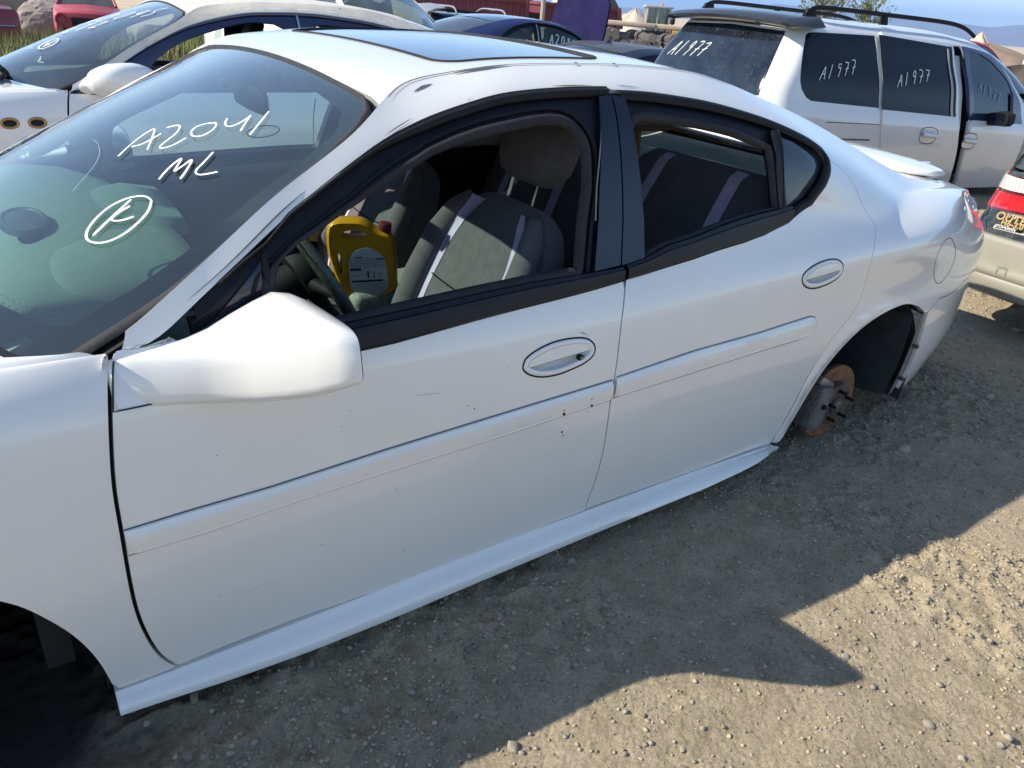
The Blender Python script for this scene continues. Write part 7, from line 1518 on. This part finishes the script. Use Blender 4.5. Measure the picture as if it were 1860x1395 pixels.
SLAB = mat('pale_timber_slab', (.55, .42, .30), .85, vary=.2, scale=4)
rq = np.random.RandomState(12)
for k, (x, y, z, L, w, lab) in enumerate([(19.6, 20.7, 1.18, 2.6, .5, 'pale pink timber slab on the left end of the log pile'), (20.9, 19.6, 1.18, 2.2, .5, 'pale pink timber slab at the middle of the log pile'), (22.0, 18.3, 1.16, 2.4, .5, 'pale timber slab on the right end of the log pile'), (16.1, 20.6, 1.0, 1.6, .4, 'pale timber slab lying beyond the coupe roof')]):
    s = box('timber_slab', (0, 0, 0), (L, w, .16), SLAB, None, bev=.04, rot=(0, 0, 0)); s.location = (x, y, z); s.rotation_euler = (0, 0, -.75); tag(s, lab, 'slab', 'pale slabs on the log pile')
    b = box('slab_stack', (x, y, (z-.08-.75)/2), (L*.8, w*.9, z-.08+.75), SLAB, None, bev=.05) if k == 3 else None
    if b: tag(b, 'stack of pale timber below the slab beyond the coupe roof', 'timber')
# log pile: sawn ends towards the camera
BARK = mat('grey_log_bark', (.11, .095, .085), .95, vary=.4, scale=12, bump=.5, bscale=30); ENDW = mat('weathered_log_end', (.17, .155, .14), .95, vary=.35, scale=9, bump=.3, bscale=30); ENDL = mat('fresh_log_end', (.36, .30, .24), .9, vary=.2, scale=9)
lm_ = []
for v in range(6):
    n = 8 + v % 3; a = np.arange(n)/n*6.283+rq.rand()*1; r = .155*(1+.12*rq.randn(n)); ring = np.stack([r*np.cos(a), r*np.sin(a)], -1)
    V = [(x, 0, z) for x, z in ring]+[(x*.96, 2.4, z*.96) for x, z in ring]; F = [(i, (i+1) % n, n+(i+1) % n, n+i) for i in range(n)]
    me = bpy.data.meshes.new('log'); me.from_pydata(V, [], F+[tuple(range(n))[::-1], tuple(range(n, 2*n))]); me.materials.append(BARK); me.materials.append(ENDW if v != 3 else ENDL); me.polygons[n].material_index = 1; me.polygons[n+1].material_index = 1; me.update(); lm_.append(me)
dL = np.array([math.cos(-.80), math.sin(-.80), 0]); aw = np.array([.62, .78, 0.])
for row in range(6):
    for k in range(17 - row % 2 - (row > 4)*2):
        p = np.array([17.7, 20.9, 0])+dL*((k+.5*(row % 2))*.27+rq.uniform(-.03, .03)); z = -.30+row*.225+rq.uniform(-.03, .03)
        if row == 5 and rq.rand() < .35: continue
        o = bpy.data.objects.new('log', lm_[rq.randint(6)]); COL.objects.link(o); o.location = (p[0]+rq.uniform(-.1, .1)*aw[0], p[1]+rq.uniform(-.1, .1), z); o.rotation_euler = (rq.uniform(-.03, .03), 0, -math.atan2(aw[0], aw[1])+rq.uniform(-.04, .04)); o.scale = (rq.uniform(.88, 1.08),)*3
        o.rotation_euler.y = rq.uniform(0, 6.28)
        tag(o, 'grey sawn log in the pile under the pale slabs', 'log', 'grey logs stacked under the pale slabs')
# wheel loader cab
LC = mat('machine_grey', (.36, .36, .34), .5, vary=.2, scale=3); LG = glass('cab_glass', (.45, .58, .60), dust=.08); LY = mat('machine_yellow', (.55, .38, .06), .5, vary=.2, scale=3)
ld = thing('wheel_loader', 'grey glazed cab of a loader on the skyline behind the logs', 'loader', (41.9, 42.1, -.88), (0, 0, -.60)); ld.scale = (1.0, 1.0, 1.0)
for x in (-.78, -.05, .78):
    for y in (-.65, .65): box('cab_post', (x, y, 2.15), (.10, .10, 1.5), LC, ld, bev=.02)
box('cab_roof', (0, 0, 2.93), (1.95, 1.6, .14), LC, ld, bev=.05); box('cab_floor', (0, 0, 1.30), (1.75, 1.5, .25), DARK, ld, bev=.03); cyl('beacon', (.25, 0, 3.0), (.25, 0, 3.18), .08, AMBL, ld, n=12)
for c_, s_ in (((-.42, -.66, 2.15), (.66, .01, 1.4)), ((.37, -.66, 2.15), (.74, .01, 1.4)), ((-.42, .66, 2.15), (.66, .01, 1.4)), ((.37, .66, 2.15), (.74, .01, 1.4)), ((-.79, 0, 2.15), (.01, 1.2, 1.4)), ((.79, 0, 2.15), (.01, 1.2, 1.4))): box('cab_window', c_, s_, LG, ld, bev=0)
box('seat', (.0, 0, 1.75), (.45, .5, .7), DARK, ld, bev=.08); tube('mirror_arm', [(.80, -.7, 2.7), (1.05, -.8, 2.6), (1.05, -.8, 2.3)], .03, DARK, ld); box('mirror', (1.05, -.82, 2.35), (.18, .05, .32), DARK, ld, bev=.02)
box('engine_cover', (1.7, 0, 1.2), (1.7, 1.4, .8), LY, ld, bev=.1); box('front_frame', (-1.4, 0, .9), (1.4, .9, .5), LY, ld, bev=.08)
for x in (-1.5, 1.5):
    for y in (-1.0, .6): wheel('wheel', (x, y+.2, .7), .7, .45, ld, LY)
exh = thing('exhaust_stack', 'dark exhaust pipe with round cap right of the loader cab', 'pipe', (41.6, 40.2, -.9)); cyl('pipe', (0, 0, .6), (0, 0, 2.05), .06, DARK, exh, n=10); cyl('cap', (0, 0, 1.95), (0, 0, 2.3), .17, DARK, exh, n=14, bev=.04)
# digger arm
DG = mat('digger_dark_grey', (.05, .05, .055), .5, vary=.3, scale=2)
dg = thing('excavator', 'dark grey digger boom arching over the distant red container', 'excavator', (0, 0, 0))
def beam(name, pts, w, hs, m, parent):
    pts = np.array(pts, float); T = np.gradient(pts, axis=0); T /= np.linalg.norm(T, axis=1)[:, None]; side = np.cross(T, [0, 0, 1.]); side /= np.linalg.norm(side, axis=1)[:, None]; up = np.cross(side, T)
    return loftm(name, [[p+s*w/2-u*h/2, p+s*w/2+u*h/2, p-s*w/2+u*h/2, p-s*w/2-u*h/2] for p, s, u, h in zip(pts, side, up, hs)], m, parent, angle=30)
ex_ = np.array([.807, -.59, 0]); o0 = np.array([31.7, 37.7, 0])
P_ = lambda a, z: tuple(o0+ex_*a+[0, 0, z])
beam('boom', crs([P_(-5, .4), P_(-3.6, 1.7), P_(-2.2, 2.45), P_(-.8, 2.65), P_(.4, 2.55)], .4), .4, [.55]*len(crs([P_(-5, .4), P_(-3.6, 1.7), P_(-2.2, 2.45), P_(-.8, 2.65), P_(.4, 2.55)], .4)), DG, dg)
b2 = crs([P_(.1, 2.75), P_(1.0, 2.45), P_(1.6, 1.9), P_(2.0, 1.35), P_(2.25, .6)], .3); beam('dipper_arm', b2, .35, np.linspace(.75, .40, len(b2)), DG, dg)
tube('ram', [P_(.3, 2.2), P_(1.3, 1.1)], .07, STEEL, dg); box('bucket', P_(2.3, .1), (.9, .9, .8), DG, dg, bev=.15, seg=3); box('tracks', P_(-6.5, -.6), (3.6, 2.6, .8), DG, dg, bev=.3, seg=3); box('house', P_(-6.4, .6), (2.8, 2.4, 1.4), DG, dg, bev=.15)
# truck cab, shredded dark hood and red roof at the right
tk = thing('truck_cab', 'white truck cab with wide dusty windshield at the right edge', 'truck', (13.9, 4.35, -.55), (0, 0, .12)); TW = mat('truck_white', (.72, .72, .70), .45, coat=.3, vary=.15, scale=2)
rt = lambda x, e, z0, z1: [(x, -1.9+e, z0), (x, -1.9+e, z1-.08), (x, -1.82+e, z1), (x, .32-e, z1), (x, .40-e, z1-.08), (x, .40-e, z0)]
loftm('cab_shell', [rt(.02, .06, 1.60, 2.02), rt(.10, .0, 1.55, 2.05), rt(1.4, 0, 1.5, 2.08), rt(1.5, .08, 1.5, 2.0)], TW, tk, angle=35)
loftm('lower_cab', [rt(-.10, .05, .4, 1.28), rt(.0, .0, .35, 1.32), rt(1.5, .0, .35, 1.32)], TW, tk, angle=35)
for y in (-1.86, .34): tube('pillar', [(-.06, y, 1.30), (.05, y+.02, 1.95)], .05, TW, tk)
mesh('windshield', [(-.08, -1.84, 1.30), (-.08, .34, 1.30), (.04, .33, 1.93), (.04, -1.83, 1.93)], [(0, 1, 2, 3)], glass('truck_glass', (.55, .68, .66), dust=.22, dustcol=(.45, .58, .58)), tk, smooth=False)
box('roof_vent', (.5, -.9, 2.09), (.5, .5, .05), RUSTD, tk, bev=.015); box('roof_fairing', (1.2, -1.25, 2.18), (.8, .9, .22), TW, tk, bev=.09, seg=3); box('cab_back', (1.5, -.75, 1.2), (.04, 2.2, 1.6), TW, tk, bev=0)
NETM = mat('scorched_brown_hood', (.085, .062, .050), .85, col2=(.035, .028, .025), scale=3, bump=.4, bscale=9)
nh = thing('raised_brown_hood', 'scorched dark brown hood panel standing up in front of the white truck', 'hood', (10.3, 3.45, 0)); secs = []
for t in np.linspace(0, 1, 12):
    z = .15+1.22*t; w = .95-.1*t-.35*sst(.72, 1, t); secs.append([(.25*t+.05*math.sin(9*v+3*t)+.03*v*v, v*w-.45, z-.10*v*v*sst(.5, 1, t)) for v in np.linspace(-1, 1, 14)]+[(.25*t+.05, v*w-.45, z-.10*v*v*sst(.5, 1, t)) for v in np.linspace(1, -1, 14)])
loftm('panel', secs, NETM, nh, angle=50)
for k in range(4): tube('stiffening_rib', [(.0+.25*t, -.95+.33*k+.05*t, .25+1.02*t) for t in np.linspace(0, .95, 6)], .022, NETM, nh, n=6)
tube('cross_rib', [(.14, -1.15, .85), (.13, -.45, .95), (.14, .30, .85)], .03, NETM, nh, n=6); box('white_lamp', (-.05, -.75, .95), (.06, .16, .05), TW, nh, bev=.02)
rr = thing('red_roofed_car', 'sliver of a red car roof above the front of the white minivan', 'car', (18.9, 7.0, -.02), (0, 0, .0)); rr.location.z = 1.57-1.42; simple_car(rr, REDF, -1)
# two young trees beyond the minivan
LEAF = mat('olive_leaf', (.16, .20, .085), .7, vary=.35, scale=3); BRK = mat('twig_bark', (.16, .12, .09), .9)
def tree(x, y, H, spread, label, seed, z0=-.9, nb=26, nl=52):
    root = thing('young_tree', label, 'tree', (x, y, z0), (0, 0, 0), 'young trees beyond the minivan'); rq = np.random.RandomState(seed)
    tr = tube('trunk', [(0, 0, 0), (.03, .02, H*.35), (-.04, .03, H*.62), (.02, 0, H*.8)], [.09, .07, .05, .03], BRK, root, n=8); LV = []; LF_ = []; 
    for b in range(nb):
        t = rq.uniform(.30, .82); a = rq.rand()*6.283; L = spread*(1.05-.35*t)*rq.uniform(.6, 1.1); p0 = np.array([0, 0, H*t]); d = np.array([math.cos(a)*.6, math.sin(a)*.6, .95+.5*rq.rand()]); d /= np.linalg.norm(d)
        P = [p0+d*L*q+np.array([math.cos(a), math.sin(a), -.2])*L*.28*q*q+rq.randn(3)*.02*q for q in np.linspace(0, 1, 6)]; tube('branch', P, np.linspace(.022, .005, 6), BRK, tr, n=4)
        for _ in range(nl):
            q = rq.uniform(.25, 1.0); i = min(4, int(q*5)); c = P[i]+(P[i+1]-P[i])*(q*5-i)+rq.randn(3)*.09; u = rq.randn(3)*.6+d; u /= np.linalg.norm(u); w = np.cross(u, rq.randn(3)); w /= np.linalg.norm(w); s = rq.uniform(.05, .10); k = len(LV)
            LV += [c-u*s, c+w*s*.28, c+u*s, c-w*s*.28]; LF_.append((k, k+1, k+2, k+3))
    cr = mesh('crown', LV, LF_, LEAF, root, smooth=False); cr['kind'] = 'stuff'; return root
tree(24.7, 16.4, 4.1, 1.5, 'larger young tree with sparse olive leaves left of the two beyond the minivan', 5, nb=34)
tree(25.5, 15.1, 3.6, 1.15, 'smaller young tree with sparse olive leaves right of the two beyond the minivan', 9, nb=24)
# ---------------------------------------------------------------- yellow oil jug standing in the cabin
YEL = mat('yellow_plastic', (.66, .33, .012), .38, col2=(.50, .22, .008), scale=9, spec=.5)
jug = thing('oil_jug', 'yellow motor oil jug with handle and dark red cap, between the front seats', 'jug', (1.315, .89, .645), (.05, -.08, -.45)); jug.scale = (.80, .80, .80)
# outline in the local x-z plane: handle loop at the upper left, sloped shoulder to the cap
JO = np.array([(-.090, .0), (-.095, .06), (-.115, .13), (-.125, .20), (-.116, .285), (-.095, .306), (-.02, .304), (.012, .298), (.060, .258), (.100, .244), (.118, .222), (.118, .12), (.112, .0)])
JO = smoothpoly(JO, 1); H1 = smoothpoly(np.array([(-.078, .252), (-.066, .276), (.0, .276), (.030, .254), (.010, .240), (-.060, .240)]), 2); H2 = smoothpoly(np.array([(-.098, .10), (-.106, .165), (-.094, .190), (-.080, .178), (-.082, .110), (-.090, .092)]), 2)
class Flat:
    def __init__(s, d, e): s.d = d; s.e = e
    def __call__(s, S, U):
        k = 0*S
        return np.stack([S, k+s.d, U], -1)
    def normal(s, S, U, e=0): return np.tile(np.array([0, s.e, 0.]), (len(S), 1))
for dd_, e in ((-.038, -1.), (.038, 1.)): 
    o = panel('body', JO, Flat(dd_, e), YEL, jug, holes=[H1, H2], step=.012, thick=.038)
for ring in (JO, H1, H2): 
    P = [(x, 0, z) for x, z in resample(ring, .012)]; tube('rounded_edge', P, .040 if ring is JO else .036, YEL, jug, n=8, ry=.012 if ring is JO else .006, closed=True)
cyl('neck', (.088, 0, .235), (.092, 0, .262), .021, YEL, jug, n=20); cyl('cap', (.091, 0, .252), (.096, 0, .290), .025, mat('dark_red_cap', (.10, .010, .012), .5), jug, n=24, bev=.004)
LBL = mat('label_paper', (.60, .58, .56), .6, vary=.08, scale=30); lb = panel('label', smoothpoly(np.array([(-.055, .01), (-.060, .15), (-.035, .195), (.010, .212), (.050, .200), (.088, .160), (.090, .01)]), 1), Flat(-.0505, -1.), LBL, jug, step=.02, thick=.001)
INK = mat('label_ink', (.03, .035, .06), .6); INKG = mat('label_ink_grey', (.22, .22, .26), .6); INKY = mat('label_ink_yellow', (.60, .40, .05), .6); INKR = mat('label_ink_pink', (.50, .20, .22), .6)
def lbl_rect(x0, x1, z0, z1, m, nm='print'): return mesh(nm, [(x0, -.0520, z0), (x1, -.0520, z0), (x1, -.0520, z1), (x0, -.0520, z1)], [(0, 1, 2, 3)], m, lb, smooth=False)
lbl_rect(-.052, -.010, .118, .128, INK); lbl_rect(-.050, .070, .070, .078, INK); lbl_rect(-.030, .0, .170, .174, INK); lbl_rect(.050, .078, .160, .166, INK)
for k in range(3): lbl_rect(.012+.022*k, .018+.022*k, .085, .115-.004*k, (INK, INKR, INKY)[k])
lbl_rect(-.05, .010, .098, .101, INKY)
V = []; F = []; rq = np.random.RandomState(3)
for z in list(np.arange(.016, .066, .0065))+list(np.arange(.132, .168, .0065)):
    x = -.050
    while x < .075: w = rq.uniform(.006, .02); k = len(V); V += [(x, -.0521, z), (min(x+w, .08), -.0521, z), (min(x+w, .08), -.0521, z+.0022), (x, -.0521, z+.0022)]; F.append((k, k+1, k+2, k+3)); x += w+.003
pr = mesh('fine_print', V, F, INKG, lb, smooth=False); pr['kind'] = 'stuff'
# tan strip with a dark mark standing by the far door
sp2 = thing('tan_label_strip', 'narrow tan card strip with a black mark, upright beyond the passenger seat', 'card', (1.42, 1.62, .62), (0, .2, -.3)); box('card', (0, 0, .13), (.05, .004, .30), mat('tan_card', (.50, .36, .17), .8, vary=.2, scale=20), sp2, bev=0); prism('mark', [(-.012, -.003, .08), (.012, -.003, .08), (.0, -.003, .15)], (0, -.0006, 0), INK, sp2)
